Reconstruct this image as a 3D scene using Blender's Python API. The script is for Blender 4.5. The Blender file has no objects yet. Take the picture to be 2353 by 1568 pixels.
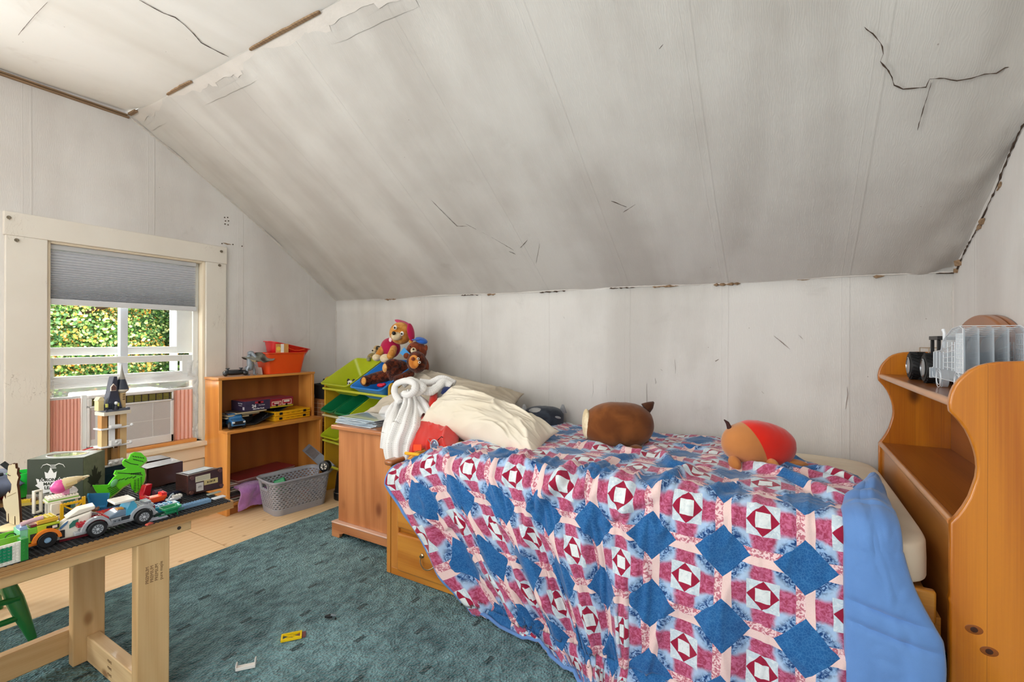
import bpy, bmesh, math, random
from math import sin, cos, pi, sqrt, atan2, radians, exp
from mathutils import Vector, Matrix, Euler, noise
random.seed(7)
SC = bpy.context.scene
COL = SC.collection

# ---------------------------------------------------------------- camera
CAM_H, FOC, CYH, YAW, ROLL = 1.15, 1070.0, 780.0, radians(30.5), radians(0.2)
cd = bpy.data.cameras.new('camera'); cam = bpy.data.objects.new('camera', cd); COL.objects.link(cam)
cd.sensor_width = 36.0; cd.lens = 36.0 * FOC / 2353.0
cd.shift_y = -(784.0 - CYH) / 2353.0
cd.clip_start = 0.02
cam.location = (0, 0, CAM_H)
cam.matrix_world = Matrix.Translation((0, 0, CAM_H)) @ Matrix.Rotation(YAW, 4, 'Z') @ Matrix.Rotation(pi / 2, 4, 'X') @ Matrix.Rotation(ROLL, 4, 'Z')
SC.camera = cam
SC.view_settings.view_transform = 'Standard'; SC.view_settings.look = 'None'
SC.view_settings.gamma = 1.0; SC.view_settings.use_curve_mapping = False
SC.view_settings.exposure = 0.0

# ---------------------------------------------------------------- light
W = bpy.data.worlds.new('world'); SC.world = W; W.use_nodes = True
wb = W.node_tree.nodes['Background']; wb.inputs[0].default_value = (0.85, 0.93, 1.0, 1); wb.inputs[1].default_value = 1.0

def area(name, loc, rot, sx, sy, power, col=(1, 1, 1), spread=180):
    l = bpy.data.lights.new(name, 'AREA'); l.shape = 'RECTANGLE'; l.size = sx; l.size_y = sy
    l.energy = power; l.color = col; l.spread = radians(spread)
    o = bpy.data.objects.new(name, l); COL.objects.link(o); o.location = loc; o.rotation_euler = rot
    return o
# daylight just outside the visible window, daylight of a second window behind the camera, added ceiling fill lamp behind the camera
area('window_daylight', (-4.9, 1.27, 2.75), (0, radians(-52), 0), 2.2, 1.8, 900, (1.0, 0.98, 0.95))
sl = bpy.data.lights.new('sun', 'SUN'); sl.energy = 3.2; sl.angle = radians(3); sl.color = (1, .96, .88)
so = bpy.data.objects.new('sun', sl); COL.objects.link(so); so.rotation_euler = Vector((.75, .15, .8)).to_track_quat('Z', 'Y').to_euler()
area('rear_window_daylight', (-0.9, -1.62, 1.45), (radians(84), 0, 0), 2.4, 1.6, 30, (0.98, 0.99, 1.0))
# added fill light from the left, set in an invented opening outside the frame
area('added_side_fill', (-3.44, -0.62, 1.35), (0, radians(-90), 0), 1.15, 0.95, 62, (0.97, 0.985, 1.0))
bl = bpy.data.lights.new('added_ceiling_fill', 'POINT'); bl.energy = 20; bl.shadow_soft_size = 0.14; bl.color = (1.0, 0.95, 0.88)  # added unseen point light to even out the room, no known fixture
bo = bpy.data.objects.new('added_ceiling_fill', bl); COL.objects.link(bo); bo.location = (-1.3, -0.5, 2.2)

# ---------------------------------------------------------------- helpers
FV = Vector((-sin(YAW), cos(YAW), 0)); RV = Vector((cos(YAW), sin(YAW), 0)); OV = Vector((0, 0, CAM_H))
def ray(u, v):
    a, b = u - 1176.5, v - CYH; c, s = cos(ROLL), sin(ROLL)
    return FV + RV * ((c * a + s * b) / FOC) + Vector((0, 0, -(-s * a + c * b) / FOC))
def at(u, v, x=None, y=None, z=None):
    """point of a known real plane (x, y or z = const) seen at a photo pixel: used to measure real positions"""
    r = ray(u, v)
    i, val = (0, x) if x is not None else (1, y) if y is not None else (2, z)
    return OV + r * ((val - OV[i]) / r[i])
def L(h):
    h = h.lstrip('#'); o = []
    for i in (0, 2, 4):
        c = int(h[i:i + 2], 16) / 255; o.append(c / 12.92 if c <= .04045 else ((c + .055) / 1.055) ** 2.4)
    return (*o, 1)
def fbm(p, s=1.0, o=3): return noise.fractal(Vector(p) * s, 1.0, 2.0, o)

class MB:
    def __init__(s): s.v = []; s.f = []; s.uv = None
    def add(s, vs, fs, M=None):
        k = len(s.v)
        s.v += [tuple(M @ Vector(q)) if M is not None else tuple(q) for q in vs]
        s.f += [tuple(i + k for i in f) for f in fs]; return s
    def box(s, x0, x1, y0, y1, z0, z1, M=None):
        return s.add([(x0, y0, z0), (x1, y0, z0), (x1, y1, z0), (x0, y1, z0), (x0, y0, z1), (x1, y0, z1), (x1, y1, z1), (x0, y1, z1)],
                     [(3, 2, 1, 0), (4, 5, 6, 7), (0, 1, 5, 4), (1, 2, 6, 5), (2, 3, 7, 6), (3, 0, 4, 7)], M)
    def cb(s, c, d, M=None): return s.box(c[0] - d[0] / 2, c[0] + d[0] / 2, c[1] - d[1] / 2, c[1] + d[1] / 2, c[2] - d[2] / 2, c[2] + d[2] / 2, M)
    def beam(s, a, b, w, h, up=(0, 0, 1)):
        a, b = Vector(a), Vector(b); d = (b - a); l = d.length; d.normalize()
        sd = d.cross(Vector(up)); sd = sd.normalized() if sd.length > 1e-6 else Vector((1, 0, 0)); u = sd.cross(d)
        vs = [a + sd * (i * w / 2) + u * (j * h / 2) + d * k for k in (0, l) for j in (-1, 1) for i in (-1, 1)]
        return s.add(vs, [(0, 2, 3, 1), (4, 5, 7, 6), (0, 1, 5, 4), (1, 3, 7, 5), (3, 2, 6, 7), (2, 0, 4, 6)])
    def tube(s, pts, r, n=8, caps=True, closed=False):
        P = [Vector(p) for p in pts]; m = len(P); rr = r if isinstance(r, (list, tuple)) else [r] * m
        vs = []; fs = []; pu = None
        for i, p in enumerate(P):
            if closed: t = P[(i + 1) % m] - P[i - 1]
            else: t = P[min(i + 1, m - 1)] - P[max(i - 1, 0)]
            t = t.normalized() if t.length > 0 else Vector((0, 0, 1))
            if pu is None: pu = t.orthogonal().normalized()
            pu = (pu - t * pu.dot(t)); pu = pu.normalized() if pu.length > 1e-6 else t.orthogonal().normalized()
            w = t.cross(pu)
            for k in range(n):
                a = 2 * pi * k / n; vs.append(p + (pu * cos(a) + w * sin(a)) * rr[i])
        for i in range(m if closed else m - 1):
            j = (i + 1) % m
            for k in range(n): fs.append((i * n + k, i * n + (k + 1) % n, j * n + (k + 1) % n, j * n + k))
        if caps and not closed: fs.append(tuple(range(n - 1, -1, -1))); fs.append(tuple((m - 1) * n + k for k in range(n)))
        return s.add(vs, fs)
    def cyl(s, a, b, r0, r1=None, n=16): return s.tube([a, b], [r0, r0 if r1 is None else r1], n)
    def lathe(s, prof, n=24, M=None, sx=1, sy=1, caps=True):
        vs = []; fs = []
        for (r, z) in prof:
            for k in range(n): a = 2 * pi * k / n; vs.append((r * cos(a) * sx, r * sin(a) * sy, z))
        for i in range(len(prof) - 1):
            for k in range(n): fs.append((i * n + k, i * n + (k + 1) % n, (i + 1) * n + (k + 1) % n, (i + 1) * n + k))
        if caps: fs.append(tuple(range(n - 1, -1, -1))); fs.append(tuple((len(prof) - 1) * n + k for k in range(n)))
        return s.add(vs, fs, M)
    def ell(s, c, r, M=None, nu=20, nv=12, e=1.0, bump=0.0, bs=8):
        if not hasattr(r, '__len__'): r = (r, r, r)
        vs = []; fs = []; c = Vector(c)
        T = Matrix.Translation(c) @ (M.to_4x4() if M is not None else Matrix.Identity(4))
        def sp(x): return math.copysign(abs(x) ** e, x)
        vs.append((0, 0, -r[2]))
        for j in range(1, nv):
            ph = -pi / 2 + pi * j / nv
            for i in range(nu):
                th = 2 * pi * i / nu
                p = Vector((sp(cos(ph)) * sp(cos(th)) * r[0], sp(cos(ph)) * sp(sin(th)) * r[1], sp(sin(ph)) * r[2]))
                if bump: p *= 1 + bump * fbm(p + c, bs)
                vs.append(p)
        vs.append((0, 0, r[2])); t = len(vs) - 1
        for i in range(nu): fs.append((0, 1 + (i + 1) % nu, 1 + i)); fs.append((t, t - nu + i, t - nu + (i + 1) % nu))
        for j in range(nv - 2):
            for i in range(nu):
                a = 1 + j * nu + i; b = 1 + j * nu + (i + 1) % nu; fs.append((a, b, b + nu, a + nu))
        return s.add(vs, fs, T)
    def prism(s, poly, ax, a, b, M=None):
        """poly: list of 2D points in the plane without axis ax; extruded from a to b along ax"""
        n = len(poly)
        def mk(p, t): return {'x': (t, p[0], p[1]), 'y': (p[0], t, p[1]), 'z': (p[0], p[1], t)}[ax]
        vs = [mk(p, a) for p in poly] + [mk(p, b) for p in poly]
        fs = [tuple(range(n))[::-1], tuple(range(n, 2 * n))] + [(i, (i + 1) % n, n + (i + 1) % n, n + i) for i in range(n)]
        return s.add(vs, fs, M)
    def plate(s, P, th):
        """flat polygon of 3D points given thickness th against its normal"""
        P = [Vector(p) for p in P]; n = Vector((0, 0, 0))
        for i in range(len(P)): n += (P[i] - P[0]).cross(P[(i + 1) % len(P)] - P[0])
        n.normalize(); m = len(P)
        return s.add(P + [p - n * th for p in P], [tuple(range(m)), tuple(range(2 * m - 1, m - 1, -1))] + [(i, m + i, m + (i + 1) % m, (i + 1) % m) for i in range(m)])
    def grid(s, nx, ny, fn, uvf=None, close=False):
        k = len(s.v)
        for j in range(ny + 1):
            for i in range(nx + 1): s.v.append(tuple(fn(i / nx, j / ny)))
        for j in range(ny):
            for i in range(nx):
                a = k + j * (nx + 1) + i; s.f.append((a, a + 1, a + nx + 2, a + nx + 1))
        if uvf:
            if s.uv is None: s.uv = {}
            for j in range(ny + 1):
                for i in range(nx + 1): s.uv[k + j * (nx + 1) + i] = uvf(i / nx, j / ny)
        return s
    def build(s, name, mat, parent=None, smooth=35, bevel=0, seg=2, sub=0, solid=0, world=False, label=None, kind=None, origin=False, soff=-1, tri=False):
        vs = s.v; loc = None
        if world and parent is not None:
            Mi = parent.matrix_basis.inverted()
            if parent.parent is not None: Mi = Mi @ parent.parent.matrix_basis.inverted()
            vs = [tuple(Mi @ Vector(q)) for q in vs]
        if origin:
            xs, ys, zs = zip(*vs); loc = Vector(((min(xs) + max(xs)) / 2, (min(ys) + max(ys)) / 2, min(zs)))
            vs = [tuple(Vector(q) - loc) for q in vs]
        me = bpy.data.meshes.new(name); me.from_pydata(vs, [], s.f); me.update()
        bm = bmesh.new(); bm.from_mesh(me)
        if solid == 0: bmesh.ops.recalc_face_normals(bm, faces=bm.faces)
        if s.uv is not None:
            lay = bm.loops.layers.uv.new('UVMap'); bm.verts.ensure_lookup_table()
            for f in bm.faces:
                for l in f.loops: l[lay].uv = s.uv.get(l.vert.index, (0, 0))
        bm.to_mesh(me); bm.free()
        if smooth:
            for p in me.polygons: p.use_smooth = True
            me.set_sharp_from_angle(angle=radians(smooth))
        for m in (mat if isinstance(mat, (list, tuple)) else [mat]): me.materials.append(m)
        o = bpy.data.objects.new(name, me); COL.objects.link(o)
        if loc is not None: o.location = loc
        if parent is not None: o.parent = parent
        if solid: md = o.modifiers.new('s', 'SOLIDIFY'); md.thickness = solid; md.offset = soff
        if bevel: md = o.modifiers.new('b', 'BEVEL'); md.width = bevel; md.segments = seg; md.limit_method = 'ANGLE'; md.angle_limit = radians(40)
        if sub: md = o.modifiers.new('u', 'SUBSURF'); md.levels = sub; md.render_levels = sub
        if label: o['label'] = label
        if kind: o['kind'] = kind
        return o

def thing(name, label, cat, loc=(0, 0, 0), rz=0, group=None, rot=None):
    o = bpy.data.objects.new(name, None); COL.objects.link(o); o.empty_display_size = .03
    o.location = loc; o.rotation_euler = rot if rot else (0, 0, rz)
    o['label'] = label; o['category'] = cat
    if group: o['group'] = group
    o.matrix_basis = Matrix.LocRotScale(Vector(loc), Euler(o.rotation_euler), None)
    return o
def tag(o, label, cat, group=None):
    o['label'] = label; o['category'] = cat
    if group: o['group'] = group
    return o
def copy_tree(o, parent=None, loc=None, rz=None, label=None):
    c = o.copy(); COL.objects.link(c)
    if parent: c.parent = parent
    if loc is not None: c.location = loc
    if rz is not None: c.rotation_euler = (0, 0, rz)
    if label: c['label'] = label
    for ch in list(o.children): copy_tree(ch, c)
    return c
def text(body, size, M, mat, parent, name='lettering', ext=.0004, bold=0.0, align='CENTER', spacing=1.0):
    cu = bpy.data.curves.new('t', 'FONT'); cu.body = body; cu.size = size; cu.extrude = ext; cu.offset = bold
    cu.align_x = align; cu.align_y = 'CENTER'; cu.space_character = spacing; cu.resolution_u = 3
    o = bpy.data.objects.new('t', cu); COL.objects.link(o)
    me = bpy.data.meshes.new_from_object(o); bpy.data.objects.remove(o); bpy.data.curves.remove(cu)
    me.name = name; Mi = M
    if parent is not None:
        Pi = parent.matrix_basis.inverted()
        if parent.parent is not None: Pi = Pi @ parent.parent.matrix_basis.inverted()
        Mi = Pi @ M
    me.transform(Mi); me.materials.clear(); me.materials.append(mat)
    o = bpy.data.objects.new(name, me); COL.objects.link(o)
    if parent is not None: o.parent = parent
    return o
def frame(o, x, n):
    """matrix with X along x, Z along n (text facing n), at o"""
    x = Vector(x).normalized(); n = Vector(n).normalized(); y = n.cross(x).normalized(); x = y.cross(n)
    return Matrix(((x.x, y.x, n.x, o[0]), (x.y, y.y, n.y, o[1]), (x.z, y.z, n.z, o[2]), (0, 0, 0, 1)))

# ---------------------------------------------------------------- shader expressions
class E:
    def __init__(s, nt, sock): s.nt = nt; s.s = sock
    def _m(s, op, *a, clamp=False):
        n = s.nt.nodes.new('ShaderNodeMath'); n.operation = op; n.use_clamp = clamp
        for i, q in enumerate((s,) + a):
            if isinstance(q, E): s.nt.links.new(q.s, n.inputs[i])
            else: n.inputs[i].default_value = q
        return E(s.nt, n.outputs[0])
    def __add__(s, o): return s._m('ADD', o)
    __radd__ = __add__
    def __sub__(s, o): return s._m('SUBTRACT', o)
    def __rsub__(s, o): return (s * -1) + o
    def __mul__(s, o): return s._m('MULTIPLY', o)
    __rmul__ = __mul__
    def __truediv__(s, o): return s._m('DIVIDE', o)
    def abs(s): return s._m('ABSOLUTE')
    def fract(s): return s._m('FRACT')
    def floor(s): return s._m('FLOOR')
    def sin(s): return s._m('SINE')
    def lt(s, o): return s._m('LESS_THAN', o)
    def gt(s, o): return s._m('GREATER_THAN', o)
    def mn(s, o): return s._m('MINIMUM', o)
    def mx(s, o): return s._m('MAXIMUM', o)
    def pw(s, o): return s._m('POWER', o)
    def ss(s, a, b):
        n = s.nt.nodes.new('ShaderNodeMapRange'); n.interpolation_type = 'SMOOTHSTEP'; n.inputs[1].default_value = a; n.inputs[2].default_value = b
        s.nt.links.new(s.s, n.inputs[0]); return E(s.nt, n.outputs[0])
class Sh:
    """small material builder"""
    def __init__(s, name, rough=.6, metallic=0, spec=.5, coat=0, trans=0, ior=1.45, sheen=0):
        s.m = bpy.data.materials.new(name); s.m.use_nodes = True; s.nt = s.m.node_tree; s.b = s.nt.nodes['Principled BSDF']
        s.b.inputs['Roughness'].default_value = rough; s.b.inputs['Metallic'].default_value = metallic
        s.b.inputs['Specular IOR Level'].default_value = spec; s.b.inputs['Coat Weight'].default_value = coat
        s.b.inputs['Transmission Weight'].default_value = trans; s.b.inputs['IOR'].default_value = ior
        if sheen: s.b.inputs['Sheen Weight'].default_value = sheen
        s.tc = s.nt.nodes.new('ShaderNodeTexCoord')
    def co(s, kind='Object', scale=(1, 1, 1), rot=(0, 0, 0)):
        n = s.nt.nodes.new('ShaderNodeMapping'); n.inputs['Scale'].default_value = scale; n.inputs['Rotation'].default_value = rot
        s.nt.links.new(s.tc.outputs[kind], n.inputs[0]); return n.outputs[0]
    def xyz(s, v):
        n = s.nt.nodes.new('ShaderNodeSeparateXYZ'); s.nt.links.new(v, n.inputs[0]); return [E(s.nt, o) for o in n.outputs]
    def comb(s, x, y, z=0.0):
        n = s.nt.nodes.new('ShaderNodeCombineXYZ')
        for i, q in enumerate((x, y, z)):
            if isinstance(q, E): s.nt.links.new(q.s, n.inputs[i])
            else: n.inputs[i].default_value = q
        return n.outputs[0]
    def noise(s, v, scale=5, detail=3, dist=0, rough=.5):
        n = s.nt.nodes.new('ShaderNodeTexNoise'); n.inputs['Scale'].default_value = scale; n.inputs['Detail'].default_value = detail
        n.inputs['Distortion'].default_value = dist; n.inputs['Roughness'].default_value = rough
        s.nt.links.new(v, n.inputs['Vector']); return E(s.nt, n.outputs[0])
    def wave(s, v, scale=5, dist=0, detail=2, dscale=1, rings=False, d='X'):
        n = s.nt.nodes.new('ShaderNodeTexWave'); n.inputs['Scale'].default_value = scale; n.inputs['Distortion'].default_value = dist
        n.inputs['Detail'].default_value = detail; n.inputs['Detail Scale'].default_value = dscale
        if rings: n.wave_type = 'RINGS'
        else: n.bands_direction = d
        s.nt.links.new(v, n.inputs['Vector']); return E(s.nt, n.outputs['Fac'])
    def vor(s, v, scale=5, feature='F1', out='Distance', rnd=1):
        n = s.nt.nodes.new('ShaderNodeTexVoronoi'); n.feature = feature; n.inputs['Scale'].default_value = scale; n.inputs['Randomness'].default_value = rnd
        s.nt.links.new(v, n.inputs['Vector']); return E(s.nt, n.outputs[out])
    def mix(s, f, a, b):
        n = s.nt.nodes.new('ShaderNodeMix'); n.data_type = 'RGBA'
        if isinstance(f, E): s.nt.links.new(f.s, n.inputs[0])
        else: n.inputs[0].default_value = f
        for i, q in ((6, a), (7, b)):
            if isinstance(q, (tuple, list)): n.inputs[i].default_value = q
            else: s.nt.links.new(q, n.inputs[i])
        return n.outputs[2]
    def color(s, c):
        if isinstance(c, (tuple, list)): s.b.inputs['Base Color'].default_value = c
        else: s.nt.links.new(c, s.b.inputs['Base Color'])
        return s
    def rough(s, e): s.nt.links.new(e.s, s.b.inputs['Roughness']); return s
    def bump(s, h, strength=.3, dist=.01):
        n = s.nt.nodes.new('ShaderNodeBump'); n.inputs['Strength'].default_value = strength; n.inputs['Distance'].default_value = dist
        s.nt.links.new(h.s, n.inputs['Height']); s.nt.links.new(n.outputs[0], s.b.inputs['Normal']); return s

_cache = {}
def plain(hexc, rough=.5, metallic=0, var=.06, bump=0, bs=60, coat=0, trans=0, sheen=0, alpha=1, spec=.5, nsc=9):
    k = (hexc, rough, metallic, var, bump, bs, coat, trans, sheen, alpha, spec, nsc)
    if k in _cache: return _cache[k]
    s = Sh('m_' + hexc.strip('#'), rough, metallic, spec, coat, trans, sheen=sheen)
    c = L(hexc); v = s.co()
    d = tuple(max(0, q * (1 - var * 2.2)) for q in c[:3]) + (1,)
    l = tuple(min(1, q * (1 + var)) for q in c[:3]) + (1,)
    s.color(s.mix(s.noise(v, nsc, 3), d, l))
    if bump: s.bump(s.noise(v, bs, 4), bump, .004)
    if alpha < 1: s.b.inputs['Alpha'].default_value = alpha
    _cache[k] = s.m; return s.m
def fabric(hexc, hex2=None, scale=14, weave=420, bump=.25, sheen=.3, rough=.9):
    s = Sh('fabric_' + hexc.strip('#'), rough, spec=.2, sheen=sheen); v = s.co()
    c = L(hexc); d = L(hex2) if hex2 else tuple(q * .75 for q in c[:3]) + (1,)
    s.color(s.mix(s.noise(v, scale, 4), d, c)); s.bump(s.noise(v, weave, 2), bump, .003); return s.m
def wood(name, lo, hi, axis='x', rings=9, rough=.35, coat=.25, knots=0, kcol='#3a1c08', fine=1.0, streak=.26, dist=6.0, plank=0):
    s = Sh(name, rough, coat=coat); k = {'x': (.12, 1, 1), 'y': (1, .12, 1), 'z': (1, 1, .12)}[axis]
    v = s.co('Object', k)
    n1 = s.noise(v, 4.2, 5, 1.2); w = s.wave(v, rings, dist, 3, .9, d='DIAGONAL')
    f = s.noise(s.co('Object', tuple(q * (1 if q < 1 else 9) for q in k)), 28 * fine, 4)
    t = (w * streak + n1 * (1 - streak) * 1.5 + f * .45 - .28)
    c = s.mix(t.ss(.05, .95), L(lo), L(hi))
    if plank:
        X, Y, Z = s.xyz(s.co()); q = {'x': Z, 'y': X, 'z': X + Y}[axis]; pf = (q / plank).floor(); rnd = ((pf * 12.9898).sin() * 43758.5).fract()
        c = s.mix(rnd * .42, c, L(lo)); jt = ((q / plank).fract() - .5).abs().gt(.494); c = s.mix(jt * .5, c, L(kcol))
    if knots:
        kk = {'x': (.55, 1, 1), 'y': (1, .55, 1), 'z': (1, 1, .55)}[axis]
        vd = s.vor(s.co('Object', kk), knots)
        c = s.mix((1 - vd.ss(.03, .10)) * .8, c, L(kcol))
    s.color(c); s.bump(f + w * .3, .06, .003); return s.m
def cushion(C, th, wr=.012, n=40, seed=0, pinch=.55, wsc=5.0, dirw=(1, .25)):
    """pillow mesh between four corners C[0..3] (anticlockwise), thickness th, with pulled corners and wrinkles"""
    C = [Vector(c) for c in C]; nn = ((C[1] - C[0]).cross(C[3] - C[0])).normalized(); mb = MB()
    Lu = (C[1] - C[0]).length; Lv = (C[3] - C[0]).length
    def base(u, v):
        uu, vv = u * 2 - 1, v * 2 - 1
        su = 1 - .09 * (1 - vv * vv) ** 1; sv = 1 - .09 * (1 - uu * uu)
        a, b = (uu * (1 - .10 * (1 - vv ** 2) * abs(uu)) + 1) / 2, (vv * (1 - .10 * (1 - uu ** 2) * abs(vv)) + 1) / 2
        return (C[0] * (1 - a) + C[1] * a) * (1 - b) + (C[3] * (1 - a) + C[2] * a) * b
    def f(sign):
        def g(u, v):
            uu, vv = u * 2 - 1, v * 2 - 1
            h = (max(0, 1 - abs(uu) ** 2.6) * max(0, 1 - abs(vv) ** 2.6)) ** pinch
            w = 0
            if h > 0:
                q = Vector((u * Lu * dirw[0], v * Lv * dirw[1], seed * 3.1 + sign))
                q2 = Vector((u * Lu, v * Lv, seed * 5.7 + sign))
                wv_ = noise.noise(q2 * 3) * .25
                q = q + Vector((wv_ * .3, wv_ * .3, 0))
                r = (1 - abs(noise.noise(q * wsc)) * 2.2) ** 3 * .9 + noise.noise(q2 * wsc * .9 + Vector((3, 0, 0))) * .5 + max(0, 1 - h) ** 2 * noise.noise(q2 * 26) * .8 + (1 - abs(noise.noise(q * wsc * 2.7 + Vector((7, 2, 0)))) * 2.6) ** 3 * .28
                w = (r - .35) * wr * min(1, h * 3)
            return base(u, v) + nn * sign * (th / 2 * h + w)
        return g
    mb.grid(n, n, f(1)); k = len(mb.v); mb.grid(n, n, f(-1))
    fl = mb.f[len(mb.f) // 2:]; mb.f[len(mb.f) // 2:] = [q[::-1] for q in fl]
    # weld borders
    idx = {}
    for j in range(n + 1):
        for i in range(n + 1):
            if i in (0, n) or j in (0, n): idx[k + j * (n + 1) + i] = j * (n + 1) + i
    mb.f = [tuple(idx.get(q, q) for q in fc) for fc in mb.f]
    return mb
def hexm(h, **k): return plain(h, **k)
# ================================================================ SETTING
XL, XR, YB, YC, YF = -3.40, 0.63, 2.735, 1.232, -1.75
def lerp(a, b, t): return a + (b - a) * t
def kz(x): return lerp(1.480, 1.450, (x - XL) / (XR - XL)) + .003 * sin(x * 5)
def cz(x): return 2.488 if x < -1.4 else lerp(2.488, 2.41, (x + 1.4) / 2.03)
def slz(x, t):
    z = lerp(cz(x), kz(x), t); b = .045 * max(0, min(1, (-1.6 - x) / 1.8)) - .07 * max(0, min(1, (x + .9) / 1.5))
    return z + b * sin(pi * t)
def slp(x, t, off=0):
    y = lerp(YC, YB, t); n = Vector((0, -.56, -.83)); return Vector((x, y, slz(x, t))) + n * off
def at_slope(u, v, off=0.004):
    r = ray(u, v); lo = None
    for i in range(1, 900):
        p = OV + r * (.004 * i + .6)
        if p.y > YC - .02:
            t = (p.y - YC) / (YB - YC)
            if p.z > slz(p.x, t): return p - r.normalized() * off
    return p

def wallpaper(name, lo, hi, seam_axis='x', seamp=.53, grain=1.0, smudge='#8f857b'):
    s = Sh(name, .75, spec=.25); v = s.co(); x, y, z = s.xyz(v)
    stretched = {'x': (1.6, .35, .35), 'y': (.5, 1.6, .35)}[seam_axis]
    vv = s.co('Object', stretched)
    big = s.noise(vv, 1.6, 4, .4); streak = s.noise(s.co('Object', {'x': (9, .5, .5), 'y': (.5, 9, .5)}[seam_axis]), 1.2, 4)
    c = s.mix((big * .8 + streak * .12 + s.noise(v, 5, 5) * .25).ss(.42, .74), L(lo), L(hi))
    sm = s.noise(v, 3.1, 6, .8, .65).ss(.60, .78) * .22
    c = s.mix(sm, c, L(smudge))
    q = (x if seam_axis == 'x' else y) / seamp; fr = (q + s.noise(v, 1.5, 2) * .02).fract()
    seam = 1 - (fr - .5).abs().ss(.0, .012); seam2 = 1 - (fr - .44).abs().ss(.0, .006)
    c = s.mix(seam * .09, c, L(smudge))
    dots = (1 - s.vor(v, 7).ss(.012, .02)) * .55; c = s.mix(dots, c, L('#6b5645'))
    s.color(c)
    c = s.mix((s.wave(s.co('Object', {'x': (2.2, .7, .7), 'y': (.7, 2.2, .7)}[seam_axis]), 22, 12, 1.5, 1.1, d='X' if seam_axis == 'x' else 'Y').ss(.55, .95)) * .05 * grain, c, L(smudge)); s.color(c)
    gr = s.wave(s.co('Object', {'x': (2.2, .7, .7), 'y': (.7, 2.2, .7)}[seam_axis]), 22, 12, 1.5, 1.1, d='X' if seam_axis == 'x' else 'Y')
    h = gr * .10 * grain + seam * .5 + seam2 * .3 + streak * .2 + s.noise(v, 6, 3) * .7
    s.bump(h, .24, .010); return s.m
M_SLOPE = wallpaper('painted_wallpaper_slope', '#bdb8b1', '#d3d0ca')
M_KNEE = wallpaper('painted_wallpaper_knee', '#cac6c0', '#dfdcd7', 'x', .53, .9)
M_SIDE = wallpaper('painted_wallpaper_side', '#d2cdc8', '#e3e0dc', 'y', .55, .7)
M_CEIL = wallpaper('painted_ceiling', '#e9e6df', '#f5f3ee', 'x', 5.0, .2, '#b8aa98')
M_LATH = wood('bare_lath', '#6b5138', '#9c8062', 'y', 30, .8, 0)
M_CRACK = plain('#4a3a2e', .9)
M_TAPE = plain('#d6d0c8', .8, bump=.3)
M_CREAM = None
def cracked_paint(name, lo, hi, crack='#8d7c68', amt=.45):
    s = Sh(name, .5, spec=.4); v = s.co(); n = s.noise(v, 4, 4)
    c = s.mix(n, L(lo), L(hi))
    x, y, z = s.xyz(s.co('Object', (1, 1, .16))); n1 = s.noise(v, 22, 4); n2 = s.noise(s.co('Object', (1.3, .8, 1.1)), 25, 4)
    vd = s.vor(s.comb(x, y + (n1 - .5) * .05, z + (n2 - .5) * .03), 60, 'DISTANCE_TO_EDGE'); m = s.noise(v, 3.5, 2).ss(.54, .66)
    cr = (1 - vd.ss(.002, .02)) * m
    c = s.mix(cr * amt, c, L(crack)); s.color(c); s.bump(1 - cr * .8 + n * .3, .35, .004); return s.m
M_CREAM = cracked_paint('cracked_cream_paint', '#ddd5c8', '#ebe6dc')
M_CREAM2 = cracked_paint('cream_paint_boards', '#e6d6bb', '#f2e6d0', amt=.4)
M_WHITE = plain('#e9e9e6', .35, var=.04)
M_WHITEP = plain('#eceeec', .3, var=.03)

# ---- floor: plywood sheets over a subfloor
def plywood(name, seed=0):
    s = Sh(name, .55, spec=.35); v = s.co()
    vv = s.co('Object', (1.0, .35, 1)); n = s.noise(vv, 1.7, 3, .4)
    w = s.wave(s.co('Object', (1, .22, 1)), 7, 14, 2.5, .55, d='X')
    c = s.mix((w * .12 + n * .85).ss(.2, .8), L('#d9b080'), L('#ecd0a6'))
    fine = s.noise(s.co('Object', (40, 2.5, 1)), 3, 3); c = s.mix(fine.ss(.55, .8) * .25, c, L('#b9824f'))
    kn = s.vor(s.co('Object', (1, .8, 1)), 7.5); c = s.mix((1 - kn.ss(.04, .12)) * .6, c, L('#a8713f'))
    s.color(c); s.bump(fine * .4 + w * .2, .1, .004); return s.m
M_PLY = plywood('plywood_floor')
fl = MB().box(XL - .05, 2.2, YF - .1, YB + .1, -.06, -.019).build('floor', plain('#7a6048', .9), kind='structure', smooth=0)
YS = at(470, 1235, z=0).y
for (x0, x1, y0, y1) in ((XL, -2.19, YF, YS - .002), (XL, -2.19, YS + .002, YB), (-2.186, -.97, YF, .35), (-2.186, -.97, .354, YB), (-.966, .25, YF, YB), (.254, 2.1, YF, YB)):
    MB().box(x0, x1, y0, y1, -.019, 0).build('plywood_sheet', M_PLY, fl, bevel=.0015, seg=1)

# ---- walls
WY0, WY1, WZ0, WZ1 = .878, 1.662, .462, 1.672        # window opening
mb = MB().box(XL - .17, XL, YF, -1.12, 0, 2.6).box(XL - .17, XL, -.12, WY0, 0, 2.6).box(XL - .17, XL, -1.12, -.12, 0, .72).box(XL - .17, XL, -1.12, -.12, 1.96, 2.6).box(XL - .17, XL, WY1, YB + .1, 0, 2.6).box(XL - .17, XL, WY0, WY1, 0, WZ0).box(XL - .17, XL, WY0, WY1, WZ1, 2.6)  # the opening towards the camera side is invented for the side fill
mb.build('wall_left', M_SIDE, kind='structure', smooth=0)
mb = MB()
mb.grid(60, 12, lambda u, v: (lerp(XL - .1, XR + .1, u), YB + .004 * fbm((u * 9, v * 3, 1), 1.5), lerp(0, kz(lerp(XL, XR, u)) + .02, v)))
mb.build('wall_back', M_KNEE, kind='structure', solid=.1, soff=1 if False else -1)
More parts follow.
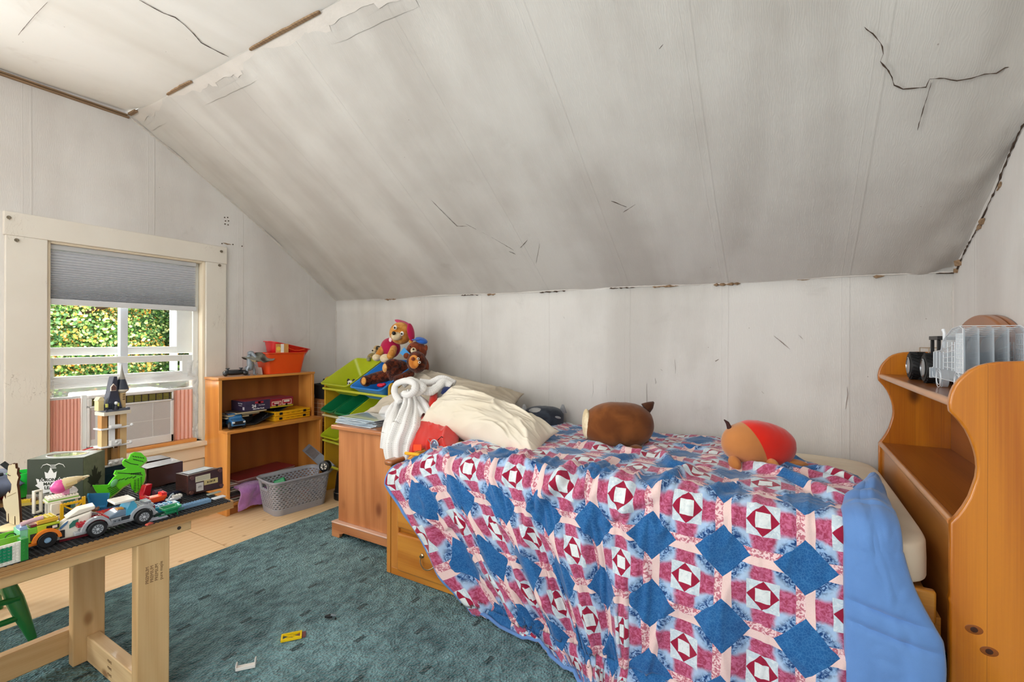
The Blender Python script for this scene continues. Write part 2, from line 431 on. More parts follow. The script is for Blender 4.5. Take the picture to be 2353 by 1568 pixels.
MB().box(XR, XR + .12, YF, YB + .1, 0, 2.6).build('wall_right', M_SIDE, kind='structure', smooth=0)
mbf = MB().box(XL - .1, -2.35, YF - .12, YF, 0, 2.6).box(.5, XR + .1, YF - .12, YF, 0, 2.6).box(-2.35, .5, YF - .12, YF, 0, .55).box(-2.35, .5, YF - .12, YF, 2.35, 2.6)
mbf.build('wall_front', M_SIDE, kind='structure', smooth=0)
# ---- ceiling, slightly sagging, and slope
def ceilz(x, y):
    e = max(0, 1 - (x - XL) / .35); return 2.488 - .0 + .006 * fbm((x * 2, y * 2, 3)) - .018 * max(0, 1 - abs(x + 3.0) / .3) * .6 + (.012 * e)
mb = MB(); mb.grid(80, 40, lambda u, v: (lerp(XL - .05, XR + .1, u), lerp(YF, YC + .004, v), ceilz(lerp(XL, XR, u), lerp(YF, YC, v))))
mb.build('ceiling', M_CEIL, kind='structure')
def slpoint(u, v):
    x = lerp(XL - .03, XR + .06, u); p = slp(x, v)
    d = .010 * fbm((x * 1.6, v * 1.6, 9), 1.0)
    e = max(0, 1 - (x - XL) / .12); d += .012 * e * (noise.noise(Vector((1, v * 9, 3))) + .3)          # wrinkled paper near the window wall
    r = max(0, 1 - (XR - x) / .22) ** 1.5
    d += r * .038 * (noise.noise(Vector((x * 9, v * 7, 4))) + .25 * noise.noise(Vector((x * 30, v * 22, 8))))  # puckered paper at the right wall
    return p + Vector((0, -.56, -.83)) * d
mb = MB(); mb.grid(220, 110, slpoint, ); mb.build('ceiling_slope', M_SLOPE, kind='structure', smooth=60)

# ---- exposed lath, torn tape and cracks
def strip(name, pts, w, th, mat, parent=None, jag=0, kind='structure'):
    mb = MB(); P = [Vector(p) for p in pts]
    # subdivide
    Q = []
    for a, b in zip(P[:-1], P[1:]):
        k = max(1, int((b - a).length / .012)) if jag else 1
        for i in range(k): Q.append(a.lerp(b, i / k))
    Q.append(P[-1])
    rr = [max(.0006, w * (1 + jag * (random.random() - .5) * 2)) for _ in Q]
    for i in (0, -1): rr[i] *= .3
    if jag:
        Q = [q + Vector([(random.random() - .5) * w * 1.2 * jag for _ in range(3)]) for q in Q]
    mb.tube(Q, rr, 4); o = mb.build(name, mat, parent)
    if kind and parent is None: o['kind'] = kind
    return o
n = 0
mb = MB()
P0, P1 = at(-40, 150, x=XL + .004), at(292, 262, x=XL + .004)
mb.box(XL, XL + .012, .40, 1.235, 2.464, 2.474).box(XL + .001, XL + .018, .40, 1.225, 2.4765, 2.483)
mb.build('trim_1', M_LATH, kind='structure')
LE = [slp(at(u, v, y=YC).x, 0, .002) for u, v in ((300, 258), (1000, -80))]
mb = MB().box(LE[0].x, LE[0].x + .085, YC - .014, YC + .004, 2.472, 2.484)
mb.build('trim_2', M_LATH, kind='structure')
for (ua, ub, k) in ((575, 735, 3), (385, 440, 4)):
    xa = at(ua, 262 - .546 * (ua - 298), y=YC).x; xb = at(ub, 262 - .546 * (ub - 298), y=YC).x
    mb = MB(); N = 26; poly = []
    for i in range(N + 1):
        t = i / N; poly.append((lerp(xa, xb, t), YC - .006 - (.005 + .004 * noise.noise(Vector((t * 9, k, 0)))) * sin(pi * t) ** .4))
    for i in range(N, -1, -1):
        t = i / N; poly.append((lerp(xa, xb, t), YC + .004))
    mb.prism(poly, 'z', 2.474, 2.482); mb.build('trim_%d' % k, M_LATH, kind='structure')
# taped joint along the ceiling edge: uneven filler and tape pieces
slope_o = bpy.data.objects['ceiling_slope']; ceil_o = bpy.data.objects['ceiling']
random.seed(3)
def tapew(x): return .030 + .012 * noise.noise(Vector((x * 3, 0, 0))) + .008 * noise.noise(Vector((x * 17, 1, 0))) + (.012 if noise.noise(Vector((x * 5, 7, 0))) > .15 else 0)
mb = MB(); mb.grid(260, 3, lambda u, v: slp(lerp(XL + .03, -1.2, u), .003 + v * tapew(lerp(XL + .03, -1.2, u)), .0035 * (1 - v) + .0004))
mb.build('joint_tape', M_TAPE, slope_o, smooth=80)
mb = MB(); mb.grid(200, 2, lambda u, v: slp(lerp(XL + .03, -1.2, u), .050 + .02 * v + .003 * noise.noise(Vector((u * 30, 0, 0))), .0012 + .001 * (v == .5)))
mb.build('joint_tape', M_SLOPE, slope_o, smooth=80)
def crack(pts, w, parent, fn=at_slope, jag=1.0, name='crack', mat=None):
    return strip(name, [fn(*p) for p in pts], w, 0, mat or M_CRACK, parent, jag, None)
crack([(1985, 62), (2005, 78), (2018, 92), (2028, 108), (2030, 125), (2022, 142), (2038, 158), (2050, 178), (2055, 196), (2075, 205), (2100, 203), (2128, 200), (2136, 182), (2170, 180), (2200, 186), (2232, 180), (2262, 170), (2290, 168), (2310, 156), (2352, 148)], .0013, slope_o)
crack([(2140, 190), (2128, 230), (2116, 270), (2108, 300)], .0009, slope_o)
crack([(980, 448), (1010, 480), (1050, 520), (1075, 520)], .0007, slope_o)
crack([(1070, 515), (1120, 540), (1180, 575)], .0007, slope_o)
crack([(1170, 578), (1185, 585)], .0016, slope_o); crack([(1195, 570), (1212, 552)], .0008, slope_o)
crack([(1405, 462), (1440, 476)], .0018, slope_o); crack([(1432, 488), (1460, 470)], .001, slope_o)
crack([(1515, 112), (1527, 98), (1531, 92)], .0012, slope_o); crack([(1650, 148), (1665, 155), (1670, 175)], .0010, slope_o)
crack([(1240, 560), (1232, 605)], .0006, slope_o)
atc = lambda u, v: at(u, v, z=2.4845)
crack([(320, 0), (345, 14), (375, 30), (402, 40), (425, 58), (445, 78), (462, 98), (480, 108), (503, 120), (526, 131)], .0014, ceil_o, atc, .3)
crack([(110, 4), (80, 35), (50, 70), (35, 90)], .0006, ceil_o, atc, .3)
# dark gap where the slope paper has torn at the right wall, and at the knee wall
pts = [(2353, 283), (2330, 330), (2312, 372), (2300, 402), (2290, 430), (2272, 468), (2258, 498), (2240, 535), (2225, 562), (2210, 592), (2198, 622)]
def atr(u, v): return at(u, v, x=XR - .004)
crack(pts, .0022, slope_o, atr, .7)
for (a, b, w) in (((2195, 626), (2206, 600), .012), ((2262, 502), (2245, 530), .006), ((2300, 418), (2290, 440), .005)):
    crack([a, b], w, slope_o, atr, .8, 'torn_edge', M_LATH)
kn = bpy.data.objects['wall_back']
for (ua, ub, w) in ((885, 910, .006), (1060, 1100, .004), (1120, 1140, .005), (1240, 1300, .004), (1400, 1460, .003), (1500, 1560, .005), (1640, 1700, .006), (1830, 1860, .005), (2005, 2032, .006), (2150, 2195, .004)):
    pa = at(ua, 700, y=YB).x; pb = at(ub, 700, y=YB).x
    strip('torn_edge', [Vector((pa, YB - .004, kz(pa) - .004)), Vector((pb, YB - .004, kz(pb) - .004))], w, 0, M_LATH if w > .004 else M_CRACK, kn, .9, None)
strip('joint_bead', [Vector((x, YB - .003, kz(x) + .001)) for x in [XL + (XR - XL) * i / 30 for i in range(31)]], .0035, 0, M_TAPE, kn, .3, None)
atk = lambda u, v: at(u, v, y=YB - .004)
for pts, w in (([(1778, 772), (1800, 790), (1815, 803)], .0012), ([(1835, 770), (1845, 780)], .0012), ([(920, 754), (935, 756)], .0012), ([(1643, 830), (1652, 826)], .005), ([(1518, 849), (1522, 852)], .002), ([(1295, 728), (1297, 732)], .0015), ([(1750, 900), (1755, 905)], .002)):
    strip('scuff', [atk(*p) for p in pts], w, 0, plain('#6a513c', .8), kn, .4, None)
# raised wallpaper bubbles and wrinkles on the knee wall
mb = MB()
for i in range(7):
    x0 = -1.2 + random.random() * 1.5; z0 = .75 + random.random() * .4; l = .03 + random.random() * .12
    Q = [Vector((x0 + .02 * t * random.uniform(-.4, .4), YB - .001, z0 - l * t)) for t in (0, .33, .66, 1)]
    mb.tube(Q, [.001, .003, .0035, .001], 6)
o = mb.build('paper_wrinkles', M_KNEE, kn, smooth=80); o['kind'] = 'stuff'
lw = bpy.data.objects['wall_left']
atl = lambda u, v: at(u, v, x=XL + .001)
for (u, v) in ((516, 500), (523, 500), (518, 508), (525, 508), (517, 515), (524, 517), (535, 562), (556, 566), (510, 560)):
    p = atl(u, v); MB().cyl(p, p + Vector((.002, 0, 0)), .0045, n=8).build('nail_hole', M_CRACK, lw)
strip('scuff', [atl(513, 558), atl(522, 561), atl(532, 563)], .006, 0, M_LATH, lw, .6, None)
# corner beads
strip('corner_bead', [Vector((XL + .002, YB - .002, z / 10)) for z in range(0, 15)], .005, 0, M_TAPE, lw, .2, None)
strip('corner_bead', [slp(XL + .003, i / 30, .004) for i in range(31)], .007, 0, M_TAPE, slope_o, .3, None)
strip('corner_bead', [Vector((XR - .002, YB - .002, z / 10)) for z in range(0, 15)], .005, 0, M_TAPE, bpy.data.objects['wall_right'], .2, None)

# ================================================================ WINDOW
win = thing('window_1', 'x', 'window', (XL, 1.27, WZ0)); del win['label']; del win['category']; win['kind'] = 'structure'
def B(name, x0, x1, y0, y1, z0, z1, mat, parent=win, bevel=.003, **k): return MB().box(x0, x1, y0, y1, z0, z1).build(name, mat, parent, world=True, bevel=bevel, **k)
B('casing_board', XL, XL + .022, .722, .878, .12, 1.668, M_CREAM)
B('casing_board', XL, XL + .022, WY1, 1.793, .12, 1.668, M_CREAM)
B('casing_board', XL, XL + .024, .716, 1.797, 1.668, 1.787, M_CREAM)
for (y0, y1) in ((WY0, WY0 + .016), (WY1 - .016, WY1)): B('jamb_board', XL - .17, XL + .006, y0, y1, WZ0, WZ1, M_CREAM2)
B('jamb_board', XL - .17, XL + .006, WY0 + .016, WY1 - .016, WZ1 - .016, WZ1, M_CREAM2)
B('window_sill', XL - .17, XL + .06, .722, 1.70, WZ0 - .032, WZ0, M_CREAM2, bevel=.008)
for i, (z0, z1, d) in enumerate(((.345, .428, .03), (.245, .343, .018), (.12, .243, .026))):
    B('apron_board', XL, XL + d, .88, WY1 - .001, z0, z1, M_CREAM2, bevel=.006)
# stops on the right jamb
B('window_stop', XL - .06, XL - .045, WY1 - .05, WY1 - .016, WZ0, WZ1 - .016, M_WHITEP)
B('window_stop', XL - .06, XL - .045, WY0 + .016, WY0 + .03, WZ0, WZ1 - .016, M_WHITEP)
SX = XL - .10
def yz(u, v, x=SX): p = at(u, v, x=x); return p.y, p.z
gy0 = yz(118, 700)[0]; gy1 = yz(408, 780)[0]; my0, my1 = yz(270, 700)[0], yz(287, 700)[0]
zr1a, zr1b = yz(280, 815)[1], yz(280, 798)[1]; zr2a, zr2b = yz(280, 834)[1], yz(280, 819)[1]; zbot = yz(280, 859)[1]; zsash = yz(280, 884)[1]
# upper sash, lower (raised) sash
us = MB().box(SX - .05, SX - .015, WY0 + .016, gy0, zr1a, WZ1 - .016).box(SX - .05, SX - .015, gy1, WY1 - .016, zr1a, WZ1 - .016)
us.box(SX - .05, SX - .015, gy0, gy1, zr1a, zr1b).box(SX - .05, SX - .015, gy0, gy1, WZ1 - .07, WZ1 - .016)
us.build('upper_sash', M_WHITEP, win, world=True, bevel=.003)
ls = MB().box(SX, SX + .035, WY0 + .016, gy0, zsash, zr2b + .0).box(SX, SX + .035, gy1 + .012, WY1 - .016, zsash, zr2b)
ls.box(SX, SX + .035, gy0, gy1 + .012, zr2a, zr2b).box(SX, SX + .035, gy0, gy1 + .012, zsash, zbot)
ls.build('lower_sash', M_WHITEP, win, world=True, bevel=.003)
B('mullion', SX - .012, SX + .03, my0 + .004, my1 + .006, zsash + .02, WZ1 - .03, plain('#dfe6ee', .3), bevel=.003)
glass = Sh('window_glass', .0, trans=1, ior=1.02, spec=.3).color((1, 1, 1, 1)).m
for (a, b, z0, z1, x) in ((gy0, my0 + .004, zr1b, WZ1 - .07, SX - .034), (my1 + .006, gy1, zr1b, WZ1 - .07, SX - .034), (gy0, my0 + .004, zbot, zr2a, SX + .016), (my1 + .006, gy1 + .012, zbot, zr2a, SX + .016)):
    B('window_pane', x, x + .003, a, b, z0, z1, glass, bevel=0)
# storm frame outside
B('storm_frame', SX - .085, SX - .065, gy1 - .012, gy1 + .03, zbot, WZ1 - .03, M_WHITEP)
B('storm_frame', SX - .085, SX - .065, WY0 + .016, gy0 + .004, zbot, WZ1 - .03, M_WHITEP)
# plastic film taped round the air conditioner
fs = Sh('clear_plastic_film', .12, spec=.6); fs.color(L('#eef1f4')); fs.b.inputs['Alpha'].default_value = .55; fs.bump(fs.noise(fs.co('Object', (1, 1, 3)), 9, 3, 1.2), .8, .02)
mb = MB(); mb.grid(50, 14, lambda u, v: (XL - .052 + .018 * noise.noise(Vector((u * 7, v * 2.5, 2))) + .012 * (1 - v), lerp(WY0 + .012, WY1 - .02, u), lerp(yz(280, 905)[1], zsash + .05, v) + .004 * sin(u * 9)))
mb.build('plastic_film', fs.m, win, world=True, smooth=80)
mb = MB(); mb.grid(8, 40, lambda u, v: (XL - .045 + .012 * noise.noise(Vector((u * 3, v * 9, 5))), lerp(WY1 - .085, WY1 - .015, u), lerp(WZ0 + .01, 1.0, v)))
mb.build('plastic_film', fs.m, win, world=True, smooth=80)
mb = MB(); mb.grid(8, 40, lambda u, v: (XL - .045 + .010 * noise.noise(Vector((u * 3, v * 8, 1))), lerp(WY0 + .012, WY0 + .045, u), lerp(WZ0 + .01, .98, v)))
mb.build('plastic_film', fs.m, win, world=True, smooth=80)
# curtain hooks on the casing
for (u, v) in ((38, 552), (20, 500), (504, 610), (508, 578)):
    p = at(u, v, x=XL + .022)
    MB().cyl(p, p + Vector((.004, 0, 0)), .009, n=12).tube([p + Vector((.004, 0, .004)), p + Vector((.018, 0, .003)), p + Vector((.02, 0, -.006)), p + Vector((.008, 0, -.01))], .0022, 6).build('curtain_hook', plain('#8d8372', .4, .6), win, world=True)

fill_opening = bpy.data.objects.new('added_fill_opening', None); COL.objects.link(fill_opening); fill_opening['kind'] = 'structure'  # invented opening, added out of view to hold the side fill light
for (y0, y1, z0, z1) in ((-1.27, -1.12, .6, 2.1), (-.12, .03, .6, 2.1), (-1.12, -.12, 1.96, 2.1), (-1.12, -.12, .66, .72)): MB().box(XL, XL + .022, y0, y1, z0, z1).build('casing_board', M_CREAM, fill_opening, bevel=.003)
# ---- cellular blind
bl_ = thing('window_blind', 'grey pleated cellular blind pulled halfway down inside the window', 'blind', (XL - .02, 1.25, 1.34))
Y0, Y1 = WY0 + .010, WY1 - .045; Y0 += .008
bs = Sh('blind_fabric', .8); bs.color(L('#d3d5da')); bs.b.inputs['Alpha'].default_value = 1.0
MB().box(XL - .045, XL - .012, Y0, Y1, 1.628, 1.656).build('head_rail', plain('#c9cacc', .4), bl_, world=True, bevel=.003)
MB().box(XL - .043, XL - .010, Y0 - .006, Y1 + .004, 1.330, 1.362).build('bottom_rail', plain('#dcdde0', .35), bl_, world=True, bevel=.004)
# cells: pitch shrinks towards the bottom where the folds stack
zz = []; z = 1.626
k = 0
while z > 1.364:
    pz = .0165 - .0098 * min(1, k / 19); zz.append((z, pz)); z -= pz; k += 1
fold = None
for i, (z, pz) in enumerate(zz):
    pz = min(pz, z - 1.3625)
    if pz < .002: break
    mb = MB(); prof = [(XL - .026, z), (XL - .013, z - pz * .5), (XL - .026, z - pz), (XL - .040, z - pz * .5)]
    mb.prism(prof, 'y', Y0 + .003, Y1 - .003)
    mb.build('pleat', bs.m, bl_, world=True, smooth=0)

# ---- air conditioner
ac = thing('air_conditioner', 'white window air conditioner behind plastic film with pink side curtains', 'air conditioner', (XL - .03, 1.25, WZ0))
ay0, az1 = yz(200, 900, XL - .02); ay1, _ = yz(398, 905, XL - .02); az1 = yz(300, 902, XL - .02)[1]; az0 = WZ0 + .022
M_AC = plain('#e4e2e0', .4, var=.03); M_DK = plain('#3c352e', .5)
MB().box(XL - .32, XL - .03, ay0, ay1, az0, az1).build('housing', M_AC, ac, world=True, bevel=.012)
# top air outlet
oy0, oy1 = ay0 + .02, ay1 - .012; oz0, oz1 = az1 - .062, az1 - .018
fr = MB(); X0, X1 = XL - .03, XL - .008
fr.box(X0, X1, ay0, ay1, oz1, az1).box(X0, X1, ay0, oy0, oz0, oz1).box(X0, X1, oy1, ay1, oz0, oz1).box(X0, X1, ay0, ay1, oz0 - .012, oz0).box(X0, X1, ay0, ay1, az0, az0 + .05)
gy = lerp(ay0, ay1, .0)
fr.box(X0, X1, ay0, ay0 + .012, az0, oz0).box(X0, X1, ay1 - .018, ay1, az0, oz0)
ctl = lerp(ay0, ay1, .30)
fr.box(X0, X1, ctl - .008, ctl, az0, oz0)
fr.build('front_panel', M_AC, ac, world=True, bevel=.004)
MB().box(XL - .0285, XL - .018, oy0, oy1, oz0, oz1).build('air_outlet', plain('#d8cf5a', .6), ac, world=True)
lv = 5
for i in range(lv):
    z = lerp(oz0 + .004, oz1 - .004, i / (lv - 1)); MB().box(XL - .018, XL - .011, oy0, oy1, z - .0016, z + .0016).build('louvre', M_DK, ac, world=True)
for i in range(11):
    y = lerp(oy0 + .01, oy1 - .01, i / 10); MB().box(XL - .019, XL - .013, y - (.004 if i % 3 == 1 else .0018), y + .0018, oz0, oz1).build('louvre', M_DK, ac, world=True)
MB().box(XL - .0288, XL - .016, ay0 + .012, ctl - .008, az0 + .05, oz0 - .012).build('control_panel', M_AC, ac, world=True)
for zk in (.60, .27):
    z = lerp(az0 + .05, oz0, zk); yk = lerp(ay0, ctl, .62)
    MB().cyl((XL - .016, yk, z), (XL + .004, yk, z), .02, .017, 20).build('control_knob', M_AC, ac, world=True, bevel=.003)
    MB().box(XL + .003, XL + .008, yk - .016, yk + .016, z - .004, z + .004).build('knob_grip', M_AC, ac, world=True, bevel=.002)
MB().box(XL - .029, XL - .0155, ay0 + .015, ay0 + .035, lerp(az0, az1, .25), lerp(az0, az1, .75)).build('instruction_label', plain('#c9b9b9', .5), ac, world=True)
grille = Sh('ac_grille', .5); gx, gy_, gz = grille.xyz(grille.co()); hh = ((gy_ * 900).sin() * (gz * 900).sin()); grille.color(grille.mix(hh.ss(-.1, .5), L('#b8b4b4'), L('#e2dedd'))); grille.bump(hh, .4, .002)
MB().box(XL - .0288, XL - .013, ctl, ay1 - .018, az0 + .05, oz0 - .012).build('grille', grille.m, ac, world=True)
for yy in (.62,): MB().box(XL - .013, XL - .011, lerp(ctl, ay1, yy) - .001, lerp(ctl, ay1, yy) + .001, az0 + .05, oz0 - .012).build('grille_seam', M_AC, ac, world=True)
MB().box(XL - .013, XL - .0105, ctl, ay1 - .018, lerp(az0, oz0, .55), lerp(az0, oz0, .55) + .002).build('grille_seam', M_AC, ac, world=True)
# concertina curtains
M_PINK = Sh('pink_concertina', .5); M_PINK.color(L('#f2b9a8')); M_PINK = M_PINK.m
for (a, b, nf) in ((WY0 + .02, ay0 - .022, 9), (ay1 + .004, WY1 - .055, 5)):
    mb = MB(); prof = []
    for i in range(nf * 2 + 1): prof.append((XL - .035 + (.010 if i % 2 else 0), lerp(a, b, i / (nf * 2))))
    prof += [(p[0] - .002, p[1]) for p in prof[::-1]]
    mb.prism(prof, 'z', az0 + (.0 if a > 1 else -.0), az1 - .012); mb.build('side_curtain', M_PINK, ac, world=True, smooth=20, label='pink pleated side curtain')
    MB().box(XL - .06, XL - .04, a, b, az0, az1).build('curtain_track', M_WHITEP, ac, world=True)
MB().box(XL - .04, XL - .02, ay0 - .02, ay0 - .001, az0, az1 + .004).build('curtain_track', M_WHITEP, ac, world=True)
# loose board the unit sits on
wb_ = MB().box(XL - .16, XL + .012, WY0 + .02, WY1 - .05, WZ0 + .0005, WZ0 + .021)
tag(wb_.build('wooden_board', wood('orange_pine_board', '#c47a35', '#e8a45c', 'y', 8, .4), origin=True, bevel=.002), 'orange pine board lying on the window sill under the air conditioner', 'board')

# ================================================================ OUTSIDE
def leaf_mat(name, a, b):
    s = Sh(name, .6); oi = s.nt.nodes.new('ShaderNodeObjectInfo'); s.color(s.mix(s.noise(s.co(), 3.5, 3).ss(.3, .7), L(a), L(b)))
    s.b.inputs['Transmission Weight'].default_value = 0; s.b.inputs['Subsurface Weight'].default_value = 0; return s.m
LM = [leaf_mat('leaf_green', '#2c5a22', '#6f9440'), leaf_mat('leaf_lime', '#7d9a45', '#c9cf8e'), leaf_mat('leaf_orange', '#b9761f', '#e0a94c'), leaf_mat('leaf_dark', '#1a3d18', '#35602a')]
M_BARK = plain('#4c3a2a', .9, bump=.5)
def tree(loc, R, H, nleaf, seed, label, mix):
    random.seed(seed); t = thing('maple_tree', label, 'tree', loc)
    mb = MB().tube([(0, 0, 0), (.05, .02, H * .3), (0, .05, H * .62), (.1, 0, H * .95)], [.16, .13, .09, .03], 10)
    for i in range(9):
        a = random.random() * 6.28; z = H * random.uniform(.3, .8)
        mb.tube([(0, 0, z), (cos(a) * R * .4, sin(a) * R * .4, z + .3), (cos(a) * R * .85, sin(a) * R * .85, z + .5)], [.05, .03, .01], 6)
    mb.build('trunk', M_BARK, t)
    for mi in range(4):
        mb = MB(); nn_ = int(nleaf * mix[mi])
        for i in range(nn_):
            while 1:
                p = Vector((random.uniform(-1, 1), random.uniform(-1, 1), random.uniform(-1, 1)))
                if .35 < p.length < 1 and fbm(p * 2 + Vector((mi * 3 * (mi == 2), seed, 0)), 1.3) > (-.15 if mi != 2 else .0): break
            c = Vector((p.x * R, p.y * R, 4.1 + p.z * (.85 if R < 1.5 else 1.25))) if i % 4 else Vector((p.x * R, p.y * R, H * .62 + p.z * H * .42)); s = random.uniform(.009, .021) * (1 if R < 1.5 else 1.6)
            q = Euler((random.random() * 6, random.random() * 6, random.random() * 6)).to_matrix()
            mb.add([c + q @ Vector(w) * s for w in ((0, -1, 0), (.75, -.2, .15), (.45, .75, 0), (-.45, .75, .1), (-.75, -.2, 0))], [(0, 1, 2, 3, 4)])
        me = mb.build('foliage', LM[mi], t, smooth=0); me['kind'] = 'stuff'
    return t
tree((-6.7, 1.35, -3), 1.35, 5.6, 62000, 1, 'maple tree with green and orange leaves outside left of the window', (.40, .2, .15, .25))
tree((-9.4, 4.5, -3), 1.9, 5.8, 50000, 2, 'greener maple tree outside seen through the right half of the window', (.40, .2, .10, .30))
tree((-14.0, 3.6, -3), 2.6, 8.2, 40000, 5, 'tall dark green maple tree standing behind the two nearer ones', (.40, .12, .06, .42))
MB().box(-40, -4.2, -25, 30, -3.1, -3.0).build('ground', plain('#55702f', .9), kind='structure')
# ================================================================ RUG
def rugmat():
    s = Sh('green_carpet', .95, spec=.1, sheen=.25); v = s.co(); x, y, z = s.xyz(v)
    n = s.noise(v, 3.0, 5, .6); f = s.noise(v, 160, 3); m = s.noise(s.co('Object', (1, .62, 1)), 30, 4)
    c = s.mix((n * .45 + m * .45 + f * .25).ss(.38, .78), L('#1f4a4f'), L('#84b0b4'))
    def lat(ox, oy, hx, hy):
        a = ((x - ox) / .325 + m * .03).fract() - .5; b = ((y - oy) / .308 + m * .03).fract() - .5
        return a.abs().lt(hx) * b.abs().lt(hy)
    d = lat(-2.366 - .1625, 1.55 - .154, .032, .075).mx(lat(-2.366, 1.55, .032, .075))
    e = lat(-2.366 - .08, 1.55 - .154, .022, .13).mx(lat(-2.366 + .08, 1.55, .022, .13))
    c = s.mix(d * .85, c, L('#0f3638')); c = s.mix(e * m.ss(.42, .6) * .5, c, L('#1f3f40')); s.color(c)
    rib = s.vor(s.co('Object', (1, .8, 1)), 120) * .9
    s.bump(rib * 1.2 + f * .6 + m * 1.8 - d * 1.2 - e * .8, 1.0, .012); return s.m
M_RUG = rugmat()
mb = MB(); mb.grid(120, 120, lambda u, v: (lerp(-2.633, .622, u), lerp(-1.7, 2.30, v), .006 + .0016 * fbm((u * 60, v * 60, 1))))
mb.box(-2.633, .622, -1.7, 2.30, 0.0005, .0045)
# tuft fringe along the visible edge
random.seed(2)
rug = tag(mb.build('carpet', M_RUG), 'dark teal green carpet with rows of small dark dashes covering the plywood floor', 'rug')
RZ = .008

# ================================================================ 2x4 TABLE
M_2X4 = wood('spruce_stud_z', '#d0a36c', '#e3be88', 'z', 14, .5, .1, 5, '#9a6a3a')
M_2X4Y = wood('spruce_stud_y', '#d0a36c', '#e3be88', 'y', 14, .5, .1, 5, '#9a6a3a')
M_2X4X = wood('spruce_stud_x', '#d3a872', '#efcf9c', 'x', 14, .5, .1, 5, '#8a5a2c')
M_PLYE = wood('plywood_edge', '#7a5230', '#c99a62', 'y', 3, .6, 0)
M_INK = plain('#7d5c3c', .8)
TBX, TFX = -1.708, -2.62; TY0, TY1 = -.62, .935; TZ = .567
tb = thing('play_table', 'home-made table of raw two-by-four legs and a plywood top covered in toys', 'table', (-2.1, .2, 0))
tp = MB()
for i in range(5): tp.box(TFX + .002 * (i % 2), TBX - .002 * (i % 2), TY0, TY1 - .002 * (i % 2), .541 + .0052 * i, .541 + .0052 * (i + 1) - .0004)
tp.build('tabletop', M_PLYE, tb, world=True)
MB().box(TBX - .05, TBX - .012, TY0, .803, .508, .5405).build('apron', M_2X4Y, tb, world=True, bevel=.003)
MB().box(TFX + .012, TFX + .05, TY0, .803, .508, .5405).build('apron', M_2X4Y, tb, world=True, bevel=.003)
leg = [(-1.762, -1.724, .652, .741), (-2.160, -2.122, .618, .707), (-1.762, -1.724, -.55, -.46), (-2.160, -2.122, -.55, -.46)]
for i, (x0, x1, y0, y1) in enumerate(leg): MB().box(x0, x1, y0, y1, RZ, .5075 if i % 2 == 0 else .5405).build('leg', M_2X4, tb, world=True, bevel=.0035)
MB().box(-2.121, -1.763, .655, .693, RZ + .002, RZ + .09).build('stretcher', M_2X4X, tb, world=True, bevel=.0035)
MB().box(-2.121, -1.763, -.55, -.512, RZ + .002, RZ + .09).build('stretcher', M_2X4X, tb, world=True, bevel=.0035)
MB().box(-2.198, -2.161, -.55, .70, RZ + .03, RZ + .118).build('stretcher', M_2X4Y, tb, world=True, bevel=.0035)
p = Vector((TBX - .0118, .765, .525)); MB().cyl(p, p + Vector((.0022, 0, 0)), .0055, n=12).build('screw', plain('#55504a', .4, .8), tb, world=True)
for k, (w, dz) in enumerate((('PREMIUM', 0), ('PREMIUM', .012), ('PREMIUM', .024), ('pure maple', .036))):
    text(w, .013, frame((-1.7238, .679 + .0125 * k, .405), (0, 0, 1), (1, 0, 0)), M_INK, tb, 'stamp', .0002)
for k in range(3): text('PRIME', .012, frame((-1.93, .6548, .075 - .022 * k), (1, 0, 0), (0, -1, 0)), M_INK, tb, 'stamp', .0002)
# mesh mats lying on the tabletop
def matmat():
    s = Sh('mesh_mat', .6); s.color(L('#2a2a2c')); return s.m
M_MESH = plain('#26272a', .55)
def meshmat(x0, x1, y0, y1, z, label, pitch=.0115, rz=0):
    mb = MB(); th = .0018
    nx = int((x1 - x0) / pitch); ny = int((y1 - y0) / pitch)
    for i in range(nx + 1):
        x = x0 + i * pitch; mb.box(x - th, x + th, y0, y1, z, z + .0035)
    for j in range(ny + 1):
        y = y0 + j * pitch; mb.box(x0, x1, y - th, y + th, z + .0005, z + .0042)
    o = mb.build('mesh_mat', M_MESH, smooth=0, origin=True); return tag(o, label, 'mat')
meshmat(-2.30, TBX + .004, -.3, .925, TZ, 'black open mesh mat covering the front of the plywood tabletop')
TT = TZ + .0045

# ================================================================ GREEN CHAIR
M_GRN = plain('#1f7f3b', .35, coat=.4)
ch = thing('childs_chair', 'green painted wooden child chair half under the plywood table', 'chair', (-2.66, .45, RZ))
for (a, b) in (((-2.455, .60, RZ), (-2.53, .53, .29)), ((-2.87, .60, .0), (-2.80, .53, .29)), ((-2.455, .28, RZ), (-2.53, .36, .29)), ((-2.87, .28, .0), (-2.80, .36, .29))):
    a, b = Vector(a), Vector(b); Q = [a.lerp(b, t) for t in (0, .12, .3, .55, .8, 1)]
    MB().tube(Q, [.013, .016, .0215, .026, .021, .017], 14).build('leg', M_GRN, ch, world=True)
for (a, b) in (((-2.49, .575, .13), (-2.84, .575, .13)), ((-2.475, .585, .10), (-2.475, .30, .10)), ((-2.85, .585, .10), (-2.85, .30, .10)), ((-2.48, .57, .17), (-2.48, .32, .19))):
    MB().tube([a, b], .011, 10).build('rung', M_GRN, ch, world=True)
MB().lathe([(.17, .285), (.185, .292), (.187, .305), (.175, .314), (.02, .312)], 28, Matrix.Translation((-2.665, .445, 0))).build('seat', M_GRN, ch, world=True)

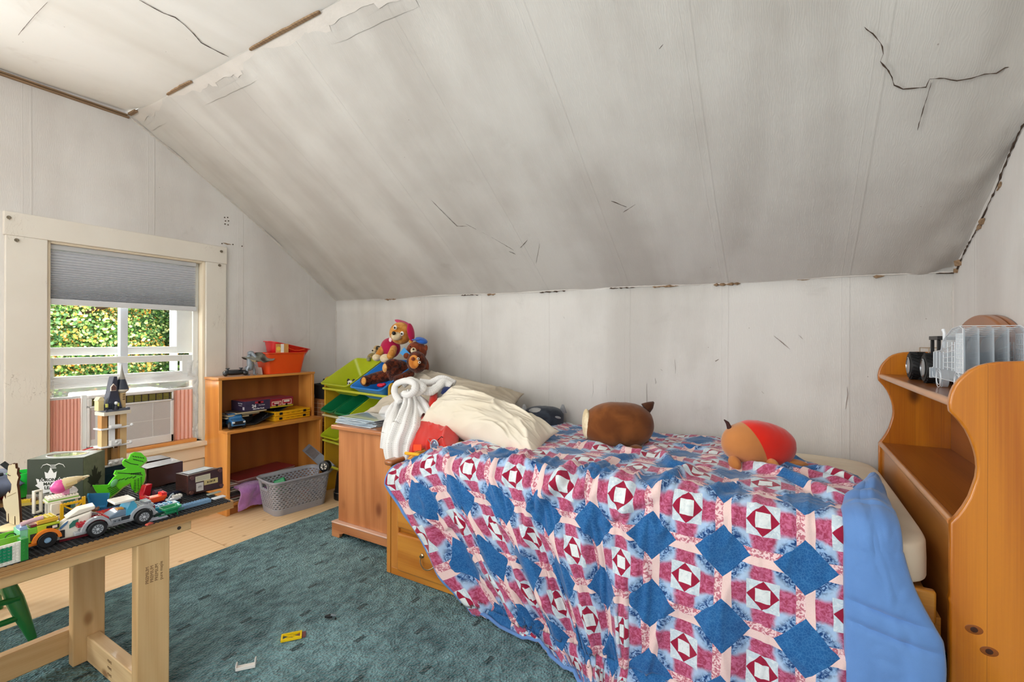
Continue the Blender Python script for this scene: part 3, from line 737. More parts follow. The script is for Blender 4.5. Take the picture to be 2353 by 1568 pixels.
# ================================================================ BOOKCASE
M_BC = wood('orange_pine_z', '#c2752a', '#efa650', 'z', 5, .3, .45, dist=2)
M_BCY = wood('orange_pine_y', '#b9702c', '#e29a4c', 'y', 5, .3, .45, dist=2)
M_BCB = wood('orange_pine_back', '#8a4d1f', '#a8642c', 'z', 5, .45, .2, dist=2)
bc = thing('bookcase', 'orange pine stepped bookcase with two shelves between window and toy organizer', 'bookcase', (-3.25, 2.01, 0))
prof = [(-3.372, .0), (-3.10, 0), (-3.098, .527), (-3.197, .529), (-3.200, .872), (-3.372, .872)]
MB().prism(prof, 'y', 1.652, 1.674).build('side_panel', M_BC, bc, world=True, bevel=.0025)
MB().prism(prof, 'y', 2.346, 2.368).build('side_panel', M_BC, bc, world=True, bevel=.0025)
MB().box(-3.374, -3.195, 1.648, 2.372, .8725, .890).build('top_board', M_BCY, bc, world=True, bevel=.003)
MB().box(-3.36, -3.197, 1.6745, 2.3455, .527, .546).build('shelf', M_BCY, bc, world=True, bevel=.002)
MB().box(-3.1965, -3.096, 1.652, 2.368, .5275, .546).build('shelf', M_BCY, bc, world=True, bevel=.002)
MB().box(-3.36, -3.105, 1.6745, 2.3455, .055, .073).build('shelf', M_BCY, bc, world=True, bevel=.002)
MB().box(-3.374, -3.361, 1.6745, 2.3455, .055, .872).build('back_panel', M_BCB, bc, world=True)
MB().box(-3.13, -3.115, 1.6745, 2.3455, .0, .0545).build('kickboard', M_BCB, bc, world=True)
for y in (1.655, 2.348):
    for x in (-3.36, -3.12): MB().cyl((x, y + .01, -.0), (x, y + .01, .004), .009, n=10).build('foot_glide', plain('#d8d2c6', .5), bc, world=True)

# ================================================================ DRESSER
M_DR = wood('dresser_wood', '#9c5a2e', '#c98552', 'z', 6, .35, .3, 3, '#6b3217', dist=8)
M_DRX = wood('dresser_wood_x', '#96552c', '#cd8a58', 'x', 6, .3, .4)
dr = thing('dresser', 'reddish brown wooden dresser with scalloped base at the foot of the bed', 'dresser', (-2.0, 2.15, 0))
dx0, dx1, dy0, dy1 = -2.240, -1.735, 1.822, 2.24
MB().box(dx0, dx1, dy0, dy1, .095, .625).build('carcass', M_DR, dr, world=True, bevel=.002)
MB().box(dx0 - .035, dx1 + .02, dy0 - .030, dy1, .6255, .652).build('top_board', M_DRX, dr, world=True, bevel=.008, seg=3)
def scallop(a, b, z1, z0, n=10):
    l = b - a; P = [(a, z0), (a + .055, z0)]
    P += [(a + .055 + .012 * sin(t * pi / n), z0 + .012 * (1 - cos(t * pi / n)) * .9) for t in range(1, n)]
    P += [(a + .085, z0 + .026), (a + .10, z0 + .034)]
    P += [(b - .10, z0 + .034), (b - .085, z0 + .026)] + [(b - .055 - .012 * sin(t * pi / n), z0 + .012 * (1 - cos(t * pi / n)) * .9) for t in range(n - 1, 0, -1)]
    return P + [(b - .055, z0), (b, z0), (b, z1), (a, z1)]
bx0, bx1, by0 = dx0 - .025, dx1 + .015, dy0 - .026
MB().prism(scallop(bx0, bx1, .085, RZ), 'y', by0, by0 + .02).build('base_apron', M_DRX, dr, world=True, bevel=.002)
MB().prism([(by0 + .021, RZ), (by0 + .07, RZ), (by0 + .1, .04), (dy1 - .1, .04), (dy1 - .07, RZ), (dy1, RZ), (dy1, .085), (by0 + .021, .085)], 'x', bx0, bx0 + .02).build('base_apron', M_DRX, dr, world=True, bevel=.002)
MB().box(bx0 - .003, bx1 + .003, by0 - .003, dy1, .0855, .0945).build('base_moulding', plain('#d9b29a', .3, coat=.5), dr, world=True, bevel=.004)
for i in range(3):
    z0 = .12 + i * .165
    d = MB().box(dx0 - .016, dx0 - .0005, dy0 + .02, dy1 - .02, z0, z0 + .15).build('drawer', M_DR, dr, world=True, bevel=.004)
    pass

# ================================================================ BED
M_PINE = wood('bed_pine_x', '#b06216', '#dd983c', 'x', 6, .28, .5, 3.6, '#5a2a0c', dist=3)
M_PINEZ = wood('bed_pine_z', '#a85f1e', '#d18a3c', 'z', 6, .28, .5, 2.4, '#5a2a0c', dist=3)
M_PINEY = wood('bed_pine_y', '#a9601f', '#d38c40', 'y', 5, .3, .5, 2.6, '#5a2a0c', dist=3)
M_HB = wood('headboard_pine_z', '#a2540c', '#d5861e', 'z', 3.4, .28, .4, 3.1, '#3f1c08', dist=8, plank=.088)
M_HBI = wood('headboard_inner', '#7c4012', '#ad6626', 'y', 4, .35, .4, 2.6, '#4a220c', dist=9, plank=.07)
M_LIP = plain('#d08e55', .3, coat=.5)
BY = 1.655
bed = thing('captains_bed', 'honey pine captain bed with drawers and tall bookcase headboard under the patchwork quilt', 'bed', (-.65, 2.17, RZ))
MB().box(-1.655, .362, BY + .018, 2.70, RZ + .035, .40).build('base_box', M_PINE, bed, world=True)
MB().box(-1.655, .362, BY + .001, BY + .018, RZ, .042).build('plinth', M_PINE, bed, world=True, bevel=.002)
MB().box(-1.655, .350, BY, BY + .025, .385, .474).build('side_rail', M_PINE, bed, world=True, bevel=.006)
for x0, x1 in ((-1.655, -1.607), (-1.03, -.995), (-.42, -.385), (.17, .22)): MB().box(x0, x1, BY + .001, BY + .018, .042, .385).build('stile', M_PINEZ, bed, world=True, bevel=.002)
for k in range(3):
    for j in range(2):
        x0 = -1.605 + .61 * k; x1 = x0 + .572; z0, z1 = ((.040, .222), (.246, .380))[j]
        d = MB().box(x0, x1, BY - .014, BY + .016, z0, z1).build('drawer', M_PINE, bed, world=True, bevel=.010, seg=3)
        for hx in (.5,):
            cx = lerp(x0, x1, hx) + (-.075); zc = (z0 + z1) / 2 + .02
            pts = []
            for i in range(15):
                t = i / 14; a = t * pi
                pts.append((cx - .048 * cos(a), BY - .020 - .026 * sin(a) ** .8, zc - .006 - .034 * sin(a) ** 1.5))
            MB().tube(pts, .0032, 8).lathe([(.012, 0), (.011, .004), (.006, .008), (.0055, .014)], 14, Matrix.Translation((cx - .048, BY - .0145, zc)) @ Matrix.Rotation(pi / 2, 4, 'X')).lathe([(.012, 0), (.011, .004), (.006, .008), (.0055, .014)], 14, Matrix.Translation((cx + .048, BY - .0145, zc)) @ Matrix.Rotation(pi / 2, 4, 'X')).build('bail_handle', plain('#b8a88a', .2, 1), d, world=False)
for o in [o for o in bpy.data.objects if o.name.startswith('bail_handle')]:
    o.matrix_parent_inverse = bed.matrix_basis.inverted()
# footboard
MB().box(-1.684, -1.659, BY, 2.70, RZ, .53).build('footboard', M_PINEZ, bed, world=True, bevel=.003)
MB().box(-1.700, -1.645, BY - .008, 2.71, .5305, .558).build('footboard_cap', plain('#a5612f', .3, coat=.5), bed, world=True, bevel=.012, seg=3)
# headboard
hb = [(.366, RZ), (.366, .47), (.364, .481), (.367, .49), (.367, .679), (.380, .700), (.392, .723), (.403, .750), (.410, .777), (.416, .802), (.418, .827), (.4165, .852), (.412, .875), (.405, .899), (.396, .922), (.384, .942), (.372, .958), (.3655, .966), (.364, .976), (.3635, .990), (.366, 1.007), (.369, 1.020), (.373, 1.032), (.381, 1.047), (.391, 1.061), (.403, 1.075), (.418, 1.086), (.435, 1.093), (.456, 1.098), (.50, 1.101), (.6285, 1.101), (.6285, RZ)]
MB().prism(hb, 'y', 1.612, 1.636).build('headboard_side', M_HB, bed, world=True, bevel=.005, seg=3)
MB().prism(hb, 'y', 2.697, 2.721).build('headboard_side', M_HB, bed, world=True, bevel=.005, seg=3)
MB().box(.385, .612, 1.637, 2.696, .977, .996).build('shelf', M_HBI, bed, world=True)
MB().cyl((.378, 1.637, .9865), (.378, 2.696, .9865), .0115, n=14).build('shelf_lip', M_LIP, bed, world=True)
MB().box(.385, .612, 1.637, 2.696, .664, .683).build('shelf', M_HBI, bed, world=True)
MB().cyl((.376, 1.637, .676), (.376, 2.696, .676), .011, n=14).build('shelf_lip', M_LIP, bed, world=True)
MB().box(.378, .396, 1.637, 2.696, .30, .663).build('headboard_front', M_PINEY, bed, world=True)
crest = [(1.637, RZ + .3), (1.637, 1.085), (1.85, 1.088), (1.90, 1.10)]
def arch(c, hw, z0, hz, a0, a1, n, p=1.0): return [(c + hw * cos(radians(lerp(a0, a1, i / n))), z0 + hz * sin(radians(lerp(a0, a1, i / n)))) for i in range(n + 1)]
A = arch(2.27, .315, 1.06, .182, 170, 10, 22)
crest += A + [(2.62, 1.098), (2.696, 1.088), (2.696, RZ + .3)]
MB().prism(crest, 'x', .6125, .628).build('back_panel', M_HBI, bed, world=True, bevel=.003)
ring = []
mb = MB(); A1 = arch(2.27, .315, 1.06, .182, 2, 178, 28); A2 = arch(2.27, .215, 1.055, .115, 2, 178, 28)
mb.prism(A1 + A2[::-1], 'x', .585, .612); mb.build('arched_crest', plain('#a8693c', .35, coat=.3), bed, world=True, bevel=.006, seg=3, label='reddish brown arched crest of the headboard')

for (x_, z_) in ((.412, .418), (.44, .372)):
    MB().ell((x_, 1.6118, z_), (.009, .0012, .008)).build('wood_knot', plain('#3c1a08', .5), bed, world=True)
    MB().ell((x_, 1.6122, z_), (.018, .0012, .012)).build('wood_knot', plain('#8a4a14', .4), bed, world=True)
# mattress with fitted sheet
M_SHEET = fabric('#eee3cf', '#dccbb0', 8, 300, .15, .1)
ms = MB(); mx0, mx1, my0_, my1_, mz0, mz1 = -1.50, .345, 1.618, 2.69, .478, .598
ms.ell(((mx0 + mx1) / 2, (my0_ + my1_) / 2, (mz0 + mz1) / 2), ((mx1 - mx0) / 2, (my1_ - my0_) / 2, (mz1 - mz0) / 2), nu=120, nv=40, e=.16)
mv = []
for q in ms.v:
    q = Vector(q); f = max(0, (q.z - .5) / .1)
    q.z += f * (.022 * sin(max(0, min(1, (q.x - mx0) / (mx1 - mx0))) * pi) * .5 + .010 * abs(noise.noise(Vector((q.x * 4, q.y * 14, 2)))) + .012 * max(0, 1 - abs(q.y - 2.0) / .6))
    q.x += .012 * noise.noise(Vector((q.y * 5, q.z * 9, 1))); mv.append(tuple(q))
ms.v = mv
mat_ = ms.build('mattress', M_SHEET, smooth=80, origin=True); tag(mat_, 'mattress in a cream fitted sheet showing beside the quilt at the headboard end', 'mattress')

# ================================================================ QUILT
def quiltmat():
    s = Sh('patchwork_print', .85, spec=.2, sheen=.3)
    uv = s.co('UV'); P = .2175
    wob = s.noise(uv, 14, 2); x, y, z = s.xyz(uv)
    X = x / P + (wob - .5) * .035; Y = y / P + (s.noise(uv, 11, 2) - .5) * .035
    dx = X.fract() - .5; dy = Y.fract() - .5            # from the blue patch centre
    ax, ay = dx.abs(), dy.abs(); wx, wy = .5 - ax, .5 - ay   # from the white square centre
    e = ax + ay; w1 = wx + wy; wm = wx.mx(wy); wn = wx.mn(wy)
    fl = s.noise(uv, 95, 4, 1.2); fine = s.noise(uv, 260, 3); vr = s.vor(uv, 120, 'DISTANCE_TO_EDGE'); mott = s.noise(uv, 30, 4, .5)
    blue = s.mix(mott, L('#0c4580'), L('#2c70ab')); blue = s.mix((1 - vr.ss(.0, .10)) * .3, blue, L('#5d9ad0'))
    mblue = s.mix(fl.ss(.4, .62), L('#123f78'), L('#8fb2da'))
    lblue = s.mix(mott, L('#8fb4dd'), L('#c3d6ea')); pale = s.mix(fl.ss(.4, .7), L('#c3d3dd'), L('#dfe8ec'))
    white = s.mix(fl.ss(.45, .75), L('#e2e8e8'), L('#cdd7da'))
    crim = s.mix(fl, L('#8c0f31'), L('#a81e42')); rose = s.mix(fl.ss(.35, .68), L('#a01c44'), L('#c9648a'))
    pink = s.mix(fine, L('#e6c1bd'), L('#f1d8d2')); spk = s.mix(fl.ss(.46, .54), L('#efcfd0'), L('#c0707f'))
    # background: light blue, mottled near the blue patch
    c = s.mix(e.ss(.43, .56), mblue, lblue)
    # rose crosses between the white squares
    step = (wm * 16).floor() / 16
    rosem = wn.lt(.5 - 0 * 1 if False else .30).s
    rr = (wn - (.205 - (wm - .18) * .22)).lt(0) * wm.gt(.18) * wm.lt(.42)
    blur = (mott - .5) * .10
    rr = ((.165 - (wm - .18) * .18 + blur) - wn).ss(-.035, .035) * wm.gt(.17)
    c = s.mix(rr * .95, c, rose)
    # mottled blue wedges hug the blue patch
    c = s.mix((e.lt(.455)) * (ax.mn(ay).gt(.09)), c, mblue)
    # pink strips
    vs = ax.lt(.11) * wy.lt(.27); hs = ay.lt(.11) * wx.lt(.27)
    c = s.mix(vs, c, s.mix(dx.gt(0), spk, pink)); c = s.mix(hs, c, s.mix(dy.gt(0), spk, pink))
    # white square block
    blk = wm.lt(.205); c = s.mix(blk, c, pale); c = s.mix((w1.lt(.205)) , c, crim); c = s.mix(wm.lt(.092), c, white)
    # blue patch
    c = s.mix(e.lt(.36), c, blue)
    s.color(c)
    q = (1 - (e - .36).abs().ss(0, .02)) + (1 - (wm - .205).abs().ss(0, .018)) * .5
    s.bump(s.noise(uv, 900, 2) * .25 + mott * .5 - q * .5, .35, .004); return s.m
M_QUILT = quiltmat()
M_BACK = fabric('#6f99d2', '#5079b8', 5, 600, .2, .3)
QY0, QE, QR = 2.705, 1.652, .060                 # wall side, near top edge line, edge radius
T1 = QY0 - QE; T2 = T1 + QR * pi / 2; FZ = .014
def ztop(a, y):
    t = max(0, min(1, (a + 1.62) / .30)); t = t * t * (3 - 2 * t)
    base = lerp(.530, .650, t); far = max(0, min(1, (y - 2.1) / .6))
    return base - .036 * far * t
def lean(a): return 1.10 * max(0, min(1, (-.45 - a) / 1.15)) ** .9
def bulge(a, h): return (1 - .7 * lean(a)) * .030 * sin(min(1, h / .5) * pi / 2) + (1 - .9 * lean(a)) * .05 * max(0, h - .25)
rid = []
def ridge(pts, amp, w):
    P = []
    for (u, v) in pts:
        q = at(u, v, z=.655); b = QY0 - q.y
        if q.y < QE: q = at(u, v, y=1.60); b = T2 + (.62 - q.z)
        P.append((q.x, b))
    rid.append((P, amp, w))
ridge([(1390, 1185), (1440, 1150), (1510, 1112), (1580, 1092), (1625, 1075)], .016, .020)
ridge([(1385, 1195), (1430, 1165), (1500, 1122)], -.010, .02)
ridge([(1500, 1030), (1545, 1070), (1600, 1078)], .015, .018)
ridge([(1240, 1180), (1250, 1120), (1290, 1085), (1340, 1065)], .018, .02)
ridge([(1215, 1240), (1222, 1150), (1235, 1100)], .016, .018)
ridge([(1300, 1150), (1345, 1100), (1400, 1065), (1470, 1045)], .015, .018)
ridge([(1660, 1050), (1740, 1082), (1830, 1110), (1920, 1150), (1985, 1160)], .020, .022)
ridge([(1700, 1030), (1790, 1070), (1900, 1105), (1990, 1130)], .014, .022)
ridge([(1590, 1150), (1660, 1120), (1740, 1110)], .010, .02)
ridge([(1050, 1110), (1080, 1210), (1120, 1300)], .016, .022)
ridge([(985, 1090), (1010, 1180), (1060, 1290)], .012, .02)
ridge([(1140, 1090), (1165, 1200), (1210, 1330), (1250, 1420)], .014, .024)
ridge([(1340, 1120), (1350, 1230), (1390, 1330)], .010, .024)
ridge([(1430, 1120), (1455, 1200), (1450, 1300)], .008, .022)
ridge([(1120, 1050), (1200, 1060), (1290, 1080)], .010, .02)
ridge([(1400, 1010), (1440, 1040), (1490, 1045)], .012, .016)
ridge([(1540, 1020), (1620, 1030), (1680, 1050)], .010, .018)
ridge([(1850, 1075), (1930, 1100), (2000, 1120)], .012, .016)
def ridged(a, b):
    s_ = 0
    for P, amp, w in rid:
        best = 9; tt = 0; L_ = len(P) - 1
        for i in range(L_):
            (x0, y0), (x1, y1) = P[i], P[i + 1]; dx, dy = x1 - x0, y1 - y0; l2 = dx * dx + dy * dy or 1e-9
            t = max(0, min(1, ((a - x0) * dx + (b - y0) * dy) / l2)); d = (a - x0 - t * dx) ** 2 + (b - y0 - t * dy) ** 2
            if d < best: best = d; tt = (i + t) / L_
        if best < 9 * w * w: s_ += amp * exp(-best / (w * w) * 1.2) * (sin(pi * max(.05, min(.95, tt))) ** .5)
    return s_
def drape(a, b, off=0.0, wr=1.0):
    """a along the bed, b down the cloth from the wall side -> (point)"""
    y = QY0 - b
    zt = ztop(a, max(y, QE)); Z0 = zt - QR; H = Z0 - FZ - .04
    if b <= T1: p = Vector((a, y, zt)); n = Vector((0, 0, 1)); h = 0
    elif b <= T2:
        g = (b - T1) / QR; p = Vector((a, QE - QR * sin(g), Z0 + QR * cos(g))); n = Vector((0, -sin(g), cos(g))); h = 0
    else:
        h = b - T2
        if h <= H: p = Vector((a + lean(a) * h, QE - QR - bulge(a, h), Z0 - h)); n = Vector((0, -1, .08))
        else:
            e = h - H; g = min(e / .05, pi / 2); yb = QE - QR - bulge(a, H)
            out = .05 * (1 - cos(g)) + max(0, e - .05 * pi / 2)
            th_ = lean(a) * 1.2; p = Vector((a + lean(a) * H + out * sin(th_), yb - out * cos(th_), FZ + .04 - .05 * sin(g) + .01)); n = Vector((0, -.5, .8)) if g < 1.5 else Vector((0, 0, 1))
            h = H
    q = Vector((p.x if h == 0 else a, b, 0))
    w = ridged(p.x, b) if wr else 0
    hf = min(1, h / .35)
    w *= 1.7
    w += .010 * noise.noise(Vector((a * 9, b * 7, 1))) + .0035 * noise.noise(Vector((a * 26, b * 20, 2)))
    if b < T1: w += .016 * max(0, noise.noise(Vector((a * 4.5 + b * 2, b * 8 - a * 3, 7)))) * 1.6 + .004 * abs(noise.noise(Vector((a * 14, b * 34, 5))))
    w += hf * (.017 * sin(a * 23 + 2 * noise.noise(Vector((a * 3, b * 2, 3)))) * (1 + .9 * max(0, -.5 - a)) + .012 * noise.noise(Vector((a * 8, b * 1.6, 4))))
    if b > T1 - .1: w += .015 * (1 - abs(noise.noise(Vector((a * 15, b * 3.2 + a * 2, 9)))) * 2.5) ** 3 * (1 if a < -.3 else .45)
    w = max(w, -.010 if b < T1 + .3 else -.03)
    if p.z < .05 and h: w = max(0, w * .6)
    return p + n * (w * wr + off)
def qaR(b):
    y = QY0 - b
    K = [(2.705, -.20), (2.33, .05), (2.12, .22), (1.97, .255), (1.88, .215), (1.78, .175), (1.66, .155), (-9, .155)]
    for (y0, a0), (y1, a1) in zip(K[:-1], K[1:]):
        if y >= y1: return lerp(a0, a1, (y0 - y) / (y0 - y1))
def quilt(u, v):
    b = v * bmx(u); return drape(lerp(-1.610, qaR(b), u), b)
def bmx(u):
    a = lerp(-1.610, .155, u); H = ztop(a, QE) - QR - FZ - .04
    return T2 + H + .06 + lerp(.02, .17, min(1, (a + 1.64) / 1.0))
def quv(u, v): b = v * bmx(u); a = lerp(-1.610, qaR(b), u); return (a - .05 + .2175 * 20.5, b - 1.24 + .2175 * 20.5)
mb = MB(); mb.grid(340, 330, quilt, quv)
qt = thing('patchwork_quilt', 'blue, crimson and white patchwork comforter draped over the bed to the floor', 'comforter', (-.6, 1.9, .6))
mb.build('patchwork_face', M_QUILT, qt, world=True, smooth=180, solid=.006)
# light blue hem running along the draped edge
b0_ = T1 * .55; bL = bmx(0)
edge = [drape(-1.610, b, .004) for b in [b0_ + i * (bL - b0_) / 60 for i in range(61)]] + [drape(lerp(-1.610, .15, u), bmx(u), .004) for u in [i / 80 for i in range(1, 81)]]
MB().tube(edge, .0065, 8).build('hem', M_BACK, qt, world=True, smooth=80, label='light blue bound hem')
hemw = MB(); hemw.grid(160, 8, lambda u, v: drape(lerp(-1.610, .15, u), bmx(u) - .065 * v * min(1, .2 + u * 4), .0065 + .0015 * sin(u * 260)))
hemw.build('hem', M_BACK, qt, world=True, smooth=80, label='light blue bound hem')
# turned-over backing at the headboard side
def xl(b): return qaR(b) - .012
def xr_(b):
    y = QY0 - b
    if y > 1.66: return lerp(.275, .262, min(1, (1.98 - y) / .3)) if y < 1.98 else .26
    h = b - T2; return min(.335, .262 + .08 * min(1, h / .22)) + .008 * sin(b * 19) if h > 0 else .262
def back(u, v):
    b0 = QY0 - 1.98; b = b0 + v * (1.90 - b0); e = max(0, 1 - v / .10)
    x = lerp(xl(b), xr_(b), u); r = sin(pi * min(1, max(0, u))) ** .45 if 0 < u < 1 else 0
    puff = .030 * r * (1 - .3 * e) + .006 * r * noise.noise(Vector((u * 4, b * 7, 2))) + .004 * abs(noise.noise(Vector((u * 6, b * 26, 6)))) * r
    for sb in (T2 + .16, T2 + .215, T2 + .53): puff -= .012 * r * exp(-((b - sb - .03 * (u - .5)) / .010) ** 2)
    if b < T1: puff += .02 * exp(-((b - (T1 - .28)) / .06) ** 2) * r + .012 * sin(b * 60 + u * 3) * r * .6
    return drape(x, b, .004 + puff, .35) + Vector((0, 0, -.01 if u == 1 and b < T1 else 0))
mb = MB(); mb.grid(44, 240, back); mb.build('turned_back_edge', M_BACK, qt, world=True, smooth=180, solid=.006, label='plain light blue backing turned outwards')
# ================================================================ CONTAINERS
def rrect(w, l, r, n=6):
    P = []
    for cx, cy, a0 in ((w / 2 - r, l / 2 - r, 0), (-w / 2 + r, l / 2 - r, 90), (-w / 2 + r, -l / 2 + r, 180), (w / 2 - r, -l / 2 + r, 270)):
        for i in range(n + 1): a = radians(a0 + 90 * i / n); P.append((cx + r * cos(a), cy + r * sin(a)))
    return P
def loft(mb, rings, cap0=False, cap1=False, M=None):
    n = len(rings[0]); vs = [p for r in rings for p in r]; fs = []
    for i in range(len(rings) - 1):
        for k in range(n): fs.append((i * n + k, i * n + (k + 1) % n, (i + 1) * n + (k + 1) % n, (i + 1) * n + k))
    if cap0: fs.append(tuple(range(n - 1, -1, -1)))
    if cap1: fs.append(tuple((len(rings) - 1) * n + k for k in range(n)))
    return mb.add(vs, fs, M)
def tub(mb, w, l, h, tw=.78, tl=.78, r=.03, lip=.012, th=.003, M=None, skew=0):
    def R(f, z, d=0): return [(x, y + skew * (h - z) / h, z) for x, y in rrect(w * (tw + (1 - tw) * f) + d, l * (tl + (1 - tl) * f) + d, r + d / 2)]
    rings = [R(0, 0), R(.03, .004), R(.5, h * .5), R(1, h - .006), R(1, h - .006, lip * 2), R(1, h, lip * 2), R(1, h, -th), R(.5, h * .5, -2 * th), R(0.02, th, -2 * th)]
    return loft(mb, rings, True, True, M)
# ---- toy organizer
M_OCH = plain('#c99a1c', .45, var=.05); M_LIME = plain('#b3bf1f', .35, coat=.2); M_GB = plain('#0f7a4a', .35, coat=.2); M_BLB = plain('#2a86dd', .35, coat=.2)
OX, OY, ORZ = -3.012, 2.315, radians(-9)
OM = Matrix.Translation((OX, OY, 0)) @ Matrix.Rotation(ORZ, 4, 'Z')
og = thing('toy_organizer', 'ochre toy organizer rack of tilted bins between bookcase and dresser', 'organizer', (OX, OY, 0), ORZ)
def rpan(h, d, r=.03): return [(0, 0), (d, 0), (d, h + .02), (r, h)] + [(r - r * sin(radians(a)), h - r + r * cos(radians(a))) for a in (20, 45, 70, 90)]
for x in (0, .80): MB().prism(rpan(.862, .29), 'x', x, x + .016).build('side_panel', M_OCH, og, bevel=.003)
for z in (.775, .575, .385, .20): MB().cyl((.0, -.006, z), (.816, -.006, z), .009, n=10).build('front_rail', plain('#ded3a0', .4) if z in (.575,) else plain('#c9c840', .4), og)
for z in (.93, .74, .55): MB().cyl((.0, .27, z), (.816, .27, z), .008, n=10).build('rear_rail', plain('#ded3a0', .4), og)
def obin(x, w, z, mat, lab, cat='toy bin', dep=.13):
    t = thing('toy_bin', lab, cat, OM @ Vector((x + w / 2, .135, z + .008)), rot=(radians(31), 0, ORZ), group=None)
    tub(MB(), w - .016, .34, dep, .74, .70, .03, .008, .003, Matrix.Translation((0, 0, -dep + .076)), skew=.0).build('tub', mat, t); return t
obin(.03, .375, .835, M_LIME, 'large lime green bin at top left of the toy organizer')
obin(.425, .375, .835, M_BLB, 'large bright blue bin under the plush animals on the organizer')
for i in range(4):
    obin(.025 + .195 * i, .185, .636, M_GB if i < 2 else M_LIME, ['dark green bin at the left of the organizer middle row', 'dark green bin second from left in the organizer middle row', 'lime bin beside the green ones in the organizer middle row', 'lime bin at the right end of the organizer middle row'][i], dep=.10)
obin(.025, .26, .446, M_LIME, 'lime bin at the left of the organizer lower row', dep=.10)
# bits inside the bins
random.seed(11)
def bits(cx, cy, z, n, cols, rad, lab, s=.02):
    for i in range(n):
        a = random.random() * 6.3; r = rad * random.random() ** .5; p = Vector((cx + r * cos(a), cy + r * sin(a), z)); c = cols[i % len(cols)]
        mb = MB(); k = i % 3; m = Matrix.Translation(p) @ Euler((random.random(), random.random(), random.random() * 3)).to_matrix().to_4x4()
        if k == 0: mb.cb((0, 0, 0), (s * 1.6, s, s * .8), m); [mb.lathe([(s * .24, s * .4), (s * .24, s * .55)], 8, m @ Matrix.Translation((dx, 0, 0))) for dx in (-s * .4, s * .4)]
        elif k == 1: mb.lathe([(s * .8, 0), (s * .9, s * .2), (s * .7, s * .5), (s * .2, s * .6)], 12, m)
        else: mb.lathe([(s * .5, -s), (s * .6, 0), (s * .3, s * .8)], 10, m)
        tag(mb.build('toy_piece', plain(c, .4), origin=True), ['studded block', 'flat disc', 'tapered peg', 'larger studded block nearest the rim', 'second flat disc'][i] + ' among ' + lab, 'toy', lab)
bits(-2.80, 2.36, .775, 5, ['#1c1c20', '#2b2b33', '#7a2222'], .05, 'small dark toy pieces lying in the lime bin', .018)
p = at(805, 882, y=2.39)
sk = thing('toy_figure', 'round black and white toy head lying in the lime bin', 'toy', p - Vector((0, 0, .02)))
MB().ell(p, (.026, .022, .026)).build('head', plain('#e9e6e4', .4), sk, world=True)
for dx in (-.01, .01): MB().ell(p + Vector((dx + .004, -.020, .004)), (.006, .004, .008)).build('eye', plain('#18181a', .3), sk, world=True)
for dx in (-.028, .03): MB().ell(p + Vector((dx, .006, .022)), (.014, .008, .014)).build('ear', plain('#18181a', .4), sk, world=True)
bits(-2.74, 2.40, .60, 5, ['#9fb8a8', '#2b2b33', '#48806a'], .06, 'grey toy pieces in the first green bin', .014)
bits(-2.52, 2.37, .60, 5, ['#c9d4d0', '#39393f', '#8aa598'], .06, 'grey toy pieces in the second green bin', .014)
# ---- items behind the bookcase
bb = thing('cardboard_box', 'brown box with a pale grid print behind the bookcase', 'box', (-3.26, 2.53, 0))
MB().box(-3.36, -3.10, 2.425, 2.66, 0, .665).build('carton', plain('#a0683c', .7), bb, world=True, bevel=.002)
for i in range(6): MB().box(-3.0995, -3.0985, 2.43, 2.65, .46 + i * .034, .462 + i * .034).build('printed_line', plain('#e3cfae', .6), bb, world=True); MB().box(-3.36, -3.10, 2.4235, 2.4245, .46 + i * .034, .462 + i * .034).build('printed_line', plain('#e3cfae', .6), bb, world=True)
for i in range(5): MB().box(-3.0995, -3.0985, 2.45 + i * .045, 2.452 + i * .045, .44, .65).build('printed_line', plain('#e3cfae', .6), bb, world=True); MB().box(-3.33 + i * .05, -3.328 + i * .05, 2.4235, 2.4245, .44, .65).build('printed_line', plain('#e3cfae', .6), bb, world=True)
pt = thing('storage_pot', 'black plastic pot with loose tools on the brown box', 'pot', (-3.22, 2.53, .666))
tub(MB(), .22, .2, .115, .85, .85, .03, .006).build('pot', plain('#232629', .4), pt)
for i in range(4): MB().tube([(-.05 + .03 * i, -.03 + .02 * i, .05), (-.07 + .05 * i, 0, .15 + .006 * i)], .009, 8).build('tool', plain(['#2d2a28', '#c9c2b6', '#44403c', '#8a7c6a'][i], .5), pt)

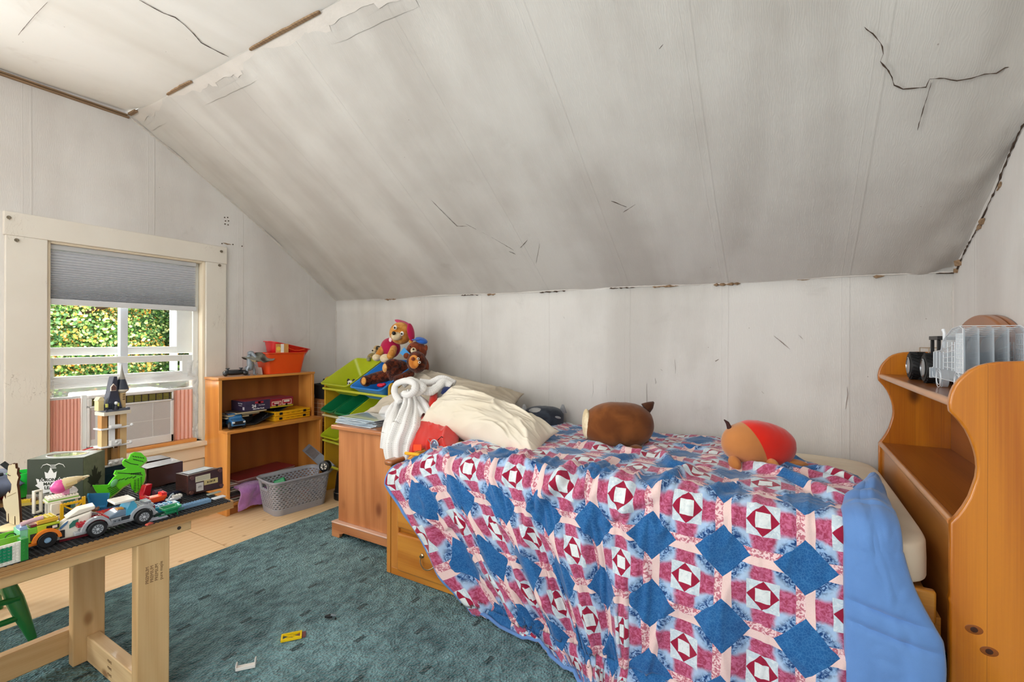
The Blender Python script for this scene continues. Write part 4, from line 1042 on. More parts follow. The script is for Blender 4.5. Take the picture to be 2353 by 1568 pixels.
# ================================================================ BASKET
BM = Matrix.Translation((-2.90, 1.995, 0)) @ Matrix.Rotation(radians(-9), 4, 'Z')
bk = thing('laundry_basket', 'grey slotted plastic basket on the plywood floor in front of the bookcase', 'basket', (-2.90, 1.995, 0), radians(-9))
M_GREY = plain('#a3a4ad', .4)
def basket():
    mb = MB(); h = .222; n = 7; rows = 13
    def ring(z, off=0):
        f = (z / h); w = lerp(.225, .265, f) + off; l = lerp(.345, .40, f) + off; r = .045 + off / 2
        P = []
        base = rrect(w, l, r, 5)
        # resample evenly
        m = len(base); seg = [(Vector(base[i]), Vector(base[(i + 1) % m])) for i in range(m)]; tot = sum((b - a).length for a, b in seg); N = 176; out = []
        i = 0; acc = 0
        for k in range(N):
            d = tot * k / N
            while acc + (seg[i][1] - seg[i][0]).length < d: acc += (seg[i][1] - seg[i][0]).length; i += 1
            a, b = seg[i]; q = a.lerp(b, (d - acc) / (b - a).length); out.append((q.x, q.y, z))
        return out
    zs = [0, .004, .022] + [.022 + (h - .045) * ((i + 1) // 2 * 2 + (.0 if i % 2 else 1.35) - (0 if i % 2 else 0)) / (rows * 2) for i in range(rows * 2)] + [h - .015, h]
    R = [ring(z) for z in zs]; N = len(R[0]); vs = [p for r in R for p in r]; fs = []
    for i in range(len(zs) - 1):
        for k in range(N):
            row = i - 3; z = (zs[i] + zs[i + 1]) / 2
            if row > 0 and row % 2 == 0 and row < rows * 2 - 1:
                if (k + (2 if (row // 2) % 2 else 0)) % 4 < 2: continue
            x, y, _ = R[i][k]
            if abs(x) < .045 and .170 < z < .198: continue      # hand holes at the short ends
            fs.append((i * N + k, i * N + (k + 1) % N, (i + 1) * N + (k + 1) % N, (i + 1) * N + k))
    fs.append(tuple(range(N - 1, -1, -1))); mb.add(vs, fs)
    mb.build('slotted_wall', M_GREY, bk, solid=.0028, soff=-1, smooth=50)
    r = MB(); loft(r, [ring(h - .006), ring(h - .006, .016), ring(h + .002, .018), ring(h + .006, .010), ring(h + .003, -.004), ring(h - .006)]); r.build('rim', M_GREY, bk, smooth=60)
    for s in (-1, 1):
        yy = s * .200
        P = [(-.052, .203), (-.052, .152), (.052, .152), (.052, .203)]
        MB().tube([(px, yy - s * (.222 - pz) * .13 + s * .003, pz) for px, pz in ((-.052, .212), (-.052, .17), (-.044, .158), (.044, .158), (.052, .17), (.052, .212))], .006, 8).build('handle_surround', M_GREY, bk)
basket()
# things in the basket
def W(M, p): return M @ Vector(p)
gt = thing('toy_tractor', 'green plastic toy truck lying in the grey basket', 'toy truck', BM @ Vector((-.03, -.06, .10)), radians(-40), rot=(radians(20), radians(-12), radians(-40)))
MB().prism([(-.07, 0), (.07, 0), (.075, .05), (.02, .055), (.0, .10), (-.05, .10), (-.07, .05)], 'y', -.035, .035).build('body', plain('#159a5e', .3, coat=.4), gt, bevel=.006)
MB().box(-.045, -.005, -.036, .036, .055, .09).build('cab_window', plain('#0c5f3c', .2), gt)
for x in (-.045, .05):
    for y in (-.042, .042): MB().cyl((x, y - .008, .0), (x, y + .008, .0), .024, n=18).build('wheel', plain('#1b1b1d', .6), gt)
MB().cyl((.0, -.0365, .03), (.0, -.038, .03), .011, n=16).build('badge', plain('#cfe9dc', .4), gt)
MB().tube([(.072, .0, .03), (.10, .0, .06), (.13, 0, .055)], [.018, .022, .02], 10).build('bucket', plain('#1ea66a', .3), gt)
for k, (c, x, y, w) in enumerate((('#c98a6a', .03, .05, .05), ('#e6cfc0', .05, .0, .04), ('#b0553f', -.05, .10, .045), ('#394a6a', .0, .12, .05), ('#d9c8a0', -.06, -.12, .05), ('#6a7a88', .05, -.13, .05))):
    tag(MB().cb((0, 0, 0), (w * 1.6, w, w * .7), BM @ Matrix.Translation((x, y, .055)) @ Matrix.Rotation(k, 4, 'Z')).build('building_block', plain(c, .5), origin=True, bevel=.004), ['tan', 'pale pink', 'brick red', 'navy', 'cream', 'slate'][k] + ' block at the bottom of the grey basket', 'block')
for k in range(5):
    tag(MB().lathe([(.05 - .004 * k, 0), (.055, .01), (.05, .03), (.02, .04)], 16, BM @ Matrix.Translation((-.06 + .03 * k, -.12 + .055 * k, .007))).build('toy_disc', plain(['#5b5b63', '#8b3b2f', '#c8c4bc', '#37507a', '#676b5a'][k], .5), origin=True), ['dark grey', 'rust red', 'pale grey', 'blue', 'olive'][k] + ' disc at the very bottom of the grey basket', 'toy')
fl_ = thing('round_torch', 'black round torch with a chrome spoked face resting on the basket rim', 'torch', at(745, 1090, y=2.13), radians(20))
c = at(746, 1072, y=2.13)
wv = (Vector((.45, -.88, .05))).normalized()
MB().tube([c + wv * .012, c + wv * .009, c - wv * .03, c - wv * .045], [.030, .036, .036, .028], 20).build('tyre', plain('#141416', .35), fl_, world=True)
MB().cyl(c + wv * .012, c + wv * .016, .024, .022, 20).build('hub', plain('#d4d8dc', .2, .9), fl_, world=True)
for k in range(6):
    a = k * pi / 3; u_ = wv.orthogonal().normalized(); w_ = wv.cross(u_); q = u_ * cos(a) + w_ * sin(a)
    MB().beam(c + wv * .0175, c + wv * .0175 + q * .022, .005, .003).build('spoke', plain('#17171a', .3), fl_, world=True)
# silver board leaning behind the basket
C4 = [at(690, 1030, y=2.36), at(705, 1022, y=2.38), at(762, 1072, y=2.42), at(752, 1092, y=2.34)]
sb = thing('silver_box', 'flat silver grey box leaning behind the basket against the bookcase', 'box', (-2.86, 2.40, 0))
a0 = at(694, 1036, y=2.30); b0 = at(760, 1095, y=2.29)
d = (b0 - a0).normalized(); nrm = Vector((.25, -.75, .62)).normalized(); sd = nrm.cross(d).normalized()
mm = Matrix(((d.x, sd.x, nrm.x, a0.x), (d.y, sd.y, nrm.y, a0.y), (d.z, sd.z, nrm.z, a0.z), (0, 0, 0, 1)))
MB().box(0, .33, 0, .075, -.03, 0, mm).build('box', plain('#a3afbd', .3, .35, .12, coat=.4), sb, world=True, bevel=.002)
MB().box(.03, .15, .008, .066, .0, .0008, mm).build('foil_print', plain('#d5dbe0', .2, .7, .25, nsc=60), sb, world=True)
# black vacuum / torch thing
vb = thing('hand_vacuum', 'black upright hand vacuum standing between basket and dresser', 'vacuum', (-2.60, 2.20, 0))
VM = Matrix.Translation((-2.745, 2.275, 0))
MB().lathe([(.060, 0), (.065, .006), (.066, .05), (.058, .07), (.050, .15), (.045, .19), (.03, .21)], 28, VM).build('base', plain('#17181b', .3, coat=.4), vb, world=True)
MB().lathe([(.0665, .052), (.068, .055), (.0665, .058)], 28, VM).build('trim_ring', plain('#9aa0a6', .2, .9), vb, world=True)
MB().lathe([(.032, .2), (.035, .215), (.03, .26), (.02, .275)], 20, VM).build('motor_housing', plain('#1d1e22', .25, coat=.5), vb, world=True)
MB().tube([(-2.745, 2.275, .27), (-2.75, 2.27, .30), (-2.725, 2.26, .315), (-2.70, 2.26, .29), (-2.70, 2.26, .20)], .011, 10).build('handle', plain('#2a2b30', .3), vb, world=True)

# ================================================================ BOOKCASE CONTENTS
SZ = .5465
def vec(u, v, x): p = at(u, v, x=x); return p
def card(name, parent, P, mat, th=.0008, **k): return MB().plate(P, th).build(name, mat, parent, world=True, smooth=0, **k)
# yellow cases
M_YC = plain('#f2b417', .4)
for k in range(2):
    z0 = SZ + .0005 + k * .036; y0, y1 = 2.03 - .0, 2.318; x1 = -3.182 + .004 * k
    yc = thing('storage_case', ['lower', 'upper'][k] + ' of two stacked yellow plastic cases on the upper shelf', 'case', (-3.27, 2.17, z0), group='yellow cases')
    MB().box(-3.352, x1, y0, y1, z0, z0 + .0165).box(-3.352, x1, y0, y1, z0 + .0175, z0 + .034).build('shell', M_YC, yc, world=True, bevel=.003)
    for y in (y0 + .045, y1 - .05): MB().box(x1, x1 + .003, y - .012, y + .012, z0 + .009, z0 + .026).build('latch', plain('#1f1f22', .4), yc, world=True, bevel=.001)
    for y in (y0 + .10, y0 + .14, y0 + .19): MB().box(x1, x1 + .001, y - .012, y + .012, z0 + .016, z0 + .018).build('seam_mark', plain('#7a560c', .5), yc, world=True)
# black binder leaning
bd = thing('binder', 'black binder leaning slantwise across the upper shelf beneath the puzzle box', 'binder', (-3.25, 1.95, SZ))
p0, p1 = vec(587, 983, -3.19), vec(662, 933, -3.19); p2, p3 = p1 + Vector((-.15, 0, .003)), p0 + Vector((-.15, 0, .004))
p0.z = max(p0.z, SZ + .008); p3.z = max(p3.z, SZ + .009)
MB().plate([p0, p1, p2, p3], .006).build('cover', plain('#26272b', .35), bd, world=True, bevel=.001)
q0 = p0 + Vector((0, -.11, .001)); q0.z = SZ + .006
MB().plate([q0 + Vector((0, 0, .014)), p0 + Vector((0, .0, .002)), p3 + Vector((0, 0, .002)), q0 + Vector((-.15, 0, .014))], .010).build('cover', plain('#2c2d31', .35), bd, world=True, bevel=.001)
for k in range(5):
    a = p0.lerp(p1, .25 + .1 * k) + Vector((-.02 - .012 * (k % 3), 0, .0015)); MB().beam(a, a + Vector((-.012, .014, .010)), .002, .0008).build('scribble', plain('#a9aeb4', .5), bd, world=True)
# blue toy pickup
tk = thing('toy_pickup', 'small blue toy pickup truck at the left of the upper shelf', 'toy truck', (-3.225, 1.765, SZ), radians(-12)); tk.scale = (1.22, 1.22, 1.22)
MB().prism([(-.075, .016), (.075, .016), (.080, .028), (.078, .046), (.03, .052), (.012, .078), (-.045, .080), (-.055, .052), (-.080, .052), (-.082, .022)], 'y', -.034, .034).build('body', plain('#3f83bf', .25, .3, coat=.6), tk, bevel=.005)
MB().prism([(.026, .053), (.011, .075), (-.040, .077), (-.048, .053)], 'y', -.0345, .0345).build('window', plain('#101418', .1), tk)
MB().box(.0795, .083, -.026, .026, .026, .044).build('grille', plain('#16181b', .4), tk)
for y in (-.026, .026): MB().cb((.0805, y, .038), (.006, .012, .009)).build('headlight', plain('#e6edf2', .2), tk, bevel=.001)
for x in (-.05, .052):
    for y in (-.034, .034): MB().lathe([(.017, -.008), (.0195, -.005), (.0195, .005), (.017, .008)], 20, Matrix.Translation((x, y, .0195)) @ Matrix.Rotation(pi / 2, 4, 'X')).build('wheel', plain('#1a1a1c', .6), tk); MB().lathe([(.011, -.0088), (.011, .0088)], 12, Matrix.Translation((x, y, .0195)) @ Matrix.Rotation(pi / 2, 4, 'X')).build('wheel_rim', plain('#b9bec4', .3, .8), tk)
# books under the puzzle box
zb = SZ + .075
bs_ = [(-3.345, -3.205, 1.70, 1.86, zb - .012, '#3a3238', 'dark hardback at the bottom of the small stack left of the cases'), (-3.345, -3.20, 1.71, 1.93, zb + .002, '#8a8078', 'grey softcover book in the small stack under the puzzle box'), (-3.34, -3.185, 1.76, 1.975, zb + .014, '#4a3f3a', 'thick cream-paged book directly under the puzzle box')]
for k, (x0, x1, y0, y1, z0, c, lb) in enumerate(bs_):
    t = thing('book', lb, 'book', ((x0 + x1) / 2, (y0 + y1) / 2, z0))
    MB().box(x0 + .002, x1 - .003, y0 + .003, y1 - .003, z0 + .0015, z0 + .0105).build('pages', plain('#d9c9a2', .8), t, world=True)
    MB().box(x0, x1, y0, y1, z0, z0 + .0014).box(x0, x1, y0, y1, z0 + .0106, z0 + .012).build('cover', plain(c, .5), t, world=True)
tag(MB().box(-3.35, -3.29, 1.69, 1.80, SZ, zb - .0125).box(-3.35, -3.29, 1.82, 1.93, SZ, zb - .0125).build('dark_box', plain('#2b2426', .6), origin=True), 'dark block hidden behind the toy pickup holding up the books', 'box')
# puzzle box
z0 = zb + .0265; y0, y1 = 1.815, 2.175; x1 = -3.183
pb = thing('puzzle_box', 'fire engine floor puzzle box lying on the books on the upper shelf', 'puzzle box', (-3.27, 2.0, z0))
pz = .068
MB().box(-3.352, x1, y0 - .0, y1, z0, z0 + pz).build('carton', plain('#3d3350', .4), pb, world=True, bevel=.001)
MB().box(-3.350, x1 - .001, y0 + .001, y1 - .001, z0 + pz, z0 + pz + .0008).build('lid_print', plain('#9c3348', .4, var=.3), pb, world=True)
ym = y0 + (y1 - y0) * .50
MB().box(x1, x1 + .0008, ym, y1 - .002, z0 + .010, z0 + pz - .002).build('printed_panel', plain('#a32a3b', .4, var=.2), pb, world=True)
MB().box(x1, x1 + .001, ym, y1 - .002, z0 + .001, z0 + .012).build('printed_panel', plain('#c9b52a', .4, var=.2), pb, world=True)
for (a, b, c_, d_, col) in ((ym + .012, ym + .085, .016, .046, '#f2d9c4'), (ym + .016, ym + .08, .020, .040, '#b3243a'), (ym + .092, y1 - .014, .016, .054, '#f2d9c4'), (ym + .097, y1 - .019, .022, .050, '#b3243a'), (ym + .105, y1 - .03, .034, .047, '#f0e4dc'), (ym + .03, ym + .07, .028, .036, '#f0e4dc')):
    k = .0012 if col == '#f2d9c4' else .0016 if col == '#b3243a' else .002
    MB().box(x1, x1 + k, a, b, z0 + c_, z0 + d_).build('printed_truck', plain(col, .4), pb, world=True)
for y in (ym + .05, ym + .125): MB().cyl((x1, y, z0 + .017), (x1 + .0026, y, z0 + .017), .0085, n=14).build('printed_wheel', plain('#19171a', .4), pb, world=True)
M_WH = plain('#eceaf0', .5)
text('24', .030, frame((x1 + .0006, y0 + .062, z0 + .030), (0, 1, 0), (1, 0, 0)), M_WH, pb, bold=.001)
text('Floor Puzzle', .009, frame((x1 + .0006, y0 + .118, z0 + .034), (0, 1, 0), (1, 0, 0)), M_WH, pb)
text('Giant Fire Truck', .012, frame((x1 + .0006, y0 + .095, z0 + .011), (0, 1, 0), (1, 0, 0)), M_WH, pb, bold=.0005)
MB().cyl((x1, y0 + .10, z0 + .054), (x1 + .001, y0 + .10, z0 + .054), .010, n=20).box(x1, x1 + .001, y0 + .07, y0 + .13, z0 + .047, z0 + .061).build('red_badge', plain('#b5303f', .4), pb, world=True)
text('Fire Truck', .012, frame((-3.24, y0 - .0006, z0 + .052), (1, 0, 0), (0, -1, 0)), M_WH, pb)
text('24 large pieces', .007, frame((-3.24, y0 - .0006, z0 + .038), (1, 0, 0), (0, -1, 0)), M_WH, pb)
MB().box(-3.21, -3.19, y0 - .001, y0, z0 + .01, z0 + .03).build('price_sticker', plain('#d8d4da', .5), pb, world=True)

# ---- lower shelf: magazines, red magazine, towel
LZ = .0735
random.seed(5)
mcols = ['#d9d2c8', '#5a4a44', '#b8b0a8', '#7a3a3a', '#c9c4bf', '#3f3a3c', '#8f8a86', '#d0cabd', '#6b5a52', '#a8a29c', '#4b4f57', '#c4b8a8', '#8a4a40', '#dcd6cc']
z = LZ
MAGL = ['cream magazine at the very bottom', 'dark brown magazine second from the bottom', 'pale grey magazine third from the bottom', 'brick red magazine low', 'light grey magazine under the thick volumes', 'thick charcoal volume', 'thick mid grey volume', 'cream magazine above the thick volumes', 'dark taupe magazine above the middle', 'warm grey magazine fifth from the top', 'slate magazine fourth from the top', 'tan magazine third from the top', 'rust red magazine second from the top', 'off-white magazine topmost']
for k in range(14):
    h = .0055 + random.random() * .004; dy = random.uniform(-.012, .012); dx = random.uniform(-.01, .006); l = random.uniform(.20, .27)
    if 5 <= k <= 6: h = .016
    tag(MB().cb((0, 0, h / 2), (.205, l, h - .0006), Matrix.Translation((-3.235 + dx, 1.685 + l / 2 + abs(dy), z)) @ Matrix.Rotation(dy * .6, 4, 'Z')).build('magazine', plain(mcols[k], .5, var=.2), origin=True),
        MAGL[k] + ' in the lower shelf magazine pile', 'magazine', 'magazines piled on the lower shelf')
    z += h
z = z + .001; ztop_m = z
rm = thing('picture_book', 'large red picture book lying askew on the magazine pile', 'book', (-3.22, 2.0, ztop_m))
MM = Matrix.Translation((-3.235, 1.925, ztop_m)) @ Matrix.Rotation(radians(4), 4, 'Z')
MB().box(-.105, .105, -.20, .24, .0, .0028, MM).box(-.105, .105, -.20, .24, .0115, .0142, MM).build('cover', plain('#8f2f35', .35, var=.25), rm, world=True)
MB().box(-.10, .10, -.196, .236, .003, .0113, MM).build('pages', plain('#d8c4bc', .7), rm, world=True)
# pink towel drooping over the shelf edge
M_TOW = fabric('#c088c9', '#9c63a8', 30, 300, .9, .6)
def towel(u, v):
    y = lerp(1.715, 1.885, u) + .008 * sin(v * 5); s_ = v * .27
    if s_ < .10: x = -3.19 + s_; zz = LZ + .085 - .02 * v
    elif s_ < .14: g = (s_ - .10) / .04 * 1.3; x = -3.09 + .03 * sin(g); zz = LZ + .078 - .03 * (1 - cos(g))
    else: x = -3.061 - .012 * sin((s_ - .14) * 16); zz = LZ + .056 - (s_ - .14) * .8
    return Vector((x + .006 * noise.noise(Vector((u * 5, v * 7, 1))) + .006 * sin(u * 8), y, zz + .012 * sin(u * 3.4) + .003 * noise.noise(Vector((u * 20, v * 20, 4)))))
mb = MB(); mb.grid(40, 60, towel)
tag(mb.build('towel', M_TOW, solid=.016, smooth=80, origin=True), 'mauve pink terry towel hanging out of the lower bookcase shelf', 'towel')

# ---- on top of the bookcase
ZT = .8905
oc = at(655, 855, x=-3.27); oc.z = ZT
ob = thing('orange_bin', 'bright orange plastic tub on top of the bookcase', 'tub', (-3.275, 2.135, ZT + .0005), radians(-4))
tub(MB(), .17, .315, .155, .78, .84, .028, .010).build('tub', plain('#f0501a', .35, coat=.3), ob)
MB().box(-.03, .03, -.158 - .0, -.1565 + .0, .02, .075, Matrix.Translation((0, .008, 0)) @ Matrix.Rotation(radians(9), 4, 'X')).build('paper_label', plain('#efe6e2', .5), ob)
rt = thing('red_tray', 'red plastic basin tilted inside the orange tub', 'basin', (-3.275, 2.16, ZT + .075), rot=(radians(-12), 0, radians(-4)))
tub(MB(), .155, .30, .10, .8, .8, .04, .012, M=Matrix.Translation((0, -.0, .035))).build('tub', plain('#d8141c', .25, coat=.6), rt)
MB().tube([(.088, -.07, .125), (.092, -.03, .105), (.093, .01, .10), (.092, .05, .108), (.088, .09, .125)], .0028, 8).build('wire_handle', plain('#f0451a', .3), rt)
kk = thing('seed_packet', 'small orange and white printed packet stuck inside the red basin', 'packet', (-3.19, 2.09, ZT + .16), radians(-10))
MB().box(-.001, .001, -.045, .045, -.005, .06).build('card', plain('#e7a35a', .5, var=.3), kk)
MB().box(.001, .0015, -.01, .012, -.004, .059).build('printed_strip', plain('#f2ece6', .5), kk)
MB().cyl((.001, -.026, .025), (.0018, -.026, .025), .015, n=16).build('printed_sun', plain('#f0c84a', .5), kk)
# dinosaur
M_DINO = plain('#9fa7b0', .3, .35, .15, bump=.6, bs=40)
dn = thing('toy_dinosaur', 'grey silvery toy dinosaur standing beside the orange tub', 'toy dinosaur', (-3.26, 1.90, ZT))
def DP(u, v, x=-3.24): return at(u, v, x=x)
mb = MB()
mb.tube([DP(570, 815), DP(574, 825), DP(575, 838), DP(577, 848), DP(575, 852) + Vector((-.02, 0, 0))], [.014, .020, .024, .020, .008], 14)
mb.build('torso', M_DINO, dn, world=True, smooth=80, sub=1)
MB().ell(DP(576, 812), (.022, .022, .017)).tube([DP(577, 812) + Vector((.01, 0, 0)), DP(582, 822) + Vector((.03, 0, 0))], [.015, .010], 10).build('head', M_DINO, dn, world=True, smooth=80)
MB().tube([DP(574, 824) + Vector((.01, 0, -.004)), DP(582, 829) + Vector((.035, 0, -.004))], [.012, .009], 10).build('jaw', plain('#c9b78a', .4), dn, world=True)
for (a, b, c) in (((572, 842), (568, 850), (569, 860)), ((580, 842), (585, 852), (584, 860))):
    A_, B_, C_ = DP(*a), DP(*b), DP(*c); C_.z = ZT + .006
    MB().tube([A_, B_, C_, C_ + Vector((.022, 0, -.001))], [.013, .010, .0075, .005], 10).build('leg', M_DINO, dn, world=True, smooth=80)
for (a, b) in (((569, 832), (574, 842)), ((580, 834), (584, 842))): MB().tube([DP(*a), DP(*b) + Vector((.02, 0, 0))], [.006, .003], 8).build('arm', M_DINO, dn, world=True)
MB().tube([DP(573, 846) + Vector((-.02, 0, 0)), DP(566, 852) + Vector((-.06, .0, -.01)), Vector((-3.36, 1.93, ZT + .02))], [.016, .010, .003], 10).build('tail', M_DINO, dn, world=True, smooth=80)
# leather hat / cloth on its head
M_HAT = Sh('hat_leather', .45); M_HAT.color(M_HAT.mix(M_HAT.noise(M_HAT.co(), 14, 3).ss(.4, .6), L('#3b3a33'), L('#8d8c80'))); M_HAT = M_HAT.m
def hat(u, v):
    r = v; a = u * 2 * pi; R = .068 * r
    y = cos(a) * R * 1.75; x = sin(a) * R * .8
    z = .034 * exp(-(r / .42) ** 4) + .010 * cos(2 * a) * r * r - .014 * r * (1 if cos(a) > 0 else .3) - .012 * r * abs(sin(a))
    return Vector((-3.225 + x, 1.925 + y + .012, ZT + .128 + z + .005 * noise.noise(Vector((x * 30, y * 30, 1)))))
mb = MB(); mb.grid(48, 16, hat); tag(mb.build('hat', M_HAT, solid=.003, smooth=80, origin=True), 'dark crumpled brimmed toy hat perched on the grey dinosaur', 'hat')
# game controller
gc = thing('game_controller', 'black game controller at the left end of the bookcase top', 'controller', (-3.25, 1.78, ZT), radians(-8))
M_CT = plain('#1d2024', .3, coat=.4)
MB().ell((0, 0, .026), (.034, .072, .020), e=.8).tube([(.012, -.055, .026), (.024, -.064, .018), (.03, -.066, .008)], [.018, .017, .009], 12).tube([(.012, .055, .026), (.024, .064, .018), (.03, .066, .008)], [.018, .017, .009], 12).build('shell', M_CT, gc, smooth=80)
for y in (-.042, .042): MB().lathe([(.017, .030), (.017, .036), (.007, .042), (.006, .050), (.013, .052), (.012, .057)], 18, Matrix.Translation((.0, y, 0))).build('thumbstick', plain('#2b2f35', .35), gc)
for k in range(3): MB().cyl((-.01 + .008 * k, .004 * k, .039), (-.01 + .008 * k, .004 * k, .0415), .003, n=8).build('button', plain('#b9c3cc', .3), gc)

# ================================================================ PLUSH ANIMALS ON THE ORGANIZER
def fur(name, a, b, s=.6, sc=60):
    m = Sh(name, .9, spec=.15, sheen=.2); v = m.co(); m.color(m.mix(m.noise(v, sc, 4, .6).ss(.35, .7), L(a), L(b))); m.bump(m.noise(v, sc * 3, 4), s, .006); return m.m
F_TAN = fur('plush_tan', '#c07a2c', '#dfa354', .2, 30); F_CR = fur('plush_cream', '#d9c39a', '#efe0c0', .2, 30); F_BR = fur('plush_brown', '#34140a', '#74341a', 1.0, 45)
F_BR2 = fur('plush_reddish', '#71321a', '#93482a', .25, 30); F_BLK = plain('#17100d', .25); F_MAG = fabric('#c81c54', '#9c123c', 10, 200); F_BLU = fabric('#2f6fd0', '#1f4fa6', 10, 200)
def pl(name, u, v, y, rpx, parent, mat, sq=(1, 1, 1), bump=0.0, rot=None, **k):
    c = at(u, v, y=y); d = (c - OV).dot(FV); r = rpx * d / FOC
    return MB().ell(c, (r * sq[0], r * sq[1], r * sq[2]), rot, bump=bump, nu=24, nv=16).build(name, mat, parent, world=True, smooth=180, **k)
def limb(name, pts, y, rr, parent, mat, n=14):
    P = []; R = []
    for (u, v, dy), r in zip(pts, rr): c = at(u, v, y=y + dy); P.append(c); R.append(r * (c - OV).dot(FV) / FOC)
    e = [P[0] + (P[0] - P[1]).normalized() * R[0] * .6] + P + [P[-1] + (P[-1] - P[-2]).normalized() * R[-1] * .6]
    return MB().tube(e, [R[0] * .5] + R + [R[-1] * .5], n).build(name, mat, parent, world=True, smooth=180, sub=1)
# tan puppy in a magenta top
Y1 = 2.48
dg = thing('plush_puppy', 'tan plush puppy in a magenta top sitting highest on the organizer', 'plush toy', at(905, 830, y=Y1))
pl('body', 897, 800, Y1, 25, dg, F_MAG, (1, .8, .95)); pl('head', 921, 766, Y1 - .02, 27, dg, F_TAN, (1, .9, .96))
pl('muzzle', 911, 773, Y1 - .09, 13, dg, F_CR, (1, .9, .75)); pl('nose', 905, 766, Y1 - .13, 4.5, dg, F_BLK)
for (u, v) in ((908, 753), (924, 767)):
    pl('eye', u, v, Y1 - .105, 5.0, dg, plain('#f2ece2', .3), (1, .5, 1.05)); pl('pupil', u - 1.2, v + .5, Y1 - .122, 2.6, dg, F_BLK, (1, .5, 1))
pl('ear', 944, 764, Y1 - .03, 17, dg, F_MAG, (.35, .6, 1.25), rot=Matrix.Rotation(radians(-12), 3, 'Y')); pl('ear', 925, 742, Y1 + .0, 20, dg, fur('plush_rose', '#c4365e', '#d9507a', .2), (1.15, .6, .22), rot=Matrix.Rotation(radians(18), 3, 'Y'))
limb('arm', [(884, 795, -.02), (876, 808, -.06), (869, 818, -.08)], Y1, (8, 8, 9), dg, F_TAN); limb('arm', [(905, 800, -.05), (902, 812, -.10), (895, 822, -.13)], Y1, (9, 9, 9), dg, F_TAN)
pl('paw', 866, 822, Y1 - .09, 10, dg, F_CR, (1.1, 1, .85)); pl('paw', 886, 824, Y1 - .13, 12, dg, F_CR, (1.15, 1, .85))
pl('bow', 897, 781, Y1 - .075, 4.5, dg, plain('#f0d5dc', .6), (1, .5, 1.2))
# little striped plush behind
mk = thing('plush_meerkat', 'small tan and grey plush animal peeking from behind the puppy', 'plush toy', at(858, 830, y=2.55))
pl('body', 856, 821, 2.56, 12, mk, fur('plush_olive', '#7c6a3c', '#a8935c', .2), (1.1, .8, .8)); pl('head', 867, 803, 2.55, 10, mk, fur('plush_sand', '#a8895a', '#c9ab78', .2), (1, .8, .9)); pl('muzzle', 859, 807, 2.50, 5, mk, F_CR)
pl('eye', 866, 801, 2.47, 3.2, mk, F_BLK, (1, .5, 1)); pl('nose', 856, 806, 2.48, 1.8, mk, F_BLK); pl('foot', 847, 826, 2.50, 5, mk, fur('plush_grey', '#7c7a64', '#a39f84', .2)); pl('brow', 869, 797, 2.49, 5, mk, F_BLK, (1.2, .5, .3))
# teddy with blue cap
Y2 = 2.50
bt = thing('plush_bear', 'reddish brown plush bear with a blue cap beside the puppy', 'plush toy', at(955, 860, y=Y2))
pl('body', 962, 842, Y2, 26, bt, F_BR2, (1, .8, 1)); pl('head', 957, 808, Y2 - .03, 25, bt, F_BR2, (1, .85, .92)); pl('muzzle', 950, 806, Y2 - .12, 8, bt, F_CR, (1, .6, .9)); pl('nose', 950, 803, Y2 - .142, 2.4, bt, F_BLK)
pl('eye', 943, 797, Y2 - .11, 1.8, bt, F_BLK); pl('eye', 961, 805, Y2 - .115, 1.8, bt, F_BLK)
pl('cap', 968, 783, Y2 - .03, 14, bt, F_BLU, (1.1, 1, .5), rot=Matrix.Rotation(radians(20), 3, 'Y')); pl('cap_peak', 956, 781, Y2 - .07, 9, bt, F_BLU, (1.2, 1, .2)); pl('ear', 944, 785, Y2 - .04, 6, bt, F_TAN, (1, .5, .8)); pl('ear', 979, 800, Y2 - .04, 6, bt, F_BR2, (.7, .5, 1.2))
c4 = [at(918, 812, y=Y2 - .13), at(928, 799, y=Y2 - .13), at(943, 815, y=Y2 - .15), at(936, 824, y=Y2 - .15)]
MB().plate(c4[::-1], .006).build('bib', fabric('#4fa3e0', '#3b86c8', 10, 200), bt, world=True)
# brown monkey lying in front
Y3 = 2.36
mo = thing('plush_monkey', 'shaggy dark brown plush monkey lying across the bins', 'plush toy', at(905, 885, y=Y3))
pl('body', 912, 852, Y3, 30, mo, F_BR, (1.25, .8, .85), .12); pl('head', 958, 833, Y3 - .06, 25, mo, F_BR, (1, .85, 1), .10)
pl('face', 951, 832, Y3 - .155, 16, mo, fur('plush_orange_tan', '#b86a24', '#d98f3f', .15, 20), (.95, .4, 1)); pl('nose', 949, 825, Y3 - .178, 4.4, mo, F_BR2)
for (u, v) in ((961, 825), (964, 833)): pl('eye', u, v, Y3 - .165, 3.2, mo, plain('#f0e6da', .3)); pl('pupil', u, v, Y3 - .176, 1.6, mo, F_BLK)
limb('leg', [(895, 862, -.03), (868, 868, -.08), (845, 874, -.12)], Y3, (15, 14, 13), mo, F_BR); limb('arm', [(915, 838, -.10), (900, 832, -.14), (888, 845, -.17)], Y3, (11, 12, 12), mo, F_BR)
limb('arm', [(945, 858, -.08), (930, 868, -.12), (910, 872, -.14)], Y3, (11, 11, 10), mo, F_BR)
pl('foot', 840, 876, Y3 - .14, 13, mo, F_BR, (1.1, .9, 1), .1); pl('sole', 836, 876, Y3 - .195, 8, mo, F_TAN, (.9, .45, 1.1)); pl('palm', 884, 846, Y3 - .235, 8.5, mo, fur('plush_gold', '#c28a4a', '#dcae72', .2), (.8, .4, 1.2))
pl('ear', 934, 818, Y3 - .05, 7, mo, F_BR2)
rb = at(875, 886, y=2.22)
tag(MB().ell(rb, (.030, .02, .014)).ell(rb + Vector((.03, 0, .008)), (.014, .012, .01)).build('red_toy', plain('#d01a38', .4), origin=True), 'crumpled red and white toy by the monkey leg in the blue bin', 'toy')

